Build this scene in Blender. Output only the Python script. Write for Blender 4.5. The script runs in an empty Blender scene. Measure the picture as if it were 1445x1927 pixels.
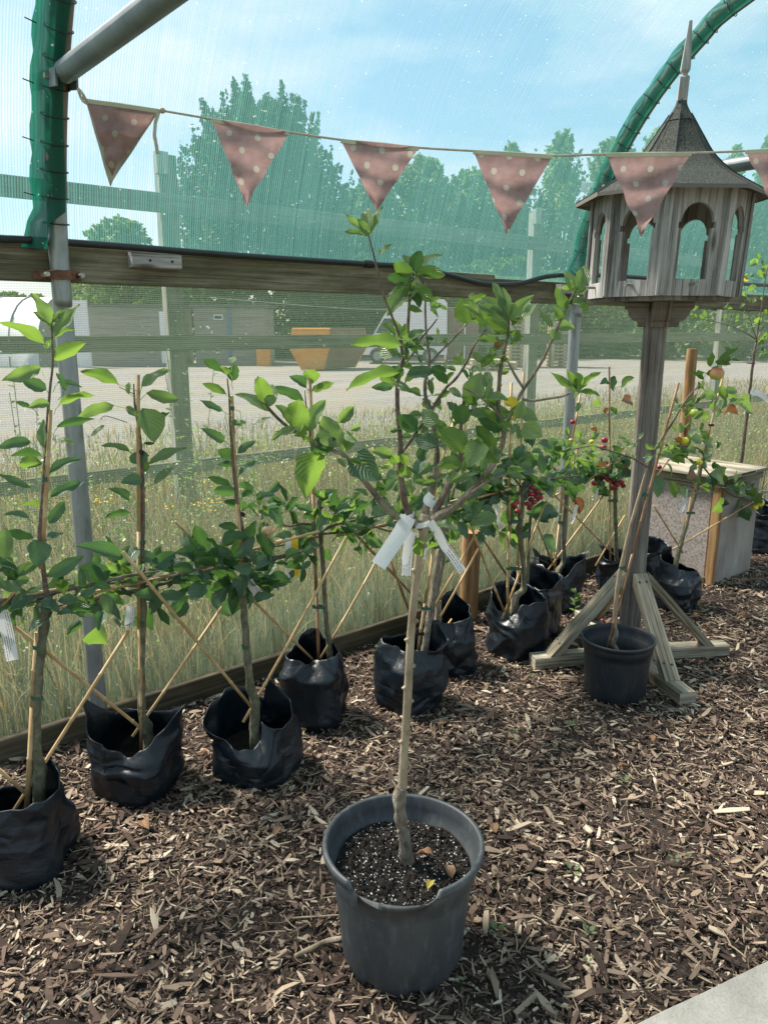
import bpy, math, random
import numpy as np
from mathutils import Vector, noise as mnoise
random.seed(7); rng = np.random.default_rng(7)
R_ = math.radians
sc = bpy.context.scene
COL = sc.collection

# ------------------------------------------------------------------ camera
CF, CP, CAZ, CH = 1447.0, R_(13.3), R_(50.1), 1.5
fw = np.array([math.cos(CAZ), math.sin(CAZ), 0.0]); rt = np.array([math.sin(CAZ), -math.cos(CAZ), 0.0]); up = np.array([0, 0, 1.0])
ca = fw*math.cos(CP) - up*math.sin(CP); cu = fw*math.sin(CP) + up*math.cos(CP)
C0 = np.array([0, 0, CH])
cd = bpy.data.cameras.new('camera'); cam = bpy.data.objects.new('camera', cd); COL.objects.link(cam)
cam.location = (0, 0, CH); cam.rotation_euler = (math.pi/2 - CP, 0, CAZ - math.pi/2)
cd.sensor_fit = 'VERTICAL'; cd.sensor_height = 24.0; cd.lens = 24.0*CF/1927.0
cd.clip_start = 0.05; cd.clip_end = 3000
sc.camera = cam

# ------------------------------------------------------------------ world, sun, exposure
SUN_EL, SUN_DIR = R_(52), np.array([-0.30, 0.86])
SUN_DIR = SUN_DIR/np.linalg.norm(SUN_DIR)
w = bpy.data.worlds.new('World'); sc.world = w; w.use_nodes = True
nt = w.node_tree; nt.nodes.clear()
wo = nt.nodes.new('ShaderNodeOutputWorld'); bg = nt.nodes.new('ShaderNodeBackground'); sky = nt.nodes.new('ShaderNodeTexSky')
sky.sky_type = 'NISHITA'; sky.sun_disc = False; sky.sun_elevation = SUN_EL
sky.sun_rotation = math.atan2(SUN_DIR[0], SUN_DIR[1]); sky.altitude = 50; sky.air_density = 1.1; sky.dust_density = 1.2; sky.ozone_density = 4.0
tc = nt.nodes.new('ShaderNodeTexCoord'); mp = nt.nodes.new('ShaderNodeMapping'); mp.inputs['Scale'].default_value = (1.0, 1.0, 2.6)
mp.inputs['Location'].default_value = (0.55, 0.2, 0.1)
n1 = nt.nodes.new('ShaderNodeTexNoise'); n1.inputs['Scale'].default_value = 2.3; n1.inputs['Detail'].default_value = 7; n1.inputs['Roughness'].default_value = 0.52
cr = nt.nodes.new('ShaderNodeValToRGB'); cr.color_ramp.elements[0].position = 0.43; cr.color_ramp.elements[1].position = 0.62
cr.color_ramp.elements[0].color = (0.06, 0.06, 0.06, 1); cr.color_ramp.elements[1].color = (0.85, 0.85, 0.85, 1)
mx = nt.nodes.new('ShaderNodeMix'); mx.data_type = 'RGBA'
L = nt.links.new
L(tc.outputs['Generated'], mp.inputs[0]); L(mp.outputs[0], n1.inputs['Vector']); L(n1.outputs[0], cr.inputs[0])
L(cr.outputs[0], mx.inputs[0]); L(sky.outputs[0], mx.inputs[6]); mx.inputs[7].default_value = (6.3, 6.1, 6.8, 1)
L(mx.outputs[2], bg.inputs[0]); L(bg.outputs[0], wo.inputs[0]); bg.inputs[1].default_value = 0.073
sd = bpy.data.lights.new('sun', 'SUN'); sun = bpy.data.objects.new('sun', sd); COL.objects.link(sun)
sd.energy = 5.0; sd.angle = R_(9); sd.color = (1.0, 0.91, 0.80)
to_sun = Vector((SUN_DIR[0]*math.cos(SUN_EL), SUN_DIR[1]*math.cos(SUN_EL), math.sin(SUN_EL)))
sun.rotation_euler = to_sun.to_track_quat('Z', 'Y').to_euler(); sun.location = (-3, 8, 12)
sc.view_settings.view_transform = 'Standard'; sc.view_settings.look = 'None'; sc.view_settings.gamma = 1
sc.view_settings.use_curve_mapping = False
sc.view_settings.exposure = 1.42
sc.cycles.use_denoising = True
sc.cycles.max_bounces = 7; sc.cycles.transparent_max_bounces = 16; sc.cycles.diffuse_bounces = 3; sc.cycles.glossy_bounces = 2
sc.cycles.transmission_bounces = 4; sc.cycles.caustics_reflective = False; sc.cycles.caustics_refractive = False
sc.cycles.sample_clamp_indirect = 6

# ------------------------------------------------------------------ measuring helpers (photo pixel -> point in the place)
def ray(x, y): return ca + rt*(x-722.5)/CF - cu*(y-963.5)/CF
def G(x, y, z=0.0):
    d = ray(x, y); return C0 + d*(z-CH)/d[2]
def W(x, y, Y):
    d = ray(x, y); return C0 + d*Y/d[1]
def D(x, y, dist):
    d = ray(x, y); return C0 + d*dist/(d@fw)

# ------------------------------------------------------------------ mesh builder
class M:
    def __init__(s): s.v = []; s.f = []; s.uv = []; s.m = []; s.n = 0
    def add(s, v, f, uv=None, m=0):
        v = np.asarray(v, float).reshape(-1, 3)
        s.v.append(v)
        for q in f:
            s.f.append([i+s.n for i in q]); s.m.append(m)
            s.uv.append([(uv[i] if uv is not None else (0, 0)) for i in q])
        s.n += len(v)
    def build(s, name, mats, parent=None, smooth=True, origin=None):
        me = bpy.data.meshes.new(name)
        v = np.concatenate(s.v) if s.v else np.zeros((0, 3))
        if parent is not None: o0 = np.array(world_loc(parent))
        else: o0 = np.array(origin if origin is not None else (v.mean(0)*[1, 1, 0]+[0, 0, v[:, 2].min()]))
        v = v - o0
        ls = np.array([len(q) for q in s.f]); idx = np.concatenate([np.array(q) for q in s.f])
        return raw(name, v, idx, ls, np.concatenate([np.array(q, float) for q in s.uv]), np.array(s.m), mats, parent, smooth, o0)
def world_loc(o):
    p = Vector(o.location)
    while o.parent: o = o.parent; p = p + Vector(o.location)
    return p
def raw(name, v, idx, ls, uv, mi, mats, parent, smooth, o0):
    me = bpy.data.meshes.new(name)
    me.vertices.add(len(v)); me.vertices.foreach_set('co', v.astype(np.float32).ravel())
    me.loops.add(len(idx)); me.loops.foreach_set('vertex_index', idx.astype(np.int32))
    me.polygons.add(len(ls)); st = np.concatenate([[0], np.cumsum(ls)[:-1]])
    me.polygons.foreach_set('loop_start', st.astype(np.int32)); me.polygons.foreach_set('loop_total', ls.astype(np.int32))
    if mi is not None: me.polygons.foreach_set('material_index', mi.astype(np.int32))
    me.polygons.foreach_set('use_smooth', np.full(len(ls), bool(smooth)))
    me.update(calc_edges=True)
    if uv is not None:
        l = me.uv_layers.new(name='UVMap'); l.data.foreach_set('uv', uv.astype(np.float32).ravel())
    me.validate()
    for m in (mats if isinstance(mats, (list, tuple)) else [mats]): me.materials.append(m)
    o = bpy.data.objects.new(name, me); COL.objects.link(o)
    if parent is not None: o.parent = parent
    else: o.location = o0
    return o
def tag(o, label=None, cat=None, group=None, kind=None):
    if label: o['label'] = label
    if cat: o['category'] = cat
    if group: o['group'] = group
    if kind: o['kind'] = kind
    return o
def thing(name, loc, label, cat, group=None):
    o = bpy.data.objects.new(name, None); COL.objects.link(o); o.location = loc; o.empty_display_size = 0.1
    return tag(o, label, cat, group)
def nz(a): a = np.asarray(a, float); return a/max(1e-9, np.linalg.norm(a))

def smooth_path(pts, sub=4):
    p = [np.asarray(q, float) for q in pts]
    if len(p) < 3 or sub < 2: return p
    out = []; q = [2*p[0]-p[1]] + p + [2*p[-1]-p[-2]]
    for i in range(1, len(q)-2):
        for k in range(sub):
            t = k/sub; a, b, c, d = q[i-1:i+3]
            out.append(0.5*((2*b)+(c-a)*t+(2*a-5*b+4*c-d)*t*t+(-a+3*b-3*c+d)*t**3))
    out.append(p[-1]); return out
def tube(mb, pts, r, n=8, m=0, sub=4, lump=0.0, cap=True, v0=0.0):
    """round tube along pts; r = number or list per control point"""
    P = smooth_path(pts, sub); k = len(P)
    if np.isscalar(r): rr = np.full(k, float(r))
    else: rr = np.interp(np.linspace(0, 1, k), np.linspace(0, 1, len(r)), r)
    v = []; uv = []; L_ = v0
    ref = None
    for i in range(k):
        d = nz(P[min(i+1, k-1)] - P[max(i-1, 0)])
        if ref is None: ref = np.array([0, 0, 1.0]) if abs(d[2]) < 0.9 else np.array([1.0, 0, 0])
        a = nz(np.cross(d, ref)); b = np.cross(a, d); ref = b
        if i: L_ += np.linalg.norm(P[i]-P[i-1])
        for j in range(n+1):
            t = 2*math.pi*(j % n)/n; q = rr[i]
            if lump: q *= 1 + lump*mnoise.noise(Vector((P[i][0]*40+math.cos(t)*1.3, P[i][1]*40+math.sin(t)*1.3, P[i][2]*30)))
            v.append(P[i] + (a*math.cos(t)+b*math.sin(t))*q); uv.append((L_, 2*math.pi*rr.max()*j/n))
    f = [(i*(n+1)+j, i*(n+1)+j+1, (i+1)*(n+1)+j+1, (i+1)*(n+1)+j) for i in range(k-1) for j in range(n)]
    mb.add(v, f, uv, m)
    if cap:
        for i, fl in ((0, 1), (k-1, 0)):
            ring = [v[i*(n+1)+j] for j in range(n)]
            u2 = [(0.1*math.cos(2*math.pi*j/n)*rr[i]*10, 0.1*math.sin(2*math.pi*j/n)*rr[i]*10) for j in range(n)]
            mb.add(ring, [tuple(range(n)) if fl == 0 else tuple(reversed(range(n)))], u2, m)
def beam(mb, p0, p1, w, h, side=None, ch=0.004, m=0, seg=1, warp=0.0):
    """timber of width w (along side) and height h, arrises taken off"""
    p0 = np.asarray(p0, float); p1 = np.asarray(p1, float); d = nz(p1-p0)
    if side is None: side = np.cross(d, up) if abs(d[2]) < 0.95 else np.array([1.0, 0, 0])
    s = nz(side - d*np.dot(side, d)); t = np.cross(s, d)
    a, b = w/2, h/2; c = min(ch, a*0.4, b*0.4)
    pr = [(-a+c, -b), (a-c, -b), (a, -b+c), (a, b-c), (a-c, b), (-a+c, b), (-a, b-c), (-a, -b+c)]
    per = [0]
    for i in range(8):
        q, r = pr[i], pr[(i+1) % 8]; per.append(per[-1]+math.hypot(q[0]-r[0], q[1]-r[1]))
    Ln = np.linalg.norm(p1-p0); off = rng.uniform(0, 50)
    for i in range(8):
        q, r = pr[i], pr[(i+1) % 8]; v = []; uv = []
        for k in range(seg+1):
            o = p0 + d*Ln*k/seg
            if warp and 0 < k < seg: o = o + s*rng.normal(0, warp) + t*rng.normal(0, warp) if i == 0 and False else o
            v += [o+s*q[0]+t*q[1], o+s*r[0]+t*r[1]]; uv += [(off+Ln*k/seg, off+per[i]), (off+Ln*k/seg, off+per[i+1])]
        mb.add(v, [(2*k, 2*k+2, 2*k+3, 2*k+1) for k in range(seg)], uv, m)
    for o, rev in ((p0, False), (p1, True)):
        v = [o+s*q[0]+t*q[1] for q in pr]; uv = [(off+q[0]*0.15, off+q[1]) for q in pr]
        mb.add(v, [tuple(range(8))[::-1] if rev else tuple(range(8))], uv, m)
def lathe(mb, c, prof, n=48, m=0, fn=None):
    v = []; uv = []
    for i, (r, z) in enumerate(prof):
        for j in range(n+1):
            t = 2*math.pi*(j % n)/n; rr, zz = (r, z) if fn is None else fn(r, z, t, i)
            v.append((c[0]+rr*math.cos(t), c[1]+rr*math.sin(t), c[2]+zz)); uv.append((j/n*2*math.pi*0.2, i*0.02+z))
    f = [(i*(n+1)+j, i*(n+1)+j+1, (i+1)*(n+1)+j+1, (i+1)*(n+1)+j) for i in range(len(prof)-1) for j in range(n)]
    mb.add(v, f, uv, m)
def ball(mb, c, r, m=0, nu=14, nv=9, sq=0.92, dent=True):
    v = []; uv = []; c = np.asarray(c, float)
    for i in range(nv+1):
        a = math.pi*i/nv
        for j in range(nu+1):
            b = 2*math.pi*(j % nu)/nu; rr = r*math.sin(a); z = r*math.cos(a)*sq
            if dent: z -= r*0.25*math.exp(-(rr/(r*0.35))**2)*(1 if math.cos(a) > 0 else -0.6)
            v.append(c+np.array([rr*math.cos(b), rr*math.sin(b), z])); uv.append((j/nu, i/nv))
    mb.add(v, [(i*(nu+1)+j, (i+1)*(nu+1)+j, (i+1)*(nu+1)+j+1, i*(nu+1)+j+1) for i in range(nv) for j in range(nu)], uv, m)

# ------------------------------------------------------------------ materials
def newmat(name):
    m = bpy.data.materials.new(name); m.use_nodes = True; t = m.node_tree; t.nodes.clear()
    return m, t, t.nodes.new('ShaderNodeOutputMaterial')
def ramp(t, src, stops):
    r = t.nodes.new('ShaderNodeValToRGB'); e = r.color_ramp.elements
    while len(e) < len(stops): e.new(0.5)
    for k, (p, c) in enumerate(stops): e[k].position = p; e[k].color = (*c, 1) if len(c) == 3 else c
    t.links.new(src, r.inputs[0]); return r.outputs[0]
def noise_n(t, vec, scale, detail=4, rough=0.55, dist=0):
    n = t.nodes.new('ShaderNodeTexNoise'); n.inputs['Scale'].default_value = scale; n.inputs['Detail'].default_value = detail
    n.inputs['Roughness'].default_value = rough; n.inputs['Distortion'].default_value = dist
    if vec is not None: t.links.new(vec, n.inputs['Vector'])
    return n.outputs[0]
def coord(t, which='Object', scale=(1, 1, 1), rot=(0, 0, 0)):
    c = t.nodes.new('ShaderNodeTexCoord'); m = t.nodes.new('ShaderNodeMapping'); m.inputs['Scale'].default_value = scale; m.inputs['Rotation'].default_value = rot
    t.links.new(c.outputs[which], m.inputs[0]); return m.outputs[0]
def mixc(t, f, a, b, mode='MIX'):
    x = t.nodes.new('ShaderNodeMix'); x.data_type = 'RGBA'; x.blend_type = mode
    for k, val in ((0, f), (6, a), (7, b)):
        if hasattr(val, 'is_output') or isinstance(val, bpy.types.NodeSocket): t.links.new(val, x.inputs[k])
        else: x.inputs[k].default_value = val if k == 0 else (*val, 1)
    return x.outputs[2]
def mth(t, op, a, b=None, c=None):
    x = t.nodes.new('ShaderNodeMath'); x.operation = op
    for k, val in enumerate((a, b, c)):
        if val is None: continue
        if isinstance(val, bpy.types.NodeSocket): t.links.new(val, x.inputs[k])
        else: x.inputs[k].default_value = val
    return x.outputs[0]
def bsdf(t, out, col, rough=0.7, bump=None, bstr=0.3, bdist=0.01, metal=0.0, spec=0.5):
    b = t.nodes.new('ShaderNodeBsdfPrincipled')
    for nm, val in (('Base Color', col), ('Roughness', rough), ('Metallic', metal), ('Specular IOR Level', spec)):
        if isinstance(val, bpy.types.NodeSocket): t.links.new(val, b.inputs[nm])
        else: b.inputs[nm].default_value = (*val, 1) if nm == 'Base Color' else val
    if bump is not None:
        u = t.nodes.new('ShaderNodeBump'); u.inputs['Strength'].default_value = bstr; u.inputs['Distance'].default_value = bdist
        t.links.new(bump, u.inputs['Height']); t.links.new(u.outputs[0], b.inputs['Normal'])
    if out is not None: t.links.new(b.outputs[0], out.inputs[0])
    return b
def plain(name, c1, c2=None, scale=8, rough=0.7, bump=0.2, bd=0.004, metal=0, spec=0.5, which='Object', sc3=(1, 1, 1), c3=None, r3=(0.35, 0.55, 0.75)):
    m, t, o = newmat(name); v = coord(t, which, sc3); n = noise_n(t, v, scale, 6, 0.6)
    c2 = c2 or tuple(x*0.75 for x in c1)
    st = [(r3[0], c1), (r3[2], c2)] if c3 is None else [(r3[0], c1), (r3[1], c2), (r3[2], c3)]
    bsdf(t, o, ramp(t, n, st), rough, noise_n(t, v, scale*4, 5, 0.6), bump, bd, metal, spec); return m
def wood(name, dark, mid, light, algae=None, fine=70, bump=0.5, rough=0.85, alg_lo=0.5):
    """weathered timber; UV x runs along the grain"""
    m, t, o = newmat(name); v = coord(t, 'UV', (1, 1, 1))
    g = noise_n(t, coord(t, 'UV', (1.6, fine, 1)), 1.0, 8, 0.65, 0.6); g2 = noise_n(t, coord(t, 'UV', (5, fine*5, 1)), 1.0, 4, 0.7)
    b = noise_n(t, coord(t, 'UV', (2.2, 9, 1)), 1.0, 5, 0.6)
    s = mth(t, 'ADD', mth(t, 'MULTIPLY', g, 0.42), mth(t, 'ADD', mth(t, 'MULTIPLY', g2, 0.24), mth(t, 'MULTIPLY', b, 0.36)))
    col = ramp(t, s, [(0.42, dark), (0.5, mid), (0.585, light)])
    # knots
    vo = t.nodes.new('ShaderNodeTexVoronoi'); vo.inputs['Scale'].default_value = 1.0; t.links.new(coord(t, 'UV', (2.3, 8, 1)), vo.inputs['Vector'])
    k = ramp(t, vo.outputs['Distance'], [(0.05, (1, 1, 1)), (0.12, (0, 0, 0))]); col = mixc(t, mth(t, 'MULTIPLY', k, 0.75), col, tuple(x*0.35 for x in dark))
    if algae:
        al = ramp(t, noise_n(t, coord(t, 'UV', (3, 8, 1)), 1.3, 6, 0.65), [(alg_lo, (0, 0, 0)), (alg_lo+0.22, (0.8, 0.8, 0.8))]); col = mixc(t, al, col, algae)
    bsdf(t, o, col, rough, s, bump, 0.006, 0, 0.3); return m

def leafmat(name, top, top2, under, trans, tw=0.45, rough=0.42, blem=0.0):
    m, t, o = newmat(name)
    geo = t.nodes.new('ShaderNodeNewGeometry'); rnd = geo.outputs['Random Per Island']
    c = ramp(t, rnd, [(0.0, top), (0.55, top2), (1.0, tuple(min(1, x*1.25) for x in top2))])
    uv = t.nodes.new('ShaderNodeTexCoord').outputs['UV']; sp = t.nodes.new('ShaderNodeSeparateXYZ'); t.links.new(uv, sp.inputs[0])
    av = mth(t, 'ABSOLUTE', mth(t, 'SUBTRACT', sp.outputs[1], 0.5))
    vein = mth(t, 'SINE', mth(t, 'MULTIPLY', mth(t, 'SUBTRACT', sp.outputs[0], mth(t, 'MULTIPLY', av, 0.9)), 50.0))
    mid = ramp(t, av, [(0.0, (1, 1, 1)), (0.035, (0, 0, 0))])
    vm = mth(t, 'MULTIPLY', ramp(t, vein, [(0.86, (0, 0, 0)), (1.0, (1, 1, 1))]), 0.5)
    col = mixc(t, mth(t, 'MAXIMUM', mth(t, 'MULTIPLY', mid, 0.8), vm), c, tuple(min(1, x*1.7+0.03) for x in top2))
    pn = noise_n(t, coord(t, 'Object'), 60, 4, 0.6); col = mixc(t, mth(t, 'MULTIPLY', pn, 0.5), col, tuple(x*0.7 for x in top))
    if blem:
        bl = ramp(t, noise_n(t, coord(t, 'Object'), 34, 3, 0.6), [(0.66, (0, 0, 0)), (0.72, (1, 1, 1))]); col = mixc(t, mth(t, 'MULTIPLY', bl, blem), col, (0.16, 0.07, 0.03))
    colb = mixc(t, 0.6, col, under); colf = mixc(t, geo.outputs['Backfacing'], col, colb)
    b = bsdf(t, None, colf, rough, mth(t, 'ADD', vein, mth(t, 'MULTIPLY', pn, 2.0)), 0.5, 0.002, 0, 0.5)
    tr = t.nodes.new('ShaderNodeBsdfTranslucent'); tcol = mixc(t, mth(t, 'MULTIPLY', vm, 0.8), trans, tuple(x*0.5 for x in trans)); t.links.new(tcol, tr.inputs[0])
    ms = t.nodes.new('ShaderNodeMixShader'); ms.inputs[0].default_value = tw
    t.links.new(b.outputs[0], ms.inputs[1]); t.links.new(tr.outputs[0], ms.inputs[2]); t.links.new(ms.outputs[0], o.inputs[0]); return m

MT = {}
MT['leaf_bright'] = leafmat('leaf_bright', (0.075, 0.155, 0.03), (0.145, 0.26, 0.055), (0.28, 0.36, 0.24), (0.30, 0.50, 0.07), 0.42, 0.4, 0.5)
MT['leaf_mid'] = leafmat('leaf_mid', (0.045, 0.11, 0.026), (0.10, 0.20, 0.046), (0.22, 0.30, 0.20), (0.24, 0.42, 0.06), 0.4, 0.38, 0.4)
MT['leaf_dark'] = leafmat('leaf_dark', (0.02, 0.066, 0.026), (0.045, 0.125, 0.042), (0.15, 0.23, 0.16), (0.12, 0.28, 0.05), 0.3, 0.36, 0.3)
MT['leaf_yellow'] = leafmat('leaf_yellow', (0.45, 0.38, 0.04), (0.62, 0.52, 0.05), (0.5, 0.45, 0.15), (0.8, 0.65, 0.05), 0.4, 0.5, 0.6)
MT['leaf_brown'] = leafmat('leaf_brown', (0.13, 0.06, 0.03), (0.28, 0.13, 0.06), (0.3, 0.2, 0.12), (0.35, 0.15, 0.05), 0.2, 0.7, 0.5)
MT['bark_old'] = plain('bark_old', (0.10, 0.085, 0.06), (0.24, 0.21, 0.16), 45, 0.85, 0.9, 0.006, which='Object', sc3=(1, 1, 0.6), c3=(0.36, 0.33, 0.27))
MT['bark_pale'] = plain('bark_pale', (0.20, 0.155, 0.10), (0.33, 0.27, 0.18), 30, 0.75, 0.7, 0.004, sc3=(1, 1, 0.5), c3=(0.42, 0.37, 0.27))
MT['bark_twig'] = plain('bark_twig', (0.07, 0.045, 0.035), (0.15, 0.11, 0.085), 60, 0.6, 0.5, 0.002, c3=(0.24, 0.20, 0.16))
MT['bark_green'] = plain('bark_green', (0.07, 0.07, 0.04), (0.15, 0.15, 0.09), 40, 0.75, 0.7, 0.004, c3=(0.25, 0.23, 0.16))
MT['soil'] = plain('soil', (0.006, 0.005, 0.004), (0.018, 0.013, 0.01), 60, 0.95, 1.0, 0.012, c3=(0.05, 0.034, 0.024))
MT['rail_wood'] = wood('rail_wood', (0.055, 0.048, 0.033), (0.15, 0.135, 0.09), (0.28, 0.255, 0.18), (0.11, 0.12, 0.055), 60, 0.6, alg_lo=0.46)
MT['board_wood'] = wood('board_wood', (0.03, 0.026, 0.018), (0.07, 0.06, 0.04), (0.13, 0.115, 0.08), (0.06, 0.065, 0.03), 60, 0.6)
MT['grey_wood'] = wood('grey_wood', (0.10, 0.092, 0.085), (0.29, 0.28, 0.265), (0.47, 0.465, 0.455), None, 60, 0.7)
MT['post_wood'] = wood('post_wood', (0.07, 0.058, 0.048), (0.17, 0.152, 0.135), (0.29, 0.272, 0.248), None, 75, 0.7)
MT['foot_wood'] = wood('foot_wood', (0.10, 0.085, 0.05), (0.27, 0.24, 0.175), (0.46, 0.43, 0.35), (0.13, 0.14, 0.07), 60, 0.8, alg_lo=0.55)
MT['stake_wood'] = wood('stake_wood', (0.15, 0.075, 0.03), (0.29, 0.165, 0.075), (0.42, 0.27, 0.13), None, 45, 0.5)
MT['fence_wood'] = wood('fence_wood', (0.045, 0.045, 0.03), (0.10, 0.10, 0.07), (0.17, 0.17, 0.12), None, 40, 0.4)
MT['fence_lit'] = wood('fence_lit', (0.15, 0.15, 0.13), (0.28, 0.28, 0.25), (0.4, 0.4, 0.36), None, 40, 0.4)  # lighter copy of the fence timber, for the lit post face
MT['ply'] = plain('ply', (0.22, 0.19, 0.16), (0.33, 0.30, 0.26), 6, 0.85, 0.3, 0.004, sc3=(1, 1, 0.4), c3=(0.42, 0.40, 0.35))
MT['shadow_mottled_ply'] = plain('shadow_mottled_ply', (0.18, 0.155, 0.14), (0.34, 0.305, 0.28), 75, 0.9, 0.5, 0.003, c3=(0.45, 0.42, 0.39), r3=(0.36, 0.48, 0.66))  # fine mottling paints leaf shadow specks into the board colour
MT['galv'] = plain('galv', (0.22, 0.25, 0.26), (0.33, 0.37, 0.39), 14, 0.45, 0.15, 0.002, 0.55, 0.5, sc3=(1, 1, 0.3), c3=(0.15, 0.18, 0.14), r3=(0.35, 0.52, 0.72))
MT['galv_dark'] = plain('galv_dark', (0.14, 0.16, 0.17), (0.22, 0.25, 0.26), 12, 0.5, 0.15, 0.002, 0.5)
MT['tape'] = plain('tape', (0.12, 0.085, 0.06), (0.20, 0.15, 0.11), 12, 0.6, 0.3, 0.003)
MT['rust'] = plain('rust', (0.10, 0.04, 0.02), (0.24, 0.11, 0.06), 40, 0.8, 0.5, 0.003)
MT['bolt'] = plain('bolt', (0.35, 0.34, 0.3), (0.5, 0.48, 0.42), 40, 0.4, 0.1, 0.001, 0.8)
MT['black_plastic'] = plain('black_plastic', (0.008, 0.012, 0.012), (0.02, 0.03, 0.028), 12, 0.35, 0.1, 0.002)
MT['tie'] = plain('tie', (0.006, 0.006, 0.006), (0.012, 0.012, 0.012), 12, 0.5, 0.1, 0.001)
MT['cane'] = plain('cane', (0.34, 0.21, 0.085), (0.50, 0.35, 0.17), 10, 0.5, 0.2, 0.002, sc3=(1, 1, 1), c3=(0.60, 0.47, 0.28))
MT['cane_dark'] = plain('cane_dark', (0.20, 0.105, 0.05), (0.33, 0.19, 0.10), 14, 0.55, 0.2, 0.002, c3=(0.43, 0.28, 0.16))
MT['strap'] = plain('strap', (0.02, 0.09, 0.05), (0.03, 0.13, 0.08), 20, 0.5, 0.1, 0.001)
MT['white_bit'] = plain('white_bit', (0.6, 0.6, 0.57), (0.8, 0.8, 0.78), 50, 0.8, 0.2, 0.001)
MT['cord'] = plain('cord', (0.38, 0.36, 0.27), (0.55, 0.52, 0.42), 60, 0.85, 0.3, 0.001)
MT['lining'] = plain('lining', (0.42, 0.42, 0.30), (0.56, 0.56, 0.43), 14, 0.85, 0.3, 0.003)
MT['crab_red'] = plain('crab_red', (0.22, 0.01, 0.03), (0.40, 0.03, 0.06), 60, 0.35, 0.05, 0.001)
MT['apple_green'] = plain('apple_green', (0.36, 0.50, 0.07), (0.48, 0.58, 0.10), 25, 0.35, 0.05, 0.001)
MT['apple_yellow'] = plain('apple_yellow', (0.66, 0.62, 0.04), (0.78, 0.70, 0.07), 25, 0.35, 0.05, 0.001)
MT['apple_brown'] = plain('apple_brown', (0.42, 0.26, 0.13), (0.55, 0.40, 0.2), 25, 0.45, 0.05, 0.001)
def apple_blush():
    m, t, o = newmat('apple_blush'); sp = t.nodes.new('ShaderNodeSeparateXYZ'); t.links.new(coord(t, 'UV'), sp.inputs[0])
    f = mth(t, 'ADD', sp.outputs[1], mth(t, 'MULTIPLY', noise_n(t, coord(t, 'Object'), 50, 5, 0.7), 0.5))
    bsdf(t, o, ramp(t, f, [(0.35, (0.50, 0.10, 0.05)), (0.72, (0.55, 0.27, 0.10)), (0.98, (0.42, 0.48, 0.12))]), 0.35); return m
MT['apple_blush'] = apple_blush()
def felt():
    m, t, o = newmat('roof_felt'); n = noise_n(t, coord(t, 'Object'), 210, 2, 0.9); n2 = noise_n(t, coord(t, 'Object'), 9, 4, 0.6)
    c = ramp(t, n, [(0.36, (0.009, 0.010, 0.010)), (0.5, (0.038, 0.042, 0.039)), (0.66, (0.15, 0.16, 0.145))]); c = mixc(t, mth(t, 'MULTIPLY', n2, 0.35), c, (0.055, 0.065, 0.045))
    bsdf(t, o, c, 0.9, n, 0.6, 0.004, 0, 0.3); return m
MT['felt'] = felt(); MT['felt_seam'] = plain('felt_seam', (0.012, 0.012, 0.012), (0.03, 0.03, 0.03), 60, 0.8)
def poly():
    m, t, o = newmat('polythene'); v = coord(t, 'Object', (1, 1, 1.5)); n = noise_n(t, v, 9, 6, 0.65, 1.2); n2 = noise_n(t, coord(t, 'Object', (1, 1, 3.2)), 17, 4, 0.55, 1.0)
    dust = ramp(t, noise_n(t, coord(t, 'Object'), 5, 8, 0.7), [(0.5, (0, 0, 0)), (0.75, (1, 1, 1))])
    c = mixc(t, mth(t, 'MULTIPLY', dust, 0.3), (0.003, 0.009, 0.015), (0.022, 0.036, 0.047))
    rg = ramp(t, n, [(0.3, (0.33, 0.33, 0.33)), (0.7, (0.5, 0.5, 0.5))])
    bsdf(t, o, c, rg, mth(t, 'ADD', n, mth(t, 'MULTIPLY', n2, 0.7)), 0.35, 0.008, 0, 0.5); return m
MT['poly'] = poly()
def potmat(name, a, b, lo=0.4):
    m, t, o = newmat(name); n = noise_n(t, coord(t, 'Object', (1, 1, 0.5)), 10, 8, 0.75); n2 = noise_n(t, coord(t, 'Object', (1, 1, 0.25)), 60, 5, 0.7)
    sm = ramp(t, n2, [(0.5, (0, 0, 0)), (0.72, (0.7, 0.7, 0.7))])
    c = mixc(t, sm, ramp(t, n, [(0.3, a), (0.7, b)]), tuple(x*1.5+0.012 for x in b)); sc_ = ramp(t, noise_n(t, coord(t, 'Object', (1, 1, 9), (0.5, 0.3, 0)), 26, 3, 0.5), [(0.70, (0, 0, 0)), (0.74, (.6, .6, .6))]); c = mixc(t, sc_, c, tuple(x*2.2+.02 for x in b)); mud = ramp(t, noise_n(t, coord(t, 'Object'), 14, 8, 0.8), [(0.56, (0, 0, 0)), (0.66, (.45, .45, .45))]); c = mixc(t, mud, c, (0.075, 0.07, 0.05))
    bsdf(t, o, c, 0.52, n2, 0.12, 0.002, 0, 0.45); return m
MT['pot_grey'] = potmat('pot_grey', (0.035, 0.042, 0.046), (0.062, 0.072, 0.078)); MT['pot_black'] = potmat('pot_black', (0.010, 0.014, 0.019), (0.018, 0.024, 0.03))

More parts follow.
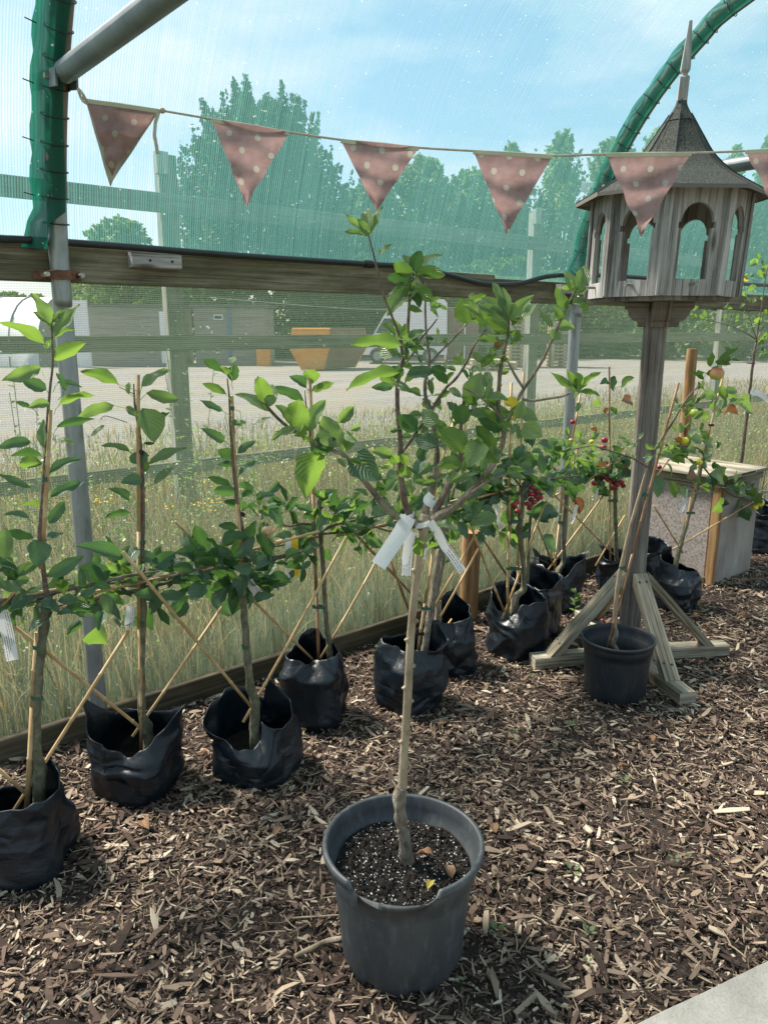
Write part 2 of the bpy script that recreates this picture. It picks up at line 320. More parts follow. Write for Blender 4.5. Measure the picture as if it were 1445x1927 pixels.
def netmat(name, col, cov, axis, period, amp, ncov, glossy=0.05, fine2=None):
    """knitted shade netting: threads with see-through gaps"""
    m, t, o = newmat(name); c = t.nodes.new('ShaderNodeTexCoord'); sp = t.nodes.new('ShaderNodeSeparateXYZ'); t.links.new(c.outputs['Object'], sp.inputs[0])
    wob = noise_n(t, coord(t, 'Object'), 3.0, 3, 0.5)
    ph = mth(t, 'ADD', mth(t, 'MULTIPLY', sp.outputs[axis], 2*math.pi/period), mth(t, 'MULTIPLY', wob, 16.0))
    s = mth(t, 'SINE', ph)
    st = [0.6, 0.6, 0.6]; st[axis] = 95.0
    band = noise_n(t, coord(t, 'Object', tuple(st)), 1.0, 3, 0.7)
    big = noise_n(t, coord(t, 'Object'), 1.3, 3, 0.6)
    cvr = mth(t, 'ADD', cov, mth(t, 'MULTIPLY', s, amp))
    cvr = mth(t, 'ADD', cvr, mth(t, 'MULTIPLY', mth(t, 'SUBTRACT', band, 0.5), ncov))
    cvr = mth(t, 'ADD', cvr, mth(t, 'MULTIPLY', mth(t, 'SUBTRACT', big, 0.5), 0.25))
    if fine2:
        s2 = mth(t, 'SINE', mth(t, 'MULTIPLY', sp.outputs[fine2[0]], 2*math.pi/fine2[1])); cvr = mth(t, 'ADD', cvr, mth(t, 'MULTIPLY', s2, fine2[2]))
    # pale flecks of dirt and hail nicks
    fl = ramp(t, noise_n(t, coord(t, 'Object'), 75, 1, 0.4), [(0.74, (0, 0, 0)), (0.78, (1, 1, 1))])
    cl = t.nodes.new('ShaderNodeClamp'); t.links.new(cvr, cl.inputs[0]); cl.inputs[1].default_value = 0.04; cl.inputs[2].default_value = 0.96
    fac = mth(t, 'MAXIMUM', cl.outputs[0], mth(t, 'MULTIPLY', fl, 0.7))
    cc = mixc(t, fl, col, (0.5, 0.55, 0.5))
    df = t.nodes.new('ShaderNodeBsdfPrincipled'); t.links.new(cc, df.inputs['Base Color']); df.inputs['Roughness'].default_value = 0.5
    tl = t.nodes.new('ShaderNodeBsdfTranslucent'); t.links.new(mixc(t, 0.3, cc, tuple(min(1, x*1.9) for x in col)), tl.inputs[0])
    m1 = t.nodes.new('ShaderNodeMixShader'); m1.inputs[0].default_value = 0.5; t.links.new(df.outputs[0], m1.inputs[1]); t.links.new(tl.outputs[0], m1.inputs[2])
    tp = t.nodes.new('ShaderNodeBsdfTransparent'); m2 = t.nodes.new('ShaderNodeMixShader')
    t.links.new(fac, m2.inputs[0]); t.links.new(tp.outputs[0], m2.inputs[1]); t.links.new(m1.outputs[0], m2.inputs[2]); t.links.new(m2.outputs[0], o.inputs[0]); return m
MT['net_roof'] = netmat('net_roof', (0.105, 0.275, 0.25), 0.385, 0, 0.0085, 0.17, 0.5)
MT['net_side'] = netmat('net_side', (0.145, 0.225, 0.155), 0.31, 2, 0.0075, 0.14, 0.28, fine2=(0, 0.009, 0.05))
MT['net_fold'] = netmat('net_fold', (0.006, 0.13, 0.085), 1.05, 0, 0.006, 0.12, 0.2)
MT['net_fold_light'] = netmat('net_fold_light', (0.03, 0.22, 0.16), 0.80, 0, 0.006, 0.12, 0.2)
MT['net_scrap'] = netmat('net_scrap', (0.15, 0.25, 0.21), 0.05, 0, 0.01, 0.10, 0.5)

# ------------------------------------------------------------------ ground, mulch, slab, yard
def sheet(name, x0, x1, y0, y1, z, m, nx=1, ny=1, amp=0.0, fr=2.0, kind='structure'):
    xs = np.linspace(x0, x1, nx+1); ys = np.linspace(y0, y1, ny+1); X, Y = np.meshgrid(xs, ys)
    Z = np.full_like(X, z)
    if amp: Z = z + np.array([[amp*mnoise.fractal(Vector((a*fr, b*fr, 0)), 1.0, 2.0, 4) for a in xs] for b in ys])
    v = np.stack([X.ravel(), Y.ravel(), Z.ravel()], 1); n = nx+1
    idx = np.array([[j*n+i, j*n+i+1, (j+1)*n+i+1, (j+1)*n+i] for j in range(ny) for i in range(nx)])
    o = raw(name, v, idx.ravel(), np.full(len(idx), 4), v[idx.ravel()][:, :2].copy(), None, m, None, True, np.zeros(3)); o['kind'] = kind; return o
m, t, o = newmat('field'); v = coord(t, 'Object')
bsdf(t, o, ramp(t, noise_n(t, v, 0.8, 8, 0.7), [(0.3, (0.07, 0.08, 0.035)), (0.5, (0.15, 0.14, 0.07)), (0.7, (0.24, 0.21, 0.13))]), 0.95, noise_n(t, v, 12, 6, 0.7), 0.6, 0.03); MT['field'] = m
m, t, o = newmat('gravel'); v = coord(t, 'Object'); n = noise_n(t, v, 22, 8, 0.8); n2 = noise_n(t, v, 0.35, 6, 0.6)
c = ramp(t, n, [(0.36, (0.045, 0.042, 0.04)), (0.5, (0.135, 0.13, 0.125)), (0.62, (0.26, 0.255, 0.25))]); n5 = noise_n(t, coord(t, 'Object', (0.25, 1.1, 1), (0, 0, 0.6)), 0.8, 6, 0.65); c = mixc(t, ramp(t, n5, [(0.42, (0, 0, 0)), (0.6, (0.6, 0.6, 0.6))]), c, (0.20, 0.19, 0.17)); c = mixc(t, ramp(t, n2, [(0.48, (0, 0, 0)), (0.62, (0.7, 0.7, 0.7))]), c, (0.17, 0.15, 0.095))
bsdf(t, o, c, 0.95, n, 0.8, 0.03); MT['gravel'] = m
m, t, o = newmat('mulch_bed'); v = coord(t, 'Object'); n = noise_n(t, v, 70, 6, 0.75, 0.5)
bsdf(t, o, ramp(t, n, [(0.35, (0.022, 0.015, 0.011)), (0.52, (0.06, 0.04, 0.028)), (0.70, (0.15, 0.11, 0.078))]), 0.95, n, 1.0, 0.02); MT['mulch_bed'] = m
m, t, o = newmat('chips'); geo = t.nodes.new('ShaderNodeNewGeometry')
c = ramp(t, geo.outputs['Random Per Island'], [(0.0, (0.035, 0.024, 0.019)), (0.28, (0.09, 0.059, 0.046)), (0.5, (0.18, 0.122, 0.09)), (0.66, (0.27, 0.195, 0.145)), (0.79, (0.34, 0.26, 0.185)), (0.90, (0.50, 0.41, 0.295)), (0.98, (0.66, 0.57, 0.44))])
g = noise_n(t, coord(t, 'UV', (0.8, 9, 1)), 1.0, 5, 0.7); c = mixc(t, mth(t, 'MULTIPLY', g, 0.8), c, mixc(t, 0.55, c, (0.03, 0.022, 0.016)))
bsdf(t, o, c, 0.85, g, 0.5, 0.002, 0, 0.3); MT['chips'] = m
m, t, o = newmat('concrete'); v = coord(t, 'Object'); n = noise_n(t, v, 6, 9, 0.75); n3 = noise_n(t, v, 150, 3, 0.7)
c = ramp(t, n, [(0.3, (0.25, 0.24, 0.21)), (0.55, (0.38, 0.37, 0.33)), (0.75, (0.47, 0.46, 0.42))]); c = mixc(t, mth(t, 'MULTIPLY', ramp(t, n3, [(0.5, (0, 0, 0)), (0.7, (1, 1, 1))]), 0.45), c, (0.19, 0.18, 0.15))
bsdf(t, o, c, 0.9, n3, 0.5, 0.004); MT['concrete'] = m

sheet('ground', -400, 400, 2.84, 500, -0.02, MT['field'], 60, 40)
sheet('ground', -400, 400, -300, 2.84, -0.03, MT['field'], 8, 8)
sheet('gravel_yard', -40, 70, 6.9, 58, -0.012, MT['gravel'], 60, 40, 0.01, 0.3)
sheet('mulch_bed', -2.5, 9, -0.9, 2.83, -0.002, MT['mulch_bed'], 90, 60, 0.01, 3.0)

# chips
def chips():
    N = 290000
    # more chips per square metre close to the lens, where single ones can be told apart
    u = rng.random(N)
    X = rng.uniform(-0.6, 7.6, N); Y = rng.uniform(0.0, 2.74, N)
    dd = np.stack([X, Y, np.full(N, -CH)], 1); z = dd@ca; px = 722.5+CF*(dd@rt)/z; py = 963.5-CF*(dd@cu)/z
    keep = (px > -600) & (px < 2900) & (py > 700) & (py < 2600) & (z > 0.5)
    dist = np.hypot(X, Y); keep &= u < np.clip(1.15 - dist*0.14, 0.42, 1.0)
    pt = np.sin(3.1*X+1.7*np.sin(2.3*Y+1)+.6*np.sin(9*X))*np.sin(2.9*Y+1.9*np.sin(1.7*X)+.5*np.sin(11*Y)); keep &= rng.random(N) < 0.80+0.28*pt
    X, Y, dist, pt = X[keep], Y[keep], dist[keep], pt[keep]; n = len(X)
    Ls = np.clip(rng.lognormal(math.log(0.0128), 0.58, n), 0.004, 0.085)*(1+0.06*dist)*(1+0.18*pt); Wd = Ls*np.clip(rng.lognormal(math.log(0.22), 0.48, n), 0.06, 0.75); Wd = np.minimum(Wd, 0.017)
    Th = np.clip(Wd*rng.uniform(0.15, 0.45, n), 0.0007, 0.004)
    yaw = rng.uniform(0, 2*np.pi, n); pit = rng.normal(0, 0.22, n); rol = rng.normal(0, 0.35, n)
    zc = rng.uniform(0.002, 0.016, n) + np.abs(np.sin(pit))*Ls*0.35
    d = np.stack([np.cos(yaw)*np.cos(pit), np.sin(yaw)*np.cos(pit), np.sin(pit)], 1)
    s = np.stack([-np.sin(yaw), np.cos(yaw), np.zeros(n)], 1); nn = np.cross(d, s)
    s2 = s*np.cos(rol)[:, None]+nn*np.sin(rol)[:, None]; n2 = np.cross(d, s2)
    c = np.stack([X, Y, zc], 1); bend = n2*(rng.normal(0, 0.08, n)*Ls)[:, None]
    V = []
    for k, (a, wf) in enumerate(((-0.5, None), (0.0, None), (0.5, None))):
        for sg in (-1, 1):
            ww = rng.uniform(0.25, 1.0, n) if k != 1 else rng.uniform(0.8, 1.2, n)
            aa = a + rng.uniform(-0.12, 0.12, n)
            base = c + d*(aa*Ls)[:, None] + s2*(sg*0.5*ww*Wd)[:, None] + (bend if k == 1 else 0)
            V += [base - n2*(Th*0.5)[:, None], base + n2*(Th*0.5)[:, None]]
    V = np.stack(V, 1)  # n,12,3  order: k*4 + side*2 + top
    F = np.array([[1, 3, 7, 5], [5, 7, 11, 9], [0, 4, 6, 2], [4, 8, 10, 6], [0, 1, 5, 4], [4, 5, 9, 8], [2, 6, 7, 3], [6, 10, 11, 7], [0, 2, 3, 1], [8, 9, 11, 10]])
    F = F[[0, 1, 4, 5, 6, 7, 8, 9]]
    idx = (F[None]+12*np.arange(n)[:, None, None]).reshape(-1)
    uvb = np.array([[0, 0], [0, .1], [0, 1], [0, .9], [.5, 0], [.5, .1], [.5, 1], [.5, .9], [1, 0], [1, .1], [1, 1], [1, .9]])
    uv = uvb[F.reshape(-1)][None].repeat(n, 0) + rng.uniform(0, 40, n)[:, None, None]; uv = uv.reshape(-1, 2)
    ob = raw('bark_mulch', V.reshape(-1, 3), idx, np.full(n*len(F), 4), uv, None, MT['chips'], None, False, np.zeros(3))
    tag(ob, 'loose brown and straw coloured bark chips covering the tunnel floor', 'mulch', kind='stuff')
chips()
def shreds():
    N = 7000; X = rng.uniform(-0.4, 5.5, N); Y = rng.uniform(0.1, 2.7, N); n = N; Ls = rng.uniform(.02, .06, n); Wd = rng.uniform(.0006, .0018, n); yaw = rng.uniform(0, 6.28, n); bow = rng.normal(0, .05, n)*Ls
    d = np.stack([np.cos(yaw), np.sin(yaw), rng.normal(0, .10, n)], 1); s = np.stack([-np.sin(yaw), np.cos(yaw), np.zeros(n)], 1); c = np.stack([X, Y, rng.uniform(.016, .024, n)], 1); V = []
    for a in (-.5, -.15, .2, .5):
        for sg in (-1, 1): V.append(c+d*(a*Ls)[:, None]+s*(sg*Wd*(1-.9*abs(a)**1.5)+bow*(1-4*a*a))[:, None]+np.array([0, 0, .0006*sg]))
    V = np.stack(V, 1); F = np.array([[0, 2, 3, 1], [2, 4, 5, 3], [4, 6, 7, 5]]); idx = (F[None]+8*np.arange(n)[:, None, None]).reshape(-1)
    tag(raw('wood_shreds', V.reshape(-1, 3), idx, np.full(n*3, 4), None, None, MT['shreds'], None, False, np.zeros(3)), 'thin pale wood fibres lying over the bark mulch', 'mulch', kind='stuff')
MT['shreds'] = plain('shreds', (0.24, 0.18, 0.12), (0.42, 0.34, 0.23), 9, .9, .2, .001)
shreds()

# concrete slab, bottom right
s1, s2 = G(1190, 1927, 0.03), G(1445, 1805, 0.03); dS = nz(s2-s1); nS = np.array([dS[1], -dS[0], 0])
if nS@fw > 0: nS = -nS
mb = M(); a_, b_ = s1-dS*1.5, s2+dS*6
top = [a_, b_, b_+nS*1.2, a_+nS*1.2]; nseg = 60; v = []; uv = []
for i in range(nseg+1):
    p = a_+(b_-a_)*i/nseg; e = 0.004*mnoise.noise(Vector((i*1.3, 0, 0)))
    for q, z in ((p+nS*e, -0.03), (p+nS*e, 0.024), (p+nS*(e+0.007), 0.031), (p+nS*1.2, 0.031)): v.append((q[0], q[1], z)); uv.append((q[0], q[1]))
mb.add(v, [(4*i+k, 4*i+4+k, 4*i+5+k, 4*i+1+k) for i in range(nseg) for k in range(3)], uv)
o = mb.build('path', MT['concrete'], smooth=False); o['kind'] = 'structure'

# ------------------------------------------------------------------ the net tunnel
YW = 2.75; XL, XR = 0.878, 3.66; SP = XR-XL; ZS = 1.62
tun = thing('net_tunnel', (XL, YW, 0), 'long tunnel of galvanised hoops and green shade netting with weathered timber side rail', 'tunnel')
def hoop_yz():
    """inside line of the arch from the wall foot up over to the other side"""
    pts = [(2.73, 0.0), (2.72, 0.8), (2.715, 1.5)]
    Rr = 1.50; cy, cz = 2.71-Rr, 1.6
    for a in range(0, 66, 6): pts.append((cy+Rr*math.cos(R_(a)), cz+Rr*math.sin(R_(a))))
    y, z = pts[-1]; k = len(pts)
    for i in range(1, 6): f = i/5; pts.append((y-(y+0.55)*f, z+(3.42-z)*(1-(1-f)**1.9)))
    half = pts[:]
    for y, z in reversed(half[:-1]): pts.append((-1.1-y, z))
    return pts
HY = hoop_yz()
HS = [(float(p[1]), float(p[2])) for p in smooth_path([np.array([0, y, z]) for y, z in HY], 4)]
def off_curve(pts, d):
    out = []
    for i in range(len(pts)):
        a = pts[max(i-1, 0)]; b = pts[min(i+1, len(pts)-1)]; ty, tz = b[0]-a[0], b[1]-a[1]; l = math.hypot(ty, tz) or 1
        out.append((pts[i][0]+tz/l*d, pts[i][1]-ty/l*d))
    return out
def up_from(pts, z0): return [p for i, p in enumerate(pts) if p[1] >= z0]
# hoops
for k, x in enumerate([XL, XR, XR+SP, XL-SP]):
    mb = M(); i0 = next(i for i, p in enumerate(HS) if p[1] > 1.86)
    tube(mb, [np.array([x, y, z]) for y, z in HS], 0.031, 16, 0, 1)
    ho = mb.build('hoop', MT['galv'], tun)
    # brown tape sleeve round the hoop where the netting is tied
    mb = M(); tube(mb, [np.array([x, y, z]) for y, z in HS if 1.88 < z < 3.3 and y > -0.5], 0.0325, 16, 0, 1); mb.build('tape_sleeve', MT['tape'], ho)
    if k < 3:
        mb = M()
        for sgn in (-1, 1):
            beam(mb, (x+sgn*0.031, 2.668, 1.675), (x+sgn*0.075, 2.737, 1.675), 0.004, 0.028, side=np.array([0, 1.0, 0]))
        beam(mb, (x-0.037, 2.674, 1.675), (x+0.037, 2.674, 1.675), 0.005, 0.03, side=np.array([0, 1.0, 0]))
        cl = mb.build('clamp', MT['rust'], ho, smooth=False)
        for sgn in (-1, 1): mb = M(); tube(mb, [(x+sgn*0.055, 2.655, 1.675), (x+sgn*0.055, 2.72, 1.675)], 0.008, 6); mb.build('bolt', MT['bolt'], cl, smooth=False)
    # cross tube over the tunnel with its flat bracket
    zb = 2.235
    mb = M(); tube(mb, [(x, 2.50, zb), (x, 0.5, zb), (x, -3.6, zb)], 0.032, 18, 0, 6)
    cb = mb.build('cross_tube', MT['galv_dark'], tun)
    mb = M(); beam(mb, (x-0.03, 2.70, zb+0.01), (x-0.03, 2.49, zb-0.02), 0.006, 0.05, side=np.array([1.0, 0, 0]))
    beam(mb, (x+0.03, 2.60, zb), (x+0.03, 2.49, zb-0.02), 0.006, 0.05, side=np.array([1.0, 0, 0]))
    br = mb.build('bracket', MT['galv_dark'], cb, smooth=False)
    for yy in (2.55, 2.64): mb = M(); tube(mb, [(x-0.045, yy, zb-0.006), (x-0.015, yy, zb-0.006)], 0.009, 6); mb.build('bolt', MT['bolt'], br, smooth=False)
# side rail, with a lapped second length, packing blocks
mb = M(); beam(mb, (-1.6, 2.765, 1.715), (3.02, 2.765, 1.715), 0.045, 0.118, side=np.array([0, 1.0, 0]), seg=8)
rail = mb.build('side_rail', MT['rail_wood'], tun, smooth=False)
mb = M(); beam(mb, (3.024, 2.772, 1.70), (9.2, 2.772, 1.70), 0.045, 0.115, side=np.array([0, 1.0, 0]), seg=8); mb.build('side_rail', MT['rail_wood'], tun, smooth=False)
for (xa, xb, ya, yb) in ((243, 335, 493, 491), (1046, 1086, 544, 546)):
    p, q = W(xa, ya, 2.735), W(xb, yb, 2.735); z = (p[2]+q[2])/2
    mb = M(); beam(mb, (p[0], 2.722, z), (q[0], 2.722, z), 0.038, 0.05, side=np.array([0, 1.0, 0])); bo = mb.build('packing_block', MT['grey_wood'], rail, smooth=False)
    for f in (0.35, 0.8): mb = M(); c = p*(1-f)+q*f; tube(mb, [(c[0], 2.7015, z), (c[0], 2.705, z)], 0.005, 8); mb.build('screw', MT['tie'], bo, smooth=False)
mb = M(); beam(mb, (-1.6, 2.745, 0.035), (2.5, 2.745, 0.035), 0.03, 0.13, side=np.array([0, 1.0, 0]), seg=6); beam(mb, (2.503, 2.742, 0.04), (9.2, 2.742, 0.04), 0.03, 0.13, side=np.array([0, 1.0, 0]), seg=6)
mb.build('base_board', MT['board_wood'], tun, smooth=False)
# nets
def net_sheet(name, mat, curve, xa, xb, nx, sag=0.0, parent=None, wav=0.0):
    mb = M(); k = len(curve); v = []; uv = []
    for i, (y, z) in enumerate(curve):
        for j in range(nx+1):
            x = xa+(xb-xa)*j/nx; f = abs(math.sin(math.pi*(x-XL)/SP)); s = sag*f*min(1, i/8)
            wv = wav*mnoise.noise(Vector((x*3, y*3, z*3)))
            v.append((x, y-s*0.5+wv, z-s)); uv.append((x, i))
    mb.add(v, [(i*(nx+1)+j, i*(nx+1)+j+1, (i+1)*(nx+1)+j+1, (i+1)*(nx+1)+j) for i in range(k-1) for j in range(nx)], uv)
    return mb.build(name, mat, parent)
outer = off_curve(HS, 0.036)
i0 = next(i for i, p in enumerate(HS) if p[1] > 1.76)
i1 = len(HS)-i0
rc = [(2.760, 1.735)]+outer[i0:i1]+[(-3.86, 1.735)]
net_sheet('roof_net', MT['net_roof'], rc, -3.2, 9.2, 100, 0.02, tun)
net_sheet('side_net', MT['net_side'], [(2.792, z) for z in np.linspace(0.02, 1.775, 12)], -3.2, 9.2, 120, 0, tun, 0.012)
net_sheet('far_side_net', MT['net_side'], [(-3.86, z) for z in np.linspace(0.02, 1.775, 4)], -3.2, 9.2, 20, 0, tun)
# doubled green fold of netting tied along each hoop
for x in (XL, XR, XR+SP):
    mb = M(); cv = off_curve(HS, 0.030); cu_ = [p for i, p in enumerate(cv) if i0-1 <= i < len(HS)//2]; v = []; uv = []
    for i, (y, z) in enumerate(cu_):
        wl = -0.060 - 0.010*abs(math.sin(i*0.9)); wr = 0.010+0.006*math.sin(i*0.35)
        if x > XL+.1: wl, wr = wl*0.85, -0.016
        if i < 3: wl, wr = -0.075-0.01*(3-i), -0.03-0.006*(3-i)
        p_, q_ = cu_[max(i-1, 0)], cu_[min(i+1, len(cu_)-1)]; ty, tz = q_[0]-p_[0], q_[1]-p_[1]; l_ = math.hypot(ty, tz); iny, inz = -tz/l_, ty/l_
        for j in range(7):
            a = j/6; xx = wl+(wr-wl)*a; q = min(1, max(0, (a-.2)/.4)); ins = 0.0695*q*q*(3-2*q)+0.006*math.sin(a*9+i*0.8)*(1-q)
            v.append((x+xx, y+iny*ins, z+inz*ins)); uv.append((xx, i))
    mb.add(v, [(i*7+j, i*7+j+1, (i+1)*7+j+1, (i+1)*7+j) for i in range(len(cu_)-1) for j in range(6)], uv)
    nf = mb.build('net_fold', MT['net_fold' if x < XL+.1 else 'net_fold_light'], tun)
    for i in range(2, len(cu_)-2, 2):
        (y, z), (y2, z2) = HS[i0-1+i], HS[i0+i]; ty, tz = nz([y2-y, z2-z])[:2] if False else (y2-y, z2-z); l = math.hypot(ty, tz)
        ny, nz_ = tz/l, -ty/l
        mb = M(); ring = [np.array([x-0.004+0.040*math.cos(a), y+ny*0.041*math.sin(a), z+nz_*0.041*math.sin(a)]) for a in np.linspace(-0.1, 2*math.pi-0.3, 16)]
        tl = ring[0]+np.array([-0.115, 0.0, 0.004]) if i % 4 == 0 else ring[-1]
        tube(mb, ring, 0.0022, 5, 0, 1)
        if i % 4 == 0: tube(mb, [np.array([x-0.066, y, z]), np.array([x-0.10, y-0.01, z+0.004])], 0.0018, 5)
        mb.build('cable_tie', MT['tie'], tun, smooth=False)
# scrap of net lying along the base board
mb = M(); nx = 160; v = []; uv = []
for j in range(nx+1):
    x = -0.6+5.2*j/nx
    for i in range(5):
        z = 0.10+0.05*i+0.03*mnoise.noise(Vector((x*7, i, 0))); y = 2.772-0.010*math.sin(x*23+i*1.7)-0.012*abs(mnoise.noise(Vector((x*11, i*2, 3))))
        v.append((x, y, z+(0.06 if i == 4 else 0)*mnoise.noise(Vector((x*5, 9, 0))))); uv.append((x, z))
mb.add(v, [(j*5+i, (j+1)*5+i, (j+1)*5+i+1, j*5+i+1) for j in range(nx) for i in range(4)], uv); mb.build('net_hem', MT['net_scrap'], tun)

# black hose on the rail
pts = [W(x, y, Y) for x, y, Y in ((-60, 441, 2.72), (0, 449, 2.712), (60, 452, 2.712), (230, 464, 2.712), (460, 482, 2.712), (690, 497, 2.712), (780, 503, 2.712), (850, 519, 2.72), (910, 534, 2.72), (975, 534, 2.72), (1040, 519, 2.712), (1150, 519, 2.712), (1300, 529, 2.712), (1500, 540, 2.712))]
mb = M(); tube(mb, pts, 0.0125, 10, 0, 6); hs = mb.build('hose', MT['black_plastic'])
tag(hs, 'black water pipe running along the top of the timber side rail', 'pipe')
p = W(693, 497, 2.712); mb = M(); tube(mb, [p+[-0.02, 0, 0], p+[0.02, 0, 0]], 0.017, 10); q = mb.build('pipe_clip', MT['tie'], hs)

# bunting
def cottonmat():
    m, t, o = newmat('spotted_cotton'); c = coord(t, 'UV'); sp = t.nodes.new('ShaderNodeSeparateXYZ'); t.links.new(c, sp.inputs[0])
    def cells(ou, ov):
        s = 0.083
        a = mth(t, 'SUBTRACT', mth(t, 'FRACT', mth(t, 'ADD', mth(t, 'DIVIDE', sp.outputs[0], s), ou)), 0.5); b = mth(t, 'SUBTRACT', mth(t, 'FRACT', mth(t, 'ADD', mth(t, 'DIVIDE', sp.outputs[1], s), ov)), 0.5)
        return mth(t, 'SQRT', mth(t, 'ADD', mth(t, 'MULTIPLY', a, a), mth(t, 'MULTIPLY', b, b)))
    dmin = mth(t, 'MINIMUM', cells(0, 0), cells(0.5, 0.5)); dot = ramp(t, dmin, [(0.092, (0.85, 0.85, 0.85)), (0.112, (0, 0, 0))])
    n = noise_n(t, coord(t, 'UV', (1, 1, 1)), 14, 6, 0.65); base = ramp(t, n, [(0.35, (0.30, 0.20, 0.185)), (0.55, (0.43, 0.285, 0.275)), (0.72, (0.50, 0.35, 0.335))])
    col = mixc(t, dot, base, (0.50, 0.50, 0.42)); wv = noise_n(t, coord(t, 'UV', (3, 26, 1)), 1.0, 3, 0.5)
    b = bsdf(t, None, col, 0.9, wv, 1.0, 0.014, 0, 0.2); tr = t.nodes.new('ShaderNodeBsdfTranslucent'); t.links.new(col, tr.inputs[0]); ms = t.nodes.new('ShaderNodeMixShader'); ms.inputs[0].default_value = 0.42
    t.links.new(b.outputs[0], ms.inputs[1]); t.links.new(tr.outputs[0], ms.inputs[2]); t.links.new(ms.outputs[0], o.inputs[0]); return m
MT['cotton'] = cottonmat()
BD = 2.42
bun = thing('bunting', D(160, 190, BD), 'string of pink polka dot pennants strung across the tunnel', 'bunting')
pen = [((163, 188), (298, 207), (209, 330)), ((398, 224), (545, 249), (463, 387)), ((641, 263), (788, 278), (708, 398)), ((890, 284), (1040, 293), (953, 440)), ((1140, 290), (1300, 288), (1207, 443)), ((1402, 284), (1556, 276), (1480, 436))]
cp = []
for (a, b, c) in pen: cp += [a, ((a[0]+b[0])/2, (a[1]+b[1])/2-1), b]
cp = [(158, 180)]+cp
mb = M(); tube(mb, [D(x, y, BD) for x, y in cp], 0.0032, 7, 0, 3); mb.build('cord', MT['cord'], bun)
for k, (a, b, c) in enumerate(pen):
    A, B, Cc = D(*a, BD), D(*b, BD), D(*c, BD); n = 14; v = []; uv = []
    ed = nz(B-A); dn = Cc-(A+B)/2; nor = nz(np.cross(ed, dn)); nor = nor if nor@fw < 0 else -nor
    for i in range(n+1):
        f = i/n
        for j in range(n+1):
            g = j/n; p = (A*(1-f)+Cc*f)*(1-g)+(B*(1-f)+Cc*f)*g
            wv = 0.011*math.sin(f*17+k*2+1.3*math.sin(g*3+k))*(0.3+f)+0.016*math.sin(g*math.pi)*math.sin(f*3+k)
            v.append(p+nor*wv); wd = np.linalg.norm(B-A); uv.append(((g-0.5)*wd*(1-f)+k*0.017, f*np.linalg.norm(dn)+k*0.011))
    fc = [(i*(n+1)+j, i*(n+1)+j+1, (i+1)*(n+1)+j+1, (i+1)*(n+1)+j) for i in range(n) for j in range(n)]
    mb = M(); mb.add(v, fc, uv); po = mb.build('pennant', MT['cotton'], bun)
    if k == 0: po['label'] = 'first pennant with its cream lining showing behind'
    if k == 0:
        A2, B2, C2 = D(160, 186, BD+0.012), D(300, 207, BD+0.012), D(206, 349, BD+0.012); v = []
        for i in range(n+1):
            f = i/n
            for j in range(n+1):
                g = j/n; p = (A2*(1-f)+C2*f)*(1-g)+(B2*(1-f)+C2*f)*g; v.append(p-nor*(0.004+0.010*math.sin(g*math.pi)+0.003*math.sin(f*14)*f))
        mb = M(); mb.add(v, fc, uv); mb.build('lining', MT['lining'], po)
    mb = M(); tp = [D(a[0]+(b[0]-a[0])*g, a[1]+(b[1]-a[1])*g+2, BD-0.003) for g in np.linspace(0, 1, 6)]
    for q in range(5): beam(mb, tp[q], tp[q+1], 0.004, 0.012, side=fw)
    mb.build('top_tape', MT['lining'], po, smooth=False)
mb = M(); pts = [D(x, y, BD-0.01) for x, y in ((300, 209), (293, 230), (291, 255), (295, 275), (297, 290))]
for q in range(4): beam(mb, pts[q], pts[q+1], 0.010, 0.002, side=rt)
mb.build('ribbon_tail', MT['cord'], bun, smooth=False)
mb = M(); tube(mb, [D(166, 195, BD-0.01), D(157, 178, BD-0.03), D(148, 168, BD+0.0), D(155, 188, BD+0.02), D(166, 196, BD)], 0.004, 6, 0, 4); ball(mb, D(306, 208, BD), 0.009, dent=False); mb.build('knot', MT['cord'], bun)

# ------------------------------------------------------------------ bird table
BT = np.array([3.01, 1.835, 0.0]); DB = BT@fw
bt = thing('bird_table', BT, 'octagonal weathered wooden bird table with felt roof and spire on a braced post', 'bird table')
def zat(x, y, dist=None): return D(x, y, dist or DB)[2]
pw = 0.088; a0 = R_(-12)
sA = rt*math.cos(a0)+fw*math.sin(a0)
ztop = zat(1240, 590)
lean = rt*0.03
mb = M(); beam(mb, BT, BT+[0, 0, ztop+0.01]+lean*0.4, pw, pw, side=sA, ch=0.006, seg=6); mb.build('post', MT['post_wood'], bt, smooth=False)
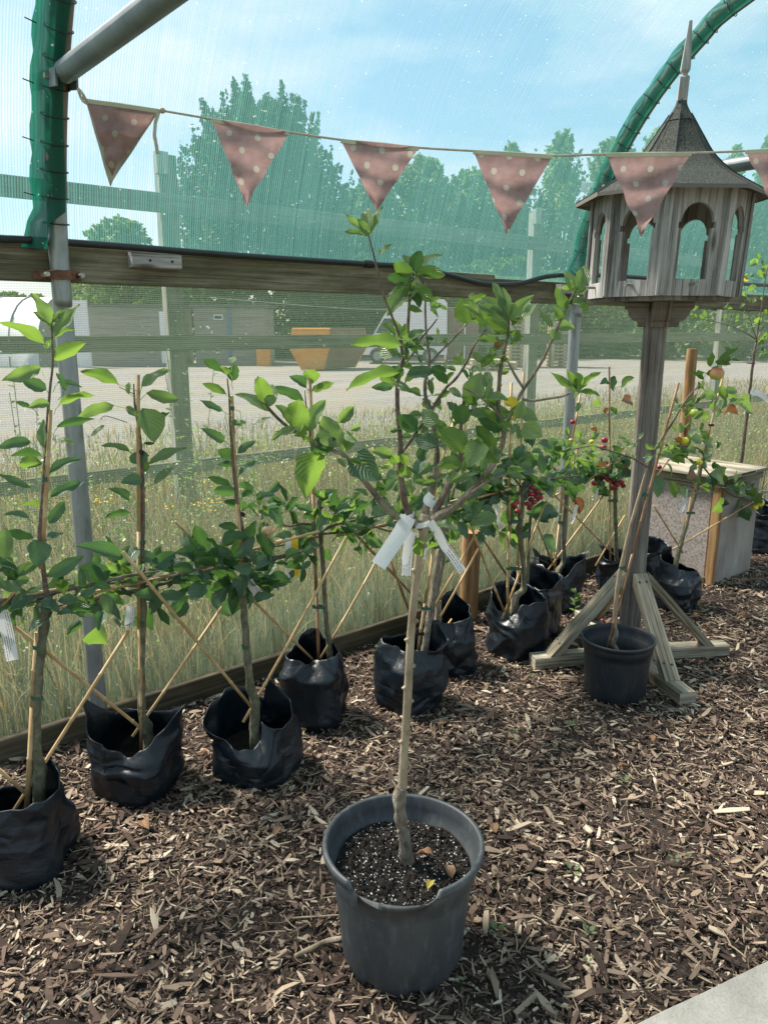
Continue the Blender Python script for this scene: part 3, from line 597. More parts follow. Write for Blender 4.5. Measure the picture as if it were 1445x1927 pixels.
# feet
ends = [G(1000, 1258), G(1292, 1330), G(1362, 1232), G(1092, 1168)]
ctr = BT.copy()
for k, e in enumerate(ends):
    e = np.array([e[0], e[1], 0.0]); d = nz(e-ctr); e2 = ctr + d*np.linalg.norm(e-ctr); e2[2] = 0.036; c2 = ctr+d*(0.05 if k % 2 else 0.012); c2[2] = 0.036
    mb = M(); beam(mb, c2, e2, 0.075, 0.055, ch=0.004); mb.build('foot_beam', MT['foot_wood'], bt, smooth=False)
    t0 = ctr+d*0.055; t0[2] = 0.415; t1 = ctr+d*(np.linalg.norm(e2-c2)*0.80); t1[2] = 0.072
    mb = M()
    # brace with mitred foot and head
    dd = nz(t1-t0); sd_ = nz(np.cross(d, up)); wB, hB = 0.068, 0.034; q0 = t0-dd*0.01; q1 = t1
    nB = np.cross(dd, sd_); nB = nB if nB[2] > 0 else -nB
    lo = -hB/2; v = []
    for s in (-1, 1):
        for h in (-1, 1):
            c = q0+sd_*s*wB/2+nB*h*hB/2; tpar = ((t0-c)@d)/(dd@d); v.append(c+dd*tpar)
    for s in (-1, 1):
        for h in (-1, 1):
            c = q1+sd_*s*wB/2+nB*h*hB/2; tpar = (0.0645-c[2])/dd[2]; v.append(c+dd*tpar)
    v = np.array(v); Ln = np.linalg.norm(q1-q0); of = k*3.1
    def quad(i, j, kk, l, u0, u1): mb.add(v[[i, j, kk, l]], [(0, 1, 2, 3)], [(of, of+u0), (of, of+u1), (of+Ln, of+u1), (of+Ln, of+u0)])
    quad(1, 3, 7, 5, 0, wB); quad(0, 4, 6, 2, 0.2, 0.2+wB) if False else mb.add(v[[0, 2, 6, 4]], [(3, 2, 1, 0)], [(of, of), (of, of+wB), (of+Ln, of+wB), (of+Ln, of)])
    quad(0, 1, 5, 4, 0.1, 0.1+hB); quad(3, 2, 6, 7, 0.15, 0.15+hB)
    mb.add(v[[0, 1, 3, 2]], [(0, 1, 2, 3)], [(0, 0), (0.01, 0), (0.01, 0.05), (0, 0.05)]); mb.add(v[[4, 5, 7, 6]], [(3, 2, 1, 0)], [(0, 0), (0.01, 0), (0.01, 0.05), (0, 0.05)])
    br = mb.build('brace', MT['foot_wood'], bt, smooth=False)
    for f, s in ((0.07, -0.018), (0.07, 0.016), (0.9, -0.016), (0.88, 0.018)):
        c = q0+(q1-q0)*f+sd_*s+nB*(hB/2-0.001); mb = M(); tube(mb, [c, c+nB*0.0018], 0.0055, 8); mb.build('screw', MT['tie'], br, smooth=False)
# house
RB = 0.300; zf = zat(1250, 556); zw = zat(1250, 372)
yaw = math.atan2(-BT[1], -BT[0])+R_(-1)
def oc(k, r, z, ln=0.0):
    a = yaw+k*math.pi/4; return BT+np.array([r*math.cos(a), r*math.sin(a), z])+lean*((z-1.0)/0.9)
mb = M()
for zz0, zz1 in ((zf-0.028, zf),):
    v = [oc(k, RB-0.022, zz0) for k in range(8)]+[oc(k, RB-0.022, zz1) for k in range(8)]
    mb.add(v, [tuple(range(8))[::-1], tuple(range(8, 16))]+[(k, (k+1) % 8, 8+(k+1) % 8, 8+k) for k in range(8)], [(q[0], q[1]) for q in v])
mb.build('floor', MT['post_wood'], bt, smooth=False)
for k in range(8):
    A, B = oc(k, RB, zf-0.012), oc(k+1, RB, zf-0.012); At, Bt = oc(k, RB+0.004, zw), oc(k+1, RB+0.004, zw)
    Wd = np.linalg.norm(B-A); Hh = zw-zf+0.012; ed = nz(B-A); mid0 = (A+B)/2; midt = (At+Bt)/2; upv = (midt-mid0)/Hh; nin = nz(np.cross(upv, ed)); nin = nin if nin@(BT-mid0+[0, 0, zf]) > 0 else -nin
    if (BT-mid0)[:2]@nin[:2] < 0: nin = -nin
    hw = Wd/2-0.001; ow = 0.058; sill = 0.060; spr = 0.245; arc = []
    for q in range(11): a = math.pi/2*(q/10); arc.append((-0.062*math.cos(a), spr+0.022+0.070*math.sin(a)))
    half = [(-hw, 0), (-0.0006, 0), (-0.0006, sill), (-ow, sill), (-ow, spr), (-ow-0.013, spr), (-ow-0.013, spr+0.022)]+arc[:-1]+[(-0.0006, arc[-1][1]), (-0.0006, Hh), (-hw, Hh)]
    mb = M(); th = 0.019
    for s in (1, -1):
        pr = [(s*x, z) for x, z in half]; n = len(pr)
        fr = [mid0+ed*x+upv*z for x, z in pr]; bk = [p+nin*th for p in fr]; o_ = rng.uniform(0, 30)
        uvp = [(o_+z, o_+x*1.0) for x, z in pr]
        mb.add(fr, [tuple(range(n))], uvp); mb.add(bk, [tuple(range(n))[::-1]], uvp)
        for i in range(n):
            j = (i+1) % n; mb.add([fr[i], fr[j], bk[j], bk[i]], [(0, 1, 2, 3)], [(o_+pr[i][1], o_), (o_+pr[j][1], o_), (o_+pr[j][1], o_+th), (o_+pr[i][1], o_+th)])
    wl = mb.build('arched_wall', MT['grey_wood'], bt, smooth=False)
    c0 = oc(k, RB+0.0045, zf-0.010); c1 = oc(k, RB+0.008, zw-0.002)
    tdir = nz([-math.sin(yaw+k*math.pi/4), math.cos(yaw+k*math.pi/4), 0])
    mb = M(); beam(mb, c0, c1, 0.030, 0.012, side=tdir, ch=0.005); mb.build('corner_strip', MT['grey_wood'], bt, smooth=False)
    if k in (0, 6, 7):
        mb = M(); c = mid0+upv*0.042-nin*0.001; tube(mb, [c+nin*0.01, c-nin*0.055], 0.0055, 8); mb.build('perch', MT['grey_wood'], bt, smooth=False)
# roof: concave felt hat in eight gores with lapped seams
za = zat(1289, 186); prof = [(0.018, za), (0.026, za-0.03), (0.060, zat(1289, 230)), (0.100, zat(1285, 262)), (0.145, zat(1280, 295)), (0.215, zat(1275, 327)), (0.290, zat(1270, 350)), (0.378, zw-0.006)]
prof2 = smooth_path([np.array([r, 0, z]) for r, z in prof], 4)
def roof(th):
    v = []
    for p in prof2:
        for k in range(8):
            for q in range(4):
                a = oc(k, p[0], p[2]-th); b = oc(k+1, p[0], p[2]-th); v.append(a*(1-q/4)+b*(q/4))
    return v
v1, v2 = roof(0), roof(0.010); n = 32; K = len(prof2); mb = M(); uv = [(x[0], x[1]) for x in v1]
mb.add(v1, [(i*n+j, i*n+(j+1) % n, (i+1)*n+(j+1) % n, (i+1)*n+j) for i in range(K-1) for j in range(n)], uv)
rf = mb.build('roof', MT['felt'], bt, smooth=False)
mb = M(); mb.add(v2, [(i*n+(j+1) % n, i*n+j, (i+1)*n+j, (i+1)*n+(j+1) % n) for i in range(K-1) for j in range(n)], uv)
mb.add([v1[(K-1)*n+j] for j in range(n)]+[v2[(K-1)*n+j]+np.array([0, 0, -0.004]) for j in range(n)], [(j, (j+1) % n, n+(j+1) % n, n+j) for j in range(n)], [(0, 0)]*(2*n))
mb.build('roof_boards', MT['post_wood'], rf, smooth=False)
mb = M()
for k in range(8):
    for sgn in (0.0,):
        tube(mb, [oc(k, p[0]+0.001, p[2]+0.001) for p in prof2[6:]], 0.0022, 5, 0, 1)
    tube(mb, [oc(k, p[0]*0.995, p[2])*(0.72)+oc(k+1, p[0]*0.995, p[2])*0.28+[0, 0, 0.0005] for p in prof2[8:]], 0.0013, 4, 0, 1)
rr = prof2[8]; tube(mb, [oc(k, rr[0]+0.001, rr[2]) for k in range(9)], 0.0028, 5, 0, 1)
mb.build('felt_seam', MT['felt_seam'], rf, smooth=False)
# spire
zs, zt = za-0.01, zat(1305, 39)+0.0; mb = M()
def sq(c, z, h): return [c+lean*((z-1.0)/0.9)*1.0+np.array([0, 0, z])+ (sA*sx+np.cross(up, sA)*sy)*h for sx, sy in ((-1, -1), (1, -1), (1, 1), (-1, 1))]
fin = [(zs, 0.018), (zs+0.085, 0.018), (zs+0.093, 0.010), (zs+0.101, 0.010), (zs+0.110, 0.017), (zs+0.125, 0.017), (zt, 0.0055)]
v = []; 
for z, h in fin: v += sq(BT, z, h)
for i in range(len(fin)-1):
    for j in range(4):
        q = [v[4*i+j], v[4*i+(j+1) % 4], v[4*i+4+(j+1) % 4], v[4*i+4+j]]; mb.add(q, [(0, 1, 2, 3)], [(fin[i][0], j*0.05), (fin[i][0], j*0.05+0.03), (fin[i+1][0], j*0.05+0.03), (fin[i+1][0], j*0.05)])
mb.add(v[-4:], [(0, 1, 2, 3)], [(0, 0)]*4); mb.build('spire', MT['grey_wood'], bt, smooth=False)
# corbel brackets under the floor
for k in range(4):
    a = a0+k*math.pi/2; dr = rt*math.cos(a)+fw*math.sin(a); sd_ = np.cross(up, dr); pr = [(0.042, 0), (0.135, 0), (0.135, -0.022), (0.122, -0.030), (0.116, -0.052), (0.098, -0.070), (0.080, -0.078), (0.078, -0.098), (0.042, -0.098)]
    mb = M(); f1 = []; f2 = []; zz = zf-0.030
    base = BT+lean*0.7
    for r, z in pr: f1.append(base+dr*r+sd_*0.036+[0, 0, zz+z]); f2.append(base+dr*r-sd_*0.036+[0, 0, zz+z])
    n = len(pr); uvp = [(r, z) for r, z in pr]; mb.add(f1, [tuple(range(n))], uvp); mb.add(f2, [tuple(range(n))[::-1]], uvp)
    for i in range(n): j = (i+1) % n; mb.add([f1[i], f2[i], f2[j], f1[j]], [(0, 1, 2, 3)], [(pr[i][0], 0.2), (pr[i][0], 0.27), (pr[j][0]+0.01, 0.27), (pr[j][0]+0.01, 0.2)])
    mb.build('bracket', MT['post_wood'], bt, smooth=False)

# ------------------------------------------------------------------ compost box
bx = thing('storage_box', (4.32, 2.10, 0), 'waist high plywood box with slatted lid and leaf shadow mottled front beside the netting', 'box')
bx0, bx1, by0, by1, bh = 4.318, 4.80, 2.105, 2.66, 0.0
bh = W(1338, 905, by0)[2]
def block(name, x0, x1, y0, y1, z0, z1, m, par):
    mb = M(); beam(mb, ((x0+x1)/2, (y0+y1)/2, z0), ((x0+x1)/2, (y0+y1)/2, z1), abs(x1-x0), abs(y1-y0), side=np.array([1.0, 0, 0]), ch=0.003); return mb.build(name, m, par, smooth=False)
block('side_panel', bx0+0.03, bx1, by0, by0+0.014, 0.0, bh-0.05, MT['ply'], bx)
block('front_panel', bx0+0.012, bx0+0.026, by0+0.06, by1, 0.035, bh-0.06, MT['shadow_mottled_ply'], bx)
block('back_panel', bx1-0.014, bx1-0.001, by0+0.016, by1, 0.0, bh-0.05, MT['ply'], bx)
block('corner_batten', bx0-0.004, bx0+0.028, by0-0.003, by0+0.048, 0.0, bh-0.052, MT['stake_wood'], bx)
mb = M(); beam(mb, (bx0+0.002, by0+0.05, 0.03), (bx0+0.002, by1, 0.03), 0.045, 0.02, side=up); mb.build('bottom_batten', MT['rail_wood'], bx, smooth=False)
mb = M(); beam(mb, (bx0-0.008, by0-0.008, bh-0.03), (bx0-0.008, by1, bh-0.03), 0.045, 0.018, side=up); beam(mb, (bx0+0.003, by0-0.0085, bh-0.03), (bx1, by0-0.0085, bh-0.03), 0.045, 0.017, side=up); mb.build('lid_frame', MT['rail_wood'], bx, smooth=False)
for i in range(3):
    xa = bx0-0.03+i*0.185; mb = M(); beam(mb, (xa+0.09, by0-0.035, bh+0.004), (xa+0.09, by1+0.0, bh+0.004), 0.179, 0.020); mb.build('lid_board', MT['foot_wood'], bx, smooth=False)

# stakes
def stake(px, py_top, gx, gy, wd, lab, Y=None, z0=None):
    b = G(gx, gy); t_ = D(px, py_top, b@fw); mb = M(); tube(mb, [b-[0, 0, 0.05], b*0.5+t_*0.5, t_], wd/2, 14, 0, 4)
    o = mb.build('wooden_stake', MT['stake_wood']); tag(o, lab, 'stake'); return o
stake(888, 1000, 880, 1168, 0.098, 'round orange brown timber stake standing against the base board between black bags')
b = np.array([4.86, 2.66, 0]); mb = M(); tube(mb, [b, b+[0, 0, W(1352, 655, 2.66)[2]]], 0.034, 14); tag(mb.build('wooden_stake', MT['stake_wood']), 'tall orange brown timber stake rising behind the plywood box', 'stake')

# ------------------------------------------------------------------ growing bags, pots, trees
def bag(root, c, rad, hsoil, rims, seed, rad_base=1.06, sq=0.17, tilt=(0, 0)):
    """black polythene planter bag; rims = [(deg from camera right, counter clockwise; height; radius factor)]"""
    rad = rad*.925; n, k1 = 150, 44; rims = sorted(rims); A = [r[0] for r in rims]; A = [A[-1]-360]+A+[A[0]+360]; Hs = [r[1] for r in rims]; Hs = [Hs[-1]]+Hs+[Hs[0]]; Fs = [r[2] for r in rims]; Fs = [Fs[-1]]+Fs+[Fs[0]]
    v = []; uv = []; rs = np.random.default_rng(seed); ph = rs.uniform(0, 6, 12); creases = []
    for _ in range(22):
        an = rs.normal(0, .45) if rs.random() < .7 else rs.normal(0, 1.2); zz_ = rs.uniform(0.0, hsoil*.55) if rs.random() < .5 else rs.uniform(hsoil*.4, hsoil*1.4)
        creases.append((rs.uniform(0, 6.28), zz_, (math.cos(an), math.sin(an)), rs.uniform(.03, .12), rs.uniform(.004, .011), rs.uniform(-.0065, .005)))
    def pos(t, f, inner=0.0):
        a = math.degrees(t) % 360; hr = np.interp(a, A, Hs); fr = np.interp(a, A, Fs); hr += 0.010*tri(t, seed*0.7+0.5, 17, seed+9); z = hr*f
        rr = rad*(1+sq*abs(math.cos(2*(t+ph[0])))**2 - sq/2)
        low = max(0, 1-z/0.05); rr *= (rad_base - 0.10*(z/max(hsoil, .05))*0.5) * (1-0.10*low*low)
        if z > hsoil:
            g = min(1, (z-hsoil)/max(0.02, hr-hsoil)); rr *= 1+(fr-1)*g
        nse = mnoise.noise(Vector((math.cos(t)*1.2+seed, math.sin(t)*1.2, z/rad*1.3)))
        rr += nse*0.010 - 0.002
        up_ = 1.0 if z < hsoil else 1.5
        rr += up_*(0.0150*tri(t+0.25*nse, z/0.085+seed*0.37+0.6*nse, 9, seed)+0.0055*tri(t+0.3*nse, z/0.038+seed, 19, seed+5))
        fd = 0.0
        for (t0, z0, ang, ln, wdt, hh) in creases:
            dt = ((t-t0+math.pi) % (2*math.pi)-math.pi)*rad; dz = z-z0
            if abs(dt) > ln+0.03: continue
            al = dt*ang[0]+dz*ang[1]; ac = (-dt*ang[1]+dz*ang[0])/wdt
            if abs(ac) < 3: fd += (2.1 if z > hsoil else 1)*hh*math.exp(-ac*ac)*max(0, 1-(al/ln)**2)
        rr += fd
        rr -= inner; d = rt*math.cos(t)+fw*math.sin(t)
        return c + d*rr + np.array([0, 0, z + 0.005*mnoise.noise(Vector((t*3, seed, 0)))*f]) + np.array([tilt[0], tilt[1], 0])*z
    for i in range(k1+1):
        f = i/k1
        for j in range(n): t = 2*math.pi*j/n; v.append(pos(t, f)); uv.append((j/n, f))
    fc = [(i*n+j, i*n+(j+1) % n, (i+1)*n+(j+1) % n, (i+1)*n+j) for i in range(k1) for j in range(n)]
    nb = len(v); k2 = 12
    for i in range(k2+1):
        f = 1-i/k2*0.75
        for j in range(n): t = 2*math.pi*j/n; v.append(pos(t, f, 0.0025)); uv.append((j/n, f))
    fc += [(nb+i*n+j, nb+i*n+(j+1) % n, nb+(i+1)*n+(j+1) % n, nb+(i+1)*n+j) for i in range(k2) for j in range(n)]
    fc += [(k1*n+j, k1*n+(j+1) % n, nb+(j+1) % n, nb+j) for j in range(n)]
    mb = M(); mb.add(v, fc, uv); mb.build('bag', MT['poly'], root)
    soil(root, c, rad*0.93, hsoil*0.80, seed)
def hsh(i, j, k):
    q = math.sin(i*127.1+j*311.7+k*74.7)*43758.5453; return (q-math.floor(q))*2-1
def tri(t, v, nu, k):
    """facetted crumple: straight interpolation over a triangle lattice round the bag"""
    u = t/(2*math.pi)*nu + 0.5*math.floor(v)*0 ; i, j = math.floor(u), math.floor(v); a, b = u-i, v-j
    h = lambda p, q: hsh(p % nu, q, k)
    if (i+j) % 2: 
        if a+b < 1: return h(i, j)*(1-a-b)+h(i+1, j)*a+h(i, j+1)*b
        return h(i+1, j+1)*(a+b-1)+h(i+1, j)*(1-b)+h(i, j+1)*(1-a)
    if a > b: return h(i, j)*(1-a)+h(i+1, j)*(a-b)+h(i+1, j+1)*b
    return h(i, j)*(1-b)+h(i, j+1)*(b-a)+h(i+1, j+1)*a
def soil(root, c, rad, z, seed, perlite=0):
    mb = M(); v = [c+[0, 0, z]]; uv = [(0, 0)]; n = 36
    for i in range(1, 13):
        for j in range(n):
            t = 2*math.pi*j/n; r = rad*i/12; v.append(c+np.array([r*math.cos(t), r*math.sin(t), z+0.012*mnoise.fractal(Vector((r*14*math.cos(t)+seed, r*14*math.sin(t), seed)), 1, 2, 4)])); uv.append((0, 0))
    fc = [(0, 1+j, 1+(j+1) % n) for j in range(n)]+[(1+i*n+j, 1+(i+1)*n+j, 1+(i+1)*n+(j+1) % n, 1+i*n+(j+1) % n) for i in range(11) for j in range(n)]
    mb.add(v, fc, uv); so = mb.build('soil', MT['soil'], root)
    if perlite:
        mb = M(); r2 = np.random.default_rng(5)
        for _ in range(perlite):
            t = r2.uniform(0, 6.28); r = rad*math.sqrt(r2.random())*0.97; s = abs(r2.normal(0.0009, 0.0006))+0.0007
            p = c+np.array([r*math.cos(t), r*math.sin(t), z+0.004+0.012*mnoise.fractal(Vector((r*14*math.cos(t)+seed, r*14*math.sin(t), seed)), 1, 2, 4)])
            o8 = [p+np.array(q)*s*r2.uniform(0.7, 1.3, 3) for q in ((1, 0, 0), (-1, 0, 0), (0, 1, 0), (0, -1, 0), (0, 0, 1), (0, 0, -1))]
            mb.add(o8, [(0, 2, 4), (2, 1, 4), (1, 3, 4), (3, 0, 4)])
        q = mb.build('perlite', MT['white_bit'], so, smooth=False); q['kind'] = 'stuff'
        mb = M()
        for _ in range(1500):
            t = r2.uniform(0, 6.28); r = rad*math.sqrt(r2.random())*0.97; s = abs(r2.normal(0.002, 0.002))+0.0012
            p = c+np.array([r*math.cos(t), r*math.sin(t), z+0.003+0.012*mnoise.fractal(Vector((r*14*math.cos(t)+seed, r*14*math.sin(t), seed)), 1, 2, 4)])
            o8 = [p+np.array(q)*s*r2.uniform(0.5, 1.6, 3) for q in ((1, 0, 0), (-1, 0, 0), (0, 1, 0), (0, -1, 0), (0, 0, 1), (0, 0, -1))]
            mb.add(o8, [(0, 2, 4), (2, 1, 4), (1, 3, 4), (3, 0, 4)])
        q = mb.build('crumb', MT['soil'], so, smooth=False); q['kind'] = 'stuff'

def leaf(mb, base, tip, wd=0.5, side=None, cup=0.12, droop=0.12, pet=None, m=0, rg=random, fold=0.0):
    """one apple leaf; base and tip of the blade, width as a share of its length"""
    base = np.asarray(base, float); tip = np.asarray(tip, float); ax = tip-base; Ln = np.linalg.norm(ax)
    if Ln < 1e-4: return
    ax = ax/Ln
    if side is None: side = np.array([rg.uniform(-1, 1), rg.uniform(-1, 1), rg.uniform(-0.5, 0.5)])
    s = side-ax*np.dot(side, ax)
    if np.linalg.norm(s) < 1e-3: s = np.cross(ax, up)
    s = nz(s); nn = np.cross(ax, s)
    if nn[2] < 0: nn = -nn; s = -s
    K, J = 8, 3; v = []; uv = []; w1 = rg.uniform(0, 6); w2 = rg.uniform(0.015, 0.055)
    tw = rg.uniform(-0.35, 0.35)
    for i in range(K+1):
        t = i/K; hw = Ln*wd*0.5*(math.sin(math.pi*min(1, t**0.82))**0.72 if 0 < t < 1 else 0.02)*(1-0.12*t)
        cx = base+ax*Ln*t + nn*(-droop*Ln*(t*t) + droop*Ln*t*1.0)
        a = tw*(t-0.3); cx = cx+s*(Ln*0.05*math.sin(w1)*math.sin(math.pi*t)); sx = s*math.cos(a)+nn*math.sin(a); nx_ = nn*math.cos(a)-s*math.sin(a)
        for j in range(-J, J+1):
            q = j/J; e = hw*q*(1+0.07*math.sin(i*2.4+w1)); z = cup*hw*(1.6*abs(q)**1.1)+w2*Ln*math.sin(t*11+w1+(2.2 if q > 0 else 0))*abs(q)**1.5
            v.append(cx+sx*e+nx_*z); uv.append((t, 0.5+0.5*q))
    w_ = 2*J+1
    mb.add(v, [(i*w_+j, i*w_+j+1, (i+1)*w_+j+1, (i+1)*w_+j) for i in range(K) for j in range(w_-1)], uv, m)
    if pet is not None:
        p = np.asarray(pet, float); pm = (p+base)/2+nn*0.004
        for a, b in ((p, pm), (pm, base+ax*0.004)):
            sd = nz(np.cross(b-a, ca))*0.0009
            mb.add([a-sd, a+sd, b+sd, b-sd], [(0, 1, 2, 3)], [(0.5, 0.5)]*4, m)

class Tree:
    """tree in a pot or bag; all points are found from photo pixels on its own upright plane"""
    def __init__(s, name, c, label, group='apple trees potted in black bags along the netting', cat='fruit tree', Y=None, dist=None, leafs=('leaf_dark', 'leaf_mid', 'leaf_bright', 'leaf_brown', 'leaf_yellow'), mm=1.0):
        s.root = thing(name, (c[0], c[1], 0), label, cat, group); s.c = np.array([c[0], c[1], 0.0]); s.Y = Y; s.dist = dist; s.leafm = leafs; s.lm = M(); s.mm = mm
    def P(s, x, y, off=0.0):
        if s.Y is not None: return W(x, y, s.Y+off)
        return D(x, y, s.dist+off)
    def pts(s, L_): return [s.P(*q) for q in L_]
    def limb(s, name, L_, r, mat, lump=0.25, n=8, sub=5):
        mb = M(); tube(mb, s.pts(L_), r, n, 0, sub, lump); return mb.build(name, MT[mat], s.root)
    def limbs(s, name, LL, mat, lump=0.22, n=7):
        mb = M()
        for L_, r in LL: tube(mb, s.pts(L_), r, n, 0, 5, lump)
        return mb.build(name, MT[mat], s.root)
    def cane(s, a, b, r=0.0048, mat='cane', node=True):
        A, B = s.P(*a), s.P(*b); mb = M(); d = B-A; Ln = np.linalg.norm(d); k = max(2, int(Ln/0.13)); pts = []; rr = []
        q = np.random.default_rng(int(abs(A[0]*1000))); bo = nz(np.cross(d, up))*q.normal(0, 0.004)
        for i in range(k+1):
            f = i/k; c_ = A+d*f+bo*math.sin(f*math.pi)
            if node and 0 < i < k: pts += [c_-d/Ln*0.004, c_, c_+d/Ln*0.004]; rr += [r, r*1.3, r]
            else: pts.append(c_); rr.append(r)
        # piecewise radius
        v = []; P_ = pts; kk = len(P_); n = 8; dd = nz(d); a_ = nz(np.cross(dd, [0.1, 0.2, 1])); b_ = np.cross(a_, dd); uv = []
        for p, ra in zip(P_, rr):
            for j in range(n): t = 2*math.pi*j/n; v.append(p+(a_*math.cos(t)+b_*math.sin(t))*ra); uv.append((j/n, 0))
        mb.add(v, [(i*n+j, i*n+(j+1) % n, (i+1)*n+(j+1) % n, (i+1)*n+j) for i in range(kk-1) for j in range(n)]+[tuple(range(n))[::-1], tuple(range((kk-1)*n, kk*n))], uv)
        return mb.build('cane', MT[mat], s.root)
    def L(s, bx, by, tx, ty, w=0.5, off=None, m=1, pet=None, face=0.6, cup=0.12, droop=0.12):
        o1 = random.uniform(-0.03, 0.03) if off is None else off; o2 = o1+random.uniform(-0.03, 0.03)
        if s.Y is not None: tx, ty, w, cup, droop = bx+(tx-bx)*1.12, by+(ty-by)*1.12, w*1.1, random.uniform(.1, .5), random.uniform(0, .4)
        A, B = s.P(bx, by, o1), s.P(tx, ty, o2); ax = nz(B-A)
        v_ = nz(A-C0); flat = nz(np.cross(ax, v_)); edge = nz(np.cross(ax, flat))
        ang = (1-face)*math.pi/2*random.choice((-1, 1)); sd = flat*math.cos(ang)+edge*math.sin(ang)
        leaf(s.lm, A, B, w, sd, cup, droop, s.P(*pet, o1*0.3) if pet else None, m)
    def cluster(s, cx, cy, n, size=30, m=1, m2=None, off=0.0, spread=1.0, flat=0.55, upb=0.3, wd=0.52, depth=0.05):
        """whorl of n leaves; size = blade length in photo pixels"""
        n = int(round(n*(1.25 if s.Y is not None else 1.15))) if size >= 32 else n; size *= ((1.25 if size >= 32 else 1.1) if s.Y is not None else 0.98)
        for i in range(n):
            a = random.uniform(0, 2*math.pi); r0 = size*random.uniform(0.08, 0.5)*spread; ln = size*random.uniform(0.65, 1.15)
            dx, dy = math.cos(a), math.sin(a)*0.8-upb; q = math.hypot(dx, dy) or 1; dx /= q; dy /= q; fs = random.uniform(0.6, 1.0)
            ox = random.uniform(-1, 1)*size*0.35*spread; oy = random.uniform(-1, 1)*size*0.35*spread
            o1 = off+random.uniform(-depth, depth); mat = m if (m2 is None or random.random() < 0.6) else m2
            bx, by = cx+ox+dx*r0, cy+oy+dy*r0
            A, B = s.P(bx, by, o1), s.P(bx+dx*ln*fs, by+dy*ln*fs, o1+random.uniform(-1, 1)*0.0009*ln*math.sqrt(1-fs*fs+0.05)*1.4)
            ax = nz(B-A); v_ = nz(A-C0); fl = nz(np.cross(ax, v_)); ed = nz(np.cross(ax, fl)); ang = random.gauss(0, 0.75)
            leaf(s.lm, A, B, wd*random.uniform(0.8, 1.15), fl*math.cos(ang)+ed*math.sin(ang), random.uniform(0.1, 0.55), random.uniform(-0.1, 0.45), s.P(cx+ox*0.3, cy+oy*0.3, off) if random.random() < 0.7 else None, mat)
    def strap(s, x, y, w, r=0.011, mat='strap'):
        p = s.P(x, y); q = s.P(x+w, y); c_ = (p+q)/2; hw = np.linalg.norm(q-p)/2; d = nz(q-p); e = nz(np.cross(d, up)); mb = M(); v = []
        for j in range(20):
            t = 2*math.pi*j/20; v += [c_+d*hw*math.cos(t)+e*r*1.2*math.sin(t)+[0, 0, z] for z in (-0.006, 0.006)]
        mb.add(v, [(2*j, 2*((j+1) % 20), 2*((j+1) % 20)+1, 2*j+1) for j in range(20)]); return mb.build('tree_tie', MT[mat], s.root)
    def apple(s, x, y, rpx, mat='apple_green', name='apple', off=-0.01):
        p = s.P(x, y, off); r = rpx*((p-C0)@ca)/CF; mb = M(); ball(mb, p, r); o = mb.build(name, MT[mat], s.root)
        st = M(); tube(st, [p+[0, 0, r*0.6], p+[0.002, 0, r*1.5]], 0.0012, 5); st.build('stalk', MT['bark_twig'], o); return o
    def tagm(s, L_, wpx, mat='tag_paper', off=-0.02, side=None):
        P_ = [s.P(x, y, off) for x, y in L_]; P_ = smooth_path(P_, 4) if len(P_) > 2 else P_; k = len(P_); hw = wpx/2*((P_[0]-C0)@ca)/CF; v = []; uv = []; Lc = 0
        for i in range(k):
            d = nz(P_[min(i+1, k-1)]-P_[max(i-1, 0)]); sd = nz(np.cross(d, P_[i]-C0)) if side is None else side; Lc += np.linalg.norm(P_[i]-P_[i-1]) if i else 0
            n_ = nz(np.cross(d, sd))
            for q in (-1, -0.5, 0, 0.5, 1): v.append(P_[i]+sd*hw*q+n_*0.002*(q*q)); uv.append((Lc, hw*q+hw))
        mb = M(); mb.add(v, [(i*5+j, i*5+j+1, (i+1)*5+j+1, (i+1)*5+j) for i in range(k-1) for j in range(4)], uv); return mb.build('plant_tag', MT[mat], s.root)
    def done(s):
        if s.lm.n: 
            o = s.lm.build('foliage', [MT[q] for q in s.leafm], s.root)
            if 0: o['kind'] = 'stuff'
def tagmat(name, paper, ink=0.75):
    m, t, o = newmat(name); c = coord(t, 'UV'); sp = t.nodes.new('ShaderNodeSeparateXYZ'); t.links.new(c, sp.inputs[0])
    ln = mth(t, 'SINE', mth(t, 'MULTIPLY', sp.outputs[1], 2*math.pi/0.0052)); l = ramp(t, ln, [(0.45, (0, 0, 0)), (0.6, (1, 1, 1))])
    wd = ramp(t, noise_n(t, coord(t, 'UV', (420, 290, 1)), 1.0, 2, 0.5), [(0.42, (0, 0, 0)), (0.5, (1, 1, 1))]); blk = ramp(t, noise_n(t, coord(t, 'UV', (14, 30, 1)), 1.0, 0, 0.5), [(0.44, (0, 0, 0)), (0.46, (1, 1, 1))])
    f = mth(t, 'MULTIPLY', mth(t, 'MULTIPLY', l, wd), mth(t, 'MULTIPLY', blk, ink)); col = mixc(t, f, paper, (0.04, 0.04, 0.045))
    b = bsdf(t, None, col, 0.45); tr = t.nodes.new('ShaderNodeBsdfTranslucent'); t.links.new(col, tr.inputs[0]); ms = t.nodes.new('ShaderNodeMixShader'); ms.inputs[0].default_value = 0.25
    t.links.new(b.outputs[0], ms.inputs[1]); t.links.new(tr.outputs[0], ms.inputs[2]); t.links.new(ms.outputs[0], o.inputs[0]); return m
MT['tag_paper'] = tagmat('tag_paper', (0.80, 0.81, 0.80), 1.0); MT['tag_faint'] = tagmat('tag_faint', (0.78, 0.84, 0.86), 0.16); MT['tag_yellow'] = tagmat('tag_yellow', (0.85, 0.60, 0.03), 0.3)

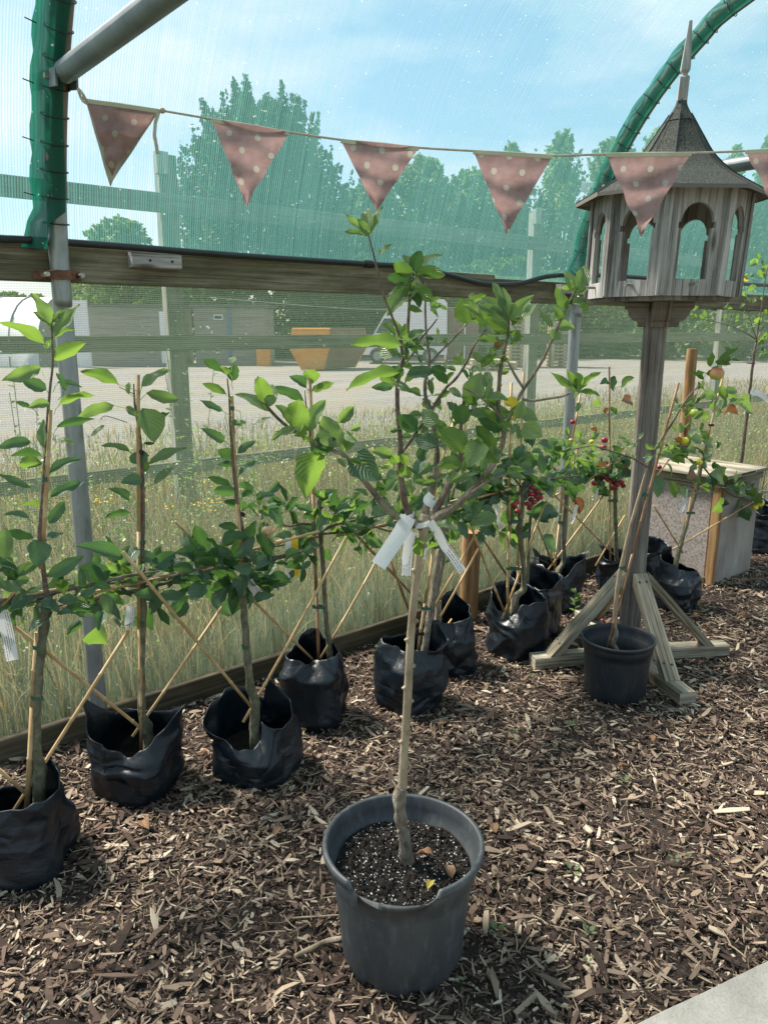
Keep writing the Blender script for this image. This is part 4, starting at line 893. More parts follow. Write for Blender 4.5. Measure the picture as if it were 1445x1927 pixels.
# ---- tree 1 (left edge)
def gc(x, y): g = G(x, y); return np.array([g[0], g[1], 0.0])
c = gc(48, 1622); T = Tree('potted_apple_tree', c, 'young apple tree with bright leafy tip in the black bag at the left edge', Y=c[1])
bag(T.root, c, 0.150, 0.125, [(0, .245, .92), (48, .305, .6), (70, .25, .6), (100, .19, .9), (180, .18, 1.08), (230, .20, 1.02), (270, .225, .9), (315, .245, .86)], 11)
T.limb('trunk', [(80, 1560), (74, 1490), (74, 1450), (67, 1400), (69, 1345), (73, 1272), (80, 1200), (85, 1156), (88, 1120)], [.019, .019, .021, .0145, .014, .0135, .014, .0135, .0145], 'bark_green', 0.35, 10)
T.limb('leader', [(89, 1130), (84, 1085), (76, 1018), (77, 983), (84, 888), (90, 793), (95, 730), (100, 682), (98, 613), (101, 590)], [.009, .0065, .006, .0055, .005, .0045, .0035, .003, .0025, .0015], 'bark_twig', 0.15)
T.limbs('branch', [([(88, 1118), (130, 1108), (180, 1100), (235, 1085), (300, 1075)], [.008, .007, .006, .005, .003]), ([(86, 1122), (40, 1125), (0, 1130), (-60, 1140)], [.008, .006, .005, .004]), ([(85, 1130), (30, 1135), (-50, 1150)], [.006, .005, .004])], 'bark_twig')
T.cane((51, 1520), (62, 1330), .0078); T.cane((62, 1332), (71, 1190), .0075); T.cane((78, 1070), (95, 771), .0065)
T.cane((24, 1530), (242, 1187), .0055); T.cane((-10, 1440), (50, 1494), .0052); T.cane((40, 1120), (170, 1102), .0055); T.cane((3, 1142), (52, 1085), .0055)
T.strap(58, 1313, 24); T.strap(62, 1218, 26); T.strap(80, 901, 10)
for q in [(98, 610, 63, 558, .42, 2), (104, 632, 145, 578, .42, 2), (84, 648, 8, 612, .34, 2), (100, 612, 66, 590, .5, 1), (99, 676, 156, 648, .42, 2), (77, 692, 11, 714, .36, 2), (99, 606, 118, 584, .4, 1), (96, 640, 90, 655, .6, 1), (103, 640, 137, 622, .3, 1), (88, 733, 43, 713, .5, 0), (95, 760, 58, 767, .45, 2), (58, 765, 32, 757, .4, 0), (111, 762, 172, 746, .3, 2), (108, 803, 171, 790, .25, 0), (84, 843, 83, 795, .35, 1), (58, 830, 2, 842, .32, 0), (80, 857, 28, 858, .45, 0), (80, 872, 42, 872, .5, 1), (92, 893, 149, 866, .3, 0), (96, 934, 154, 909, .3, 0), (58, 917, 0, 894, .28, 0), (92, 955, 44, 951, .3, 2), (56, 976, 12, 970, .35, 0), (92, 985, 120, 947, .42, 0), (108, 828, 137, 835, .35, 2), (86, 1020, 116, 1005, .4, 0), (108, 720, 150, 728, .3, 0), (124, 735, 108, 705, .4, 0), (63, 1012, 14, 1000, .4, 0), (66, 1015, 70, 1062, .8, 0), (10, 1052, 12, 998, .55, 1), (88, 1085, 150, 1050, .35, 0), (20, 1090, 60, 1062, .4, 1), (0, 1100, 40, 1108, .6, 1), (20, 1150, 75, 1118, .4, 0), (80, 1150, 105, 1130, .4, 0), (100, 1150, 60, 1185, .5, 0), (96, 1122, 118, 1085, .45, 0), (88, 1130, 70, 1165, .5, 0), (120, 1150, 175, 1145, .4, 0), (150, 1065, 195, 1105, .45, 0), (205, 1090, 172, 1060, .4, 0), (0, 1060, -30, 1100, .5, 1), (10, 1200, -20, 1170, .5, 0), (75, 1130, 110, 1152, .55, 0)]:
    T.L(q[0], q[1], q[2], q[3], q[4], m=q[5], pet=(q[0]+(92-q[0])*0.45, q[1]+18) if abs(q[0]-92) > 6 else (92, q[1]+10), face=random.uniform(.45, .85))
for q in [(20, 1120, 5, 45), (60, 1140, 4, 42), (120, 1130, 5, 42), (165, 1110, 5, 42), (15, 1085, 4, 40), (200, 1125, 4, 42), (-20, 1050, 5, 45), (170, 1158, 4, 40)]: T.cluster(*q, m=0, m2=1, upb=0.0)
T.tagm([(4, 1150), (14, 1190), (24, 1243)], 22)
T.done()
# ---- tree 2
c = gc(260, 1477); T = Tree('potted_apple_tree', c, 'apple tree in an open eared black bag in front of the left tunnel pole', Y=c[1])
bag(T.root, c, 0.152, 0.112, [(0, .30, 1.34), (12, .27, 1.15), (40, .235, .92), (90, .225, .72), (140, .235, .9), (170, .28, 1.1), (182, .325, 1.3), (212, .225, .98), (245, .18, .72), (275, .165, .66), (305, .19, .78), (340, .24, 1.08)], 23)
T.limb('trunk', [(281, 1420), (280, 1395), (276, 1368), (268, 1345), (267, 1309), (267, 1218), (270, 1156), (268, 1090), (267, 1036)], [.019, .020, .021, .0125, .0115, .011, .0115, .0105, .0095], 'bark_green', 0.35, 10)
T.limb('leader', [(267, 1040), (269, 1000), (269, 904), (264, 825), (255, 768), (253, 742), (252, 722)], [.0085, .0075, .006, .005, .004, .003, .002], 'bark_twig', 0.15)
T.limbs('branch', [([(268, 1105), (310, 1098), (360, 1080), (400, 1068), (440, 1060)], [.007, .006, .0055, .005, .004]), ([(266, 1110), (220, 1118), (170, 1130), (110, 1140)], [.007, .006, .005, .004]), ([(268, 1088), (230, 1095), (180, 1100), (130, 1104)], [.006, .005, .004, .003]), ([(270, 1092), (330, 1082), (380, 1078)], [.006, .005, .004]), ([(253, 742), (245, 738), (224, 728)], [.0015, .0013, .001]), ([(240, 795), (200, 783), (190, 790)], [.0013, .0012, .001])], 'bark_twig')
T.cane((266, 1410), (263, 1180), .0065); T.cane((262, 1182), (262, 1000), .0066); T.cane((262, 1002), (260, 705), .0064)
T.cane((16, 1169), (300, 1398), .0055, 'cane'); T.cane((250, 1386), (418, 1142), .0052); T.cane((150, 1120), (430, 1058), .0052); T.cane((108, 1145), (200, 1118), .005)
T.strap(262, 1020, 12); T.strap(262, 1170, 10); T.strap(260, 850, 9, mat='tie')
for q in [(224, 724, 160, 702, .34, 1), (266, 730, 313, 699, .28, 2), (276, 739, 331, 750, .34, 1), (268, 768, 288, 826, .78, 1), (215, 762, 149, 785, .26, 2), (243, 742, 243, 721, .4, 2), (238, 765, 256, 783, .6, 1), (197, 800, 171, 821, .3, 2), (247, 852, 197, 840, .26, 1), (265, 876, 266, 850, 1.3, 0), (280, 874, 343, 846, .26, 1), (269, 903, 232, 908, .55, 0), (244, 939, 209, 921, .32, 0), (247, 965, 203, 974, .28, 0), (291, 911, 323, 882, .35, 1), (310, 787, 312, 778, .9, 0), (275, 888, 268, 860, .5, 1), (268, 910, 262, 930, .5, 0), (270, 834, 290, 834, .3, 0), (232, 1050, 152, 1030, .34, 0), (300, 1060, 250, 1040, .4, 0), (345, 1125, 330, 1160, .8, 0), (298, 1115, 290, 1150, .6, 0), (205, 1090, 250, 1060, .4, 0), (180, 1180, 200, 1208, .9, 1), (255, 1170, 230, 1180, .55, 1)]:
    T.L(q[0], q[1], q[2], q[3], q[4], m=q[5], pet=(264, q[1]+14) if abs(q[0]-264) < 55 and q[1] < 1000 else None, face=random.uniform(.5, .9))
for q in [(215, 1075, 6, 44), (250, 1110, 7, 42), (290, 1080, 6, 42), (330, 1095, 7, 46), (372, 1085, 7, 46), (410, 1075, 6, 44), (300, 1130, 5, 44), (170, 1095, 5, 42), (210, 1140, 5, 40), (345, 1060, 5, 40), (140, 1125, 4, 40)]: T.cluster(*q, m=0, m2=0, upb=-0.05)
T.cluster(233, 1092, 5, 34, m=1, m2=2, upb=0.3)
T.tagm([(247, 1140), (243, 1180)], 17)
T.done()
# ---- tree 3
c = gc(483, 1450); T = Tree('potted_apple_tree', c, 'apple tree in a crumpled black bag with one tall torn peak', Y=c[1])
bag(T.root, c, 0.158, 0.105, [(0, .205, .98), (28, .25, .9), (50, .335, .55), (66, .25, .6), (100, .235, .95), (145, .27, 1.12), (180, .25, 1.18), (212, .18, .98), (245, .15, .82), (275, .145, .74), (292, .155, .55), (306, .215, .45), (322, .20, .75), (340, .19, .94)], 37)
T.limb('trunk', [(480, 1410), (479, 1376), (480, 1325), (472, 1290), (464, 1222), (461, 1173), (458, 1125), (458, 1050)], [.019, .0175, .0185, .0145, .0125, .012, .0115, .010], 'bark_green', 0.35, 10)
T.limb('leader', [(458, 1055), (457, 1010), (453, 980), (447, 948), (442, 903), (438, 858), (434, 804), (432, 750), (428, 712)], [.009, .0075, .0068, .006, .0055, .0048, .004, .003, .002], 'bark_twig', 0.15)
T.limbs('branch', [([(458, 1058), (420, 1068), (370, 1072), (320, 1085)], [.007, .006, .005, .003]), ([(460, 1055), (500, 1050), (545, 1042), (600, 1030)], [.007, .006, .0045, .003]), ([(480, 1085), (500, 1060), (545, 1045), (585, 1030)], [.0045, .004, .0035, .0025])], 'bark_twig')
T.cane((478, 1330), (466, 1190), .0055); T.cane((455, 1060), (447, 948), .0066); T.cane((447, 950), (436, 745), .006)
T.cane((232, 1038), (479, 1337), .0055); T.cane((458, 1359), (652, 1009), .0052); T.cane((380, 1072), (500, 1050), .005); T.cane((486, 1035), (524, 988), .0055); T.cane((455, 1040), (600, 1000), .005)
T.strap(456, 1218, 12); T.strap(432, 768, 8); T.strap(452, 968, 8, mat='tie')
for q in [(417, 699, 387, 679, .45, 0), (434, 703, 415, 692, .55, 2), (436, 717, 444, 688, .7, 0), (436, 684, 440, 672, .8, 2), (426, 742, 386, 724, .3, 1), (418, 773, 380, 755, .28, 0), (422, 830, 382, 808, .32, 0), (434, 801, 452, 797, .6, 1), (452, 800, 462, 795, .5, 0), (447, 853, 478, 832, .34, 0), (434, 864, 413, 849, .7, 0), (446, 878, 414, 875, .36, 0), (450, 893, 482, 869, .36, 0), (434, 912, 394, 899, .34, 0), (456, 935, 475, 925, .6, 0), (460, 1035, 480, 985, .4, 0), (448, 995, 415, 990, .35, 0), (466, 1088, 440, 1150, .6, 0), (430, 1105, 412, 1140, .75, 0), (385, 1100, 362, 1128, .85, 0), (480, 1090, 512, 1105, .5, 0), (490, 1100, 535, 1100, .35, 0), (460, 1080, 455, 1122, .8, 0), (495, 1110, 485, 1132, .9, 0)]:
    T.L(q[0], q[1], q[2], q[3], q[4], m=q[5], pet=(440+(q[1]-750)*0.05, q[1]+16) if q[1] < 960 else None, face=random.uniform(.5, .9))
for q in [(400, 1070, 7, 46), (440, 1075, 7, 44), (475, 1080, 6, 44), (510, 1065, 5, 40), (375, 1095, 5, 44), (420, 1045, 5, 40), (455, 1110, 4, 40), (540, 1055, 4, 38), (390, 1040, 4, 40), (575, 1045, 4, 38)]: T.cluster(*q, m=0, upb=-0.05)
T.tagm([(468, 1092), (476, 1105), (485, 1117)], 15)
T.apple(503, 999, 11, 'apple_brown')
T.done()
# ---- tree 4
c = gc(592, 1350); T = Tree('potted_apple_tree', c, 'apple tree in a full closed black bag against the base board with yellow tag above', Y=c[1])
bag(T.root, c, 0.128, 0.205, [(0, .275, .86), (45, .30, .7), (90, .35, .62), (120, .345, .62), (160, .30, .8), (200, .285, .82), (235, .27, .62), (270, .262, .42), (305, .268, .55), (335, .275, .8)], 41, rad_base=1.12)
T.limb('trunk', [(624, 1265), (621, 1235), (620, 1215), (614, 1173), (610, 1109), (607, 1054), (601, 980), (601, 942)], [.015, .0155, .012, .011, .010, .0095, .010, .009], 'bark_green', 0.35, 10)
T.limbs('branch', [([(602, 990), (570, 985), (545, 990), (520, 985)], [.006, .005, .004, .003]), ([(601, 1000), (640, 985), (690, 975), (740, 965), (800, 950)], [.006, .006, .005, .004, .003]), ([(598, 1010), (560, 1020), (510, 1030)], [.005, .004, .003]), ([(603, 1005), (660, 1000), (720, 990), (760, 985)], [.005, .004, .004, .003]), ([(590, 900), (586, 840), (576, 760), (574, 735)], [.004, .0035, .0025, .0015])], 'bark_twig')
T.cane((599, 1250), (595, 1110), .0062, 'cane_dark'); T.cane((595, 1112), (589, 930), .0062, 'cane_dark'); T.cane((590, 940), (583, 710), .006)
T.cane((588, 1241), (330, 981), .0055); T.cane((602, 1240), (722, 1030), .005); T.cane((630, 1010), (770, 975), .0048); T.cane((500, 1025), (610, 998), .0052)
T.cane((732, 1049), (772, 1155), .006, 'cane_dark'); T.cane((655, 990), (800, 1145), .0055, 'cane_dark')
T.strap(588, 1142, 26)
for q in [(577, 728, 548, 710, .45, 0), (588, 722, 578, 700, .9, 2), (589, 720, 592, 696, .5, 2), (588, 735, 626, 722, .38, 1), (572, 755, 519, 733, .26, 0), (600, 945, 632, 925, .45, 0), (560, 935, 540, 960, .4, 0), (520, 945, 495, 975, .4, 0), (600, 1000, 555, 995, .4, 0)]: T.L(q[0], q[1], q[2], q[3], q[4], m=q[5], pet=(580, q[1]+14), face=.7)
for q in [(480, 950, 5, 36), (510, 965, 6, 36), (545, 960, 5, 34), (620, 960, 6, 36), (650, 985, 6, 36), (610, 1020, 6, 38), (570, 1030, 5, 38), (530, 1030, 5, 38), (680, 970, 5, 34), (660, 1010, 4, 36), (470, 935, 4, 32), (590, 955, 4, 32), (690, 1000, 5, 34)]: T.cluster(*q, m=0, m2=1 if q[2] > 5 else 0, upb=0.0)
T.tagm([(543, 1012), (543, 1050), (542, 1086)], 12, off=-.09); T.tagm([(556, 1008), (555, 1040), (557, 1085)], 13, 'tag_yellow', off=-.09)
T.done()
# ---- trees 5 and 6 behind the big one
c = gc(771, 1325); T = Tree('potted_apple_tree', c, 'apple tree in the black bag directly behind the pale trunk of the front tree', Y=c[1])
bag(T.root, c, 0.132, 0.195, [(0, .29, 1.0), (25, .345, 1.06), (45, .34, .8), (80, .28, .6), (130, .285, .75), (180, .285, .88), (225, .275, .7), (265, .265, .48), (300, .27, .5), (335, .25, .85)], 53, rad_base=1.12)
T.limb('trunk', [(795, 1255), (800, 1220), (805, 1185), (810, 1150), (824, 1060), (832, 1010), (836, 960)], [.018, .0165, .0155, .014, .0135, .012, .010], 'bark_old', 0.4, 10)
T.limbs('branch', [([(836, 970), (880, 955), (930, 935), (980, 910)], [.006, .005, .004, .003]), ([(834, 985), (790, 990), (740, 1000), (700, 990)], [.006, .005, .004, .003]), ([(836, 965), (850, 900), (858, 850)], [.006, .004, .002])], 'bark_twig')
T.cane((785, 1235), (800, 1130), .0062); T.cane((799, 1135), (815, 1030), .0060); T.cane((812, 950), (858, 780), .006); T.cane((815, 1145), (892, 1010), .005); T.cane((829, 1160), (900, 1032), .0048); T.cane((800, 965), (960, 920), .005)
T.strap(792, 1144, 22); T.strap(785, 1192, 12, mat='tie')
for q in [(850, 950, 7, 36), (880, 930, 6, 36), (790, 965, 6, 36), (740, 960, 6, 36), (850, 890, 6, 34), (900, 900, 6, 36), (870, 960, 5, 34), (780, 1010, 5, 34), (715, 980, 5, 34), (830, 1000, 5, 32), (700, 930, 5, 34), (780, 900, 5, 32), (900, 960, 4, 32), (730, 900, 5, 30), (860, 1030, 4, 34)]: T.cluster(*q, m=0, m2=1, upb=0.0)
T.tagm([(800, 1030), (797, 1052)], 8)
T.done()
c = gc(846, 1257); T = Tree('potted_apple_tree', c, 'apple tree in the slumped black bag beside the round orange timber stake', Y=c[1])
bag(T.root, c, 0.125, 0.165, [(0, .265, .86), (40, .28, .75), (80, .36, .6), (100, .34, .65), (150, .27, .9), (200, .26, .88), (240, .25, .6), (280, .24, .5), (320, .255, .75)], 61, rad_base=1.1)
T.limb('trunk', [(822, 1190), (824, 1150), (822, 1110), (832, 1060), (840, 1000), (846, 960)], [.014, .0135, .012, .011, .010, .009], 'bark_old', 0.35, 9)
T.limbs('branch', [([(846, 965), (900, 945), (960, 925)], [.005, .004, .003]), ([(846, 965), (860, 880), (870, 800)], [.005, .004, .002])], 'bark_twig')
T.cane((829, 1200), (828, 1130), .005); T.cane((826, 1195), (850, 1165), .005); T.cane((868, 960), (880, 735), .0055)
for q in [(880, 965, 5, 34), (900, 985, 5, 34), (930, 950, 6, 36), (860, 930, 5, 34), (930, 985, 4, 34), (820, 940, 5, 30)]: T.cluster(*q, m=0, m2=1, upb=0.0)
T.done()
# ---- crab apple in two nested bags
c = gc(1006, 1190); T = Tree('potted_apple_tree', c, 'apple tree in the half hidden black bag behind the bulging one with two canes', Y=c[1])
bag(T.root, c, 0.130, 0.2, [(0, .30, 1.0), (60, .33, 1.0), (90, .34, .95), (130, .33, 1.0), (180, .30, 1.0), (270, .27, 1.0)], 77)
T.limb('trunk', [(990, 1130), (993, 1050), (998, 960), (1004, 905)], [.011, .010, .008, .006], 'bark_green', 0.3, 8)
T.cane((974, 1150), (974, 1065), .006, 'cane_dark'); T.cane((974, 1070), (985, 700), .0058); T.cane((899, 1000), (957, 1088), .0055, 'cane_dark')
for q in [(1010, 890, 6, 34), (975, 880, 6, 34), (1040, 900, 6, 34), (990, 850, 5, 30), (1010, 840, 4, 28), (1040, 870, 4, 30)]: T.cluster(*q, m=0, upb=0.0)
T.tagm([(1085, 950), (1078, 975), (1073, 985)], 6)
T.done()
c = gc(972, 1227); T = Tree('potted_crab_apple', c, 'crab apple with clustered bright red fruits in a bulging black bag', Y=c[1], cat='crab apple')
bag(T.root, c, 0.143, 0.175, [(0, .285, .92), (40, .30, .85), (90, .31, .8), (135, .335, .92), (165, .33, 1.0), (185, .30, 1.02), (205, .24, .9), (232, .215, .62), (262, .245, .62), (300, .275, .78), (335, .282, .9)], 83, rad_base=1.06)
T.limb('trunk', [(966, 1165), (967, 1145), (972, 1122), (985, 1105), (983, 1060), (979, 1010), (980, 960), (984, 920)], [.019, .0185, .0165, .015, .0135, .0135, .0125, .0125], 'bark_green', 0.35, 10)
mb = M(); tube(mb, [T.P(968, 1150), T.P(966, 1125), T.P(968, 1117)], [.016, .014, .013], 10, 0, 3, .2); mb.build('cut_stub', MT['bark_pale'], T.root)
T.limbs('branch', [([(984, 930), (950, 925), (910, 940), (870, 950)], [.008, .006, .005, .004]), ([(984, 925), (1010, 905), (1050, 900), (1090, 895)], [.008, .006, .005, .003]), ([(984, 922), (965, 895), (955, 860)], [.006, .004, .003]), ([(985, 922), (990, 890), (975, 868)], [.006, .004, .003])], 'bark_twig')
T.cane((955, 1155), (958, 1000), .0062); T.cane((958, 1002), (962, 720), .006); T.cane((945, 1165), (1025, 945), .0055); T.cane((883, 982), (948, 1150), .0055); T.cane((845, 945), (960, 915), .005)
T.strap(952, 1070, 34); T.strap(955, 982, 28)
for q in [(940, 905, 7, 38), (905, 920, 6, 38), (985, 890, 7, 36), (1015, 900, 5, 34), (950, 950, 6, 38), (920, 965, 5, 36), (985, 960, 5, 34), (950, 870, 5, 34), (895, 880, 5, 34), (1000, 985, 4, 34), (1040, 920, 4, 34)]: T.cluster(*q, m=0, upb=0.0)
for q in [(1002, 918), (1012, 925), (1008, 934), (999, 940), (996, 930), (1005, 945), (971, 962), (992, 948), (1003, 929), (968, 950), (973, 945), (1015, 936), (995, 956)]: T.apple(q[0]+random.uniform(-2, 2), q[1], 5.5, 'crab_red', off=random.uniform(-.05, .0))
T.tagm([(933, 940), (936, 970), (941, 995)], 7)
T.done()
# ---- tree 8
c = gc(1045, 1143); T = Tree('potted_crab_apple', c, 'crab apple in a wide open black bag with pointed corners before the right tunnel pole', Y=c[1], cat='crab apple')
bag(T.root, c, 0.140, 0.145, [(0, .335, 1.4), (15, .29, 1.12), (90, .25, .78), (145, .29, 1.0), (172, .345, 1.3), (205, .255, 1.02), (245, .215, .72), (280, .20, .62), (320, .25, .98), (348, .30, 1.25)], 91, rad_base=1.0)
T.limb('trunk', [(1045, 1100), (1052, 1072), (1060, 1055), (1059, 1000), (1064, 940), (1068, 905)], [.019, .0175, .0125, .012, .0115, .010], 'bark_green', 0.35, 10)
T.limbs('branch', [([(1068, 910), (1040, 880), (1020, 870)], [.006, .004, .003]), ([(1068, 910), (1090, 885), (1130, 875), (1160, 865)], [.007, .005, .004, .003]), ([(1068, 915), (1100, 905), (1140, 890)], [.006, .005, .003]), ([(1068, 910), (1072, 870), (1070, 845)], [.004, .003, .002]), ([(1058, 850), (1080, 845), (1115, 838)], [.004, .003, .002])], 'bark_twig')
T.cane((1041, 1098), (1052, 985), .0058); T.cane((1052, 990), (1060, 900), .0055); T.cane((1070, 850), (1094, 725), .0055); T.cane((1004, 972), (1042, 1068), .005, 'cane_dark'); T.cane((1028, 1076), (1140, 925), .005); T.cane((1060, 940), (1086, 845), .005); T.cane((1040, 935), (1100, 905), .005)
T.strap(1050, 983, 14)
mb = M(); tube(mb, [T.P(999, 1049), T.P(1020, 1055), T.P(1043, 1066)], .003, 5); mb.build('cable_tie', MT['tie'], T.root)
for q in [(1065, 830, 8, 22, 2), (1055, 845, 6, 22, 2), (1085, 850, 7, 26, 1), (1100, 835, 4, 22, 2), (1100, 880, 7, 28, 0), (1075, 900, 7, 28, 0), (1055, 870, 5, 28, 0), (1125, 895, 5, 28, 0), (1150, 870, 5, 26, 3), (1045, 895, 5, 28, 0)]: T.cluster(*q[:4], m=q[4], upb=0.0)
T.L(1080, 935, 1088, 965, .6, m=3); T.L(1105, 905, 1130, 895, .5, m=0); T.L(1120, 880, 1130, 862, .5, m=0)
for q in [(1074, 829, 5, 'apple_brown'), (1113, 831, 5, 'apple_yellow'), (1048, 838, 4, 'apple_yellow'), (1077, 794, 5, 'crab_red')]: T.apple(*q)
T.done()
# ---- tree 9 (left of the bird table post) and the bag behind the post
c = gc(1160, 1108); T = Tree('potted_crab_apple', c, 'crab apple with dark red fruits in the small bag beside the bird table post', Y=c[1], cat='crab apple')
bag(T.root, c, 0.125, 0.14, [(0, .22, 1.0), (90, .22, .95), (150, .26, 1.02), (178, .27, 1.05), (215, .22, 1.0), (270, .19, .95), (320, .2, 1.0)], 97)
T.limb('trunk', [(1166, 1085), (1160, 1055), (1158, 1010), (1157, 950), (1158, 905)], [.017, .0135, .012, .012, .0115], 'bark_green', 0.35, 10)
T.limbs('branch', [([(1158, 915), (1140, 895), (1120, 885)], [.006, .004, .003]), ([(1158, 910), (1180, 890), (1200, 880)], [.006, .004, .003]), ([(1156, 905), (1148, 850), (1145, 790), (1148, 720)], [.004, .003, .002, .0015])], 'bark_twig')
T.cane((1148, 1072), (1147, 930), .0055); T.cane((1147, 935), (1146, 690), .0052); T.cane((1036, 925), (1160, 1050), .005); T.cane((1120, 1065), (1175, 970), .005); T.cane((1175, 855), (1100, 908), .0045); T.cane((1160, 870), (1175, 890), .0045)
T.strap(1144, 942, 18)
for q in [(1165, 905, 6, 26), (1180, 890, 6, 26), (1140, 900, 6, 26), (1130, 915, 5, 26), (1115, 895, 5, 26), (1185, 870, 5, 26), (1165, 855, 4, 22), (1190, 915, 4, 26)]: T.cluster(*q, m=0, m2=0, upb=0.0)
T.cluster(1150, 895, 5, 22, m=3)
for q in [(1155, 707, 1153, 733, .6, 0), (1168, 727, 1190, 712, .35, 1), (1146, 720, 1130, 722, .5, 0), (1170, 753, 1185, 755, .5, 3), (1125, 748, 1130, 762, .6, 1), (1135, 775, 1145, 770, .5, 3), (1150, 765, 1158, 780, .5, 0), (1112, 805, 1122, 812, .6, 3)]: T.L(q[0], q[1], q[2], q[3], q[4], m=q[5], pet=(1147, q[1]+8), off=0)
for q in [(1137, 828, 6.5), (1135, 842, 6.5), (1118, 909, 6), (1150, 905, 6), (1160, 912, 6), (1168, 908, 6), (1153, 915, 5.5), (1143, 902, 5.5), (1172, 914, 5), (1240, 879, 5)]: T.apple(q[0], q[1], q[2], 'crab_red', off=random.uniform(-.04, .0))
T.tagm([(1124, 918), (1122, 932), (1120, 945)], 5)
T.done()
c = gc(1216, 1092); T = Tree('potted_apple_tree', c, 'young tree in the black bag hidden behind the bird table post', Y=c[1])
bag(T.root, c, 0.12, 0.17, [(0, .22, 1.0), (40, .25, .95), (90, .25, 1.0), (180, .22, 1.0), (270, .20, 1.0)], 103)
T.limb('trunk', [(1216, 1075), (1214, 1000), (1216, 900), (1218, 850)], [.010, .009, .007, .005], 'bark_green', 0.3, 8)
for q in [(1225, 900, 5, 30), (1210, 860, 4, 26)]: T.cluster(*q, m=0, upb=0.0)
T.done()
# ---- tree 10 before the box
c = gc(1268, 1143); T = Tree('potted_apple_tree', c, 'leaning apple tree with green and yellow apples in the black bag before the plywood box', Y=c[1])
bag(T.root, c, 0.120, 0.165, [(0, .22, .7), (45, .24, .6), (95, .27, .55), (135, .35, .6), (160, .34, .8), (180, .30, .9), (205, .27, .85), (250, .24, .55), (300, .225, .5), (335, .22, .65)], 109, rad_base=1.13)
T.limb('trunk', [(1266, 1085), (1272, 1055), (1283, 1015), (1295, 970), (1308, 930), (1314, 905), (1320, 870)], [.014, .0125, .012, .011, .010, .009, .008], 'bark_green', 0.35, 10)
T.limb('leader', [(1318, 880), (1328, 845), (1336, 805), (1345, 770), (1356, 725)], [.006, .005, .004, .003, .002], 'bark_twig', 0.15)
T.limbs('branch', [([(1325, 862), (1318, 848), (1300, 840), (1270, 842), (1245, 850)], [.006, .005, .004, .003, .002]), ([(1318, 872), (1340, 900), (1372, 930), (1400, 938), (1422, 942)], [.005, .0045, .004, .003, .002]), ([(1308, 925), (1300, 915), (1265, 908)], [.005, .004, .003]), ([(1305, 930), (1345, 925), (1370, 915)], [.003, .003, .002])], 'bark_twig')
T.cane((1272, 1070), (1300, 935), .0058); T.cane((1300, 938), (1320, 860), .0056); T.cane((1325, 850), (1360, 705), .0056); T.cane((1265, 1034), (1442, 928), .0050); T.cane((1230, 952), (1284, 1040), .0048); T.cane((1320, 914), (1450, 925), .0045); T.cane((1236, 895), (1262, 860), .0045)
T.strap(1292, 965, 14); T.strap(1334, 800, 7, mat='tie')
for q in [(1300, 820, 6, 24, 1), (1270, 850, 6, 26, 2), (1255, 860, 5, 26, 1), (1290, 862, 6, 26, 1), (1310, 868, 5, 22, 2), (1345, 890, 5, 24, 0), (1375, 915, 8, 26, 1), (1400, 925, 7, 26, 2), (1425, 935, 4, 24, 1), (1350, 735, 5, 30, 1), (1365, 745, 4, 30, 1), (1340, 850, 4, 20, 1), (1345, 830, 3, 18, 0), (1265, 835, 3, 20, 2), (1275, 815, 3, 20, 1), (1390, 945, 4, 24, 0), (1300, 905, 3, 22, 1), (1355, 780, 2, 24, 1)]: T.cluster(*q[:4], m=q[4], m2=q[4], upb=0.0)
for q in [(1225, 895, 1235, 932, .7, 0), (1262, 905, 1268, 935, .5, 1), (1278, 915, 1290, 935, .6, 1), (1350, 945, 1357, 962, .8, 1), (1368, 760, 1388, 752, .35, 1), (1360, 775, 1385, 778, .25, 3), (1305, 885, 1292, 898, .7, 3), (1270, 825, 1278, 836, .6, 3), (1252, 835, 1250, 846, .6, 3)]: T.L(q[0], q[1], q[2], q[3], q[4], m=q[5], off=0)
for q in [(1307, 777, 9.5, 'apple_green'), (1287, 829, 8, 'apple_yellow'), (1315, 870, 6.5, 'apple_yellow'), (1428, 946, 9, 'apple_yellow'), (1420, 955, 6, 'apple_yellow'), (1390, 927, 5, 'apple_yellow')]: T.apple(*q)
T.tagm([(1290, 920), (1287, 945), (1281, 962)], 8)
T.done()
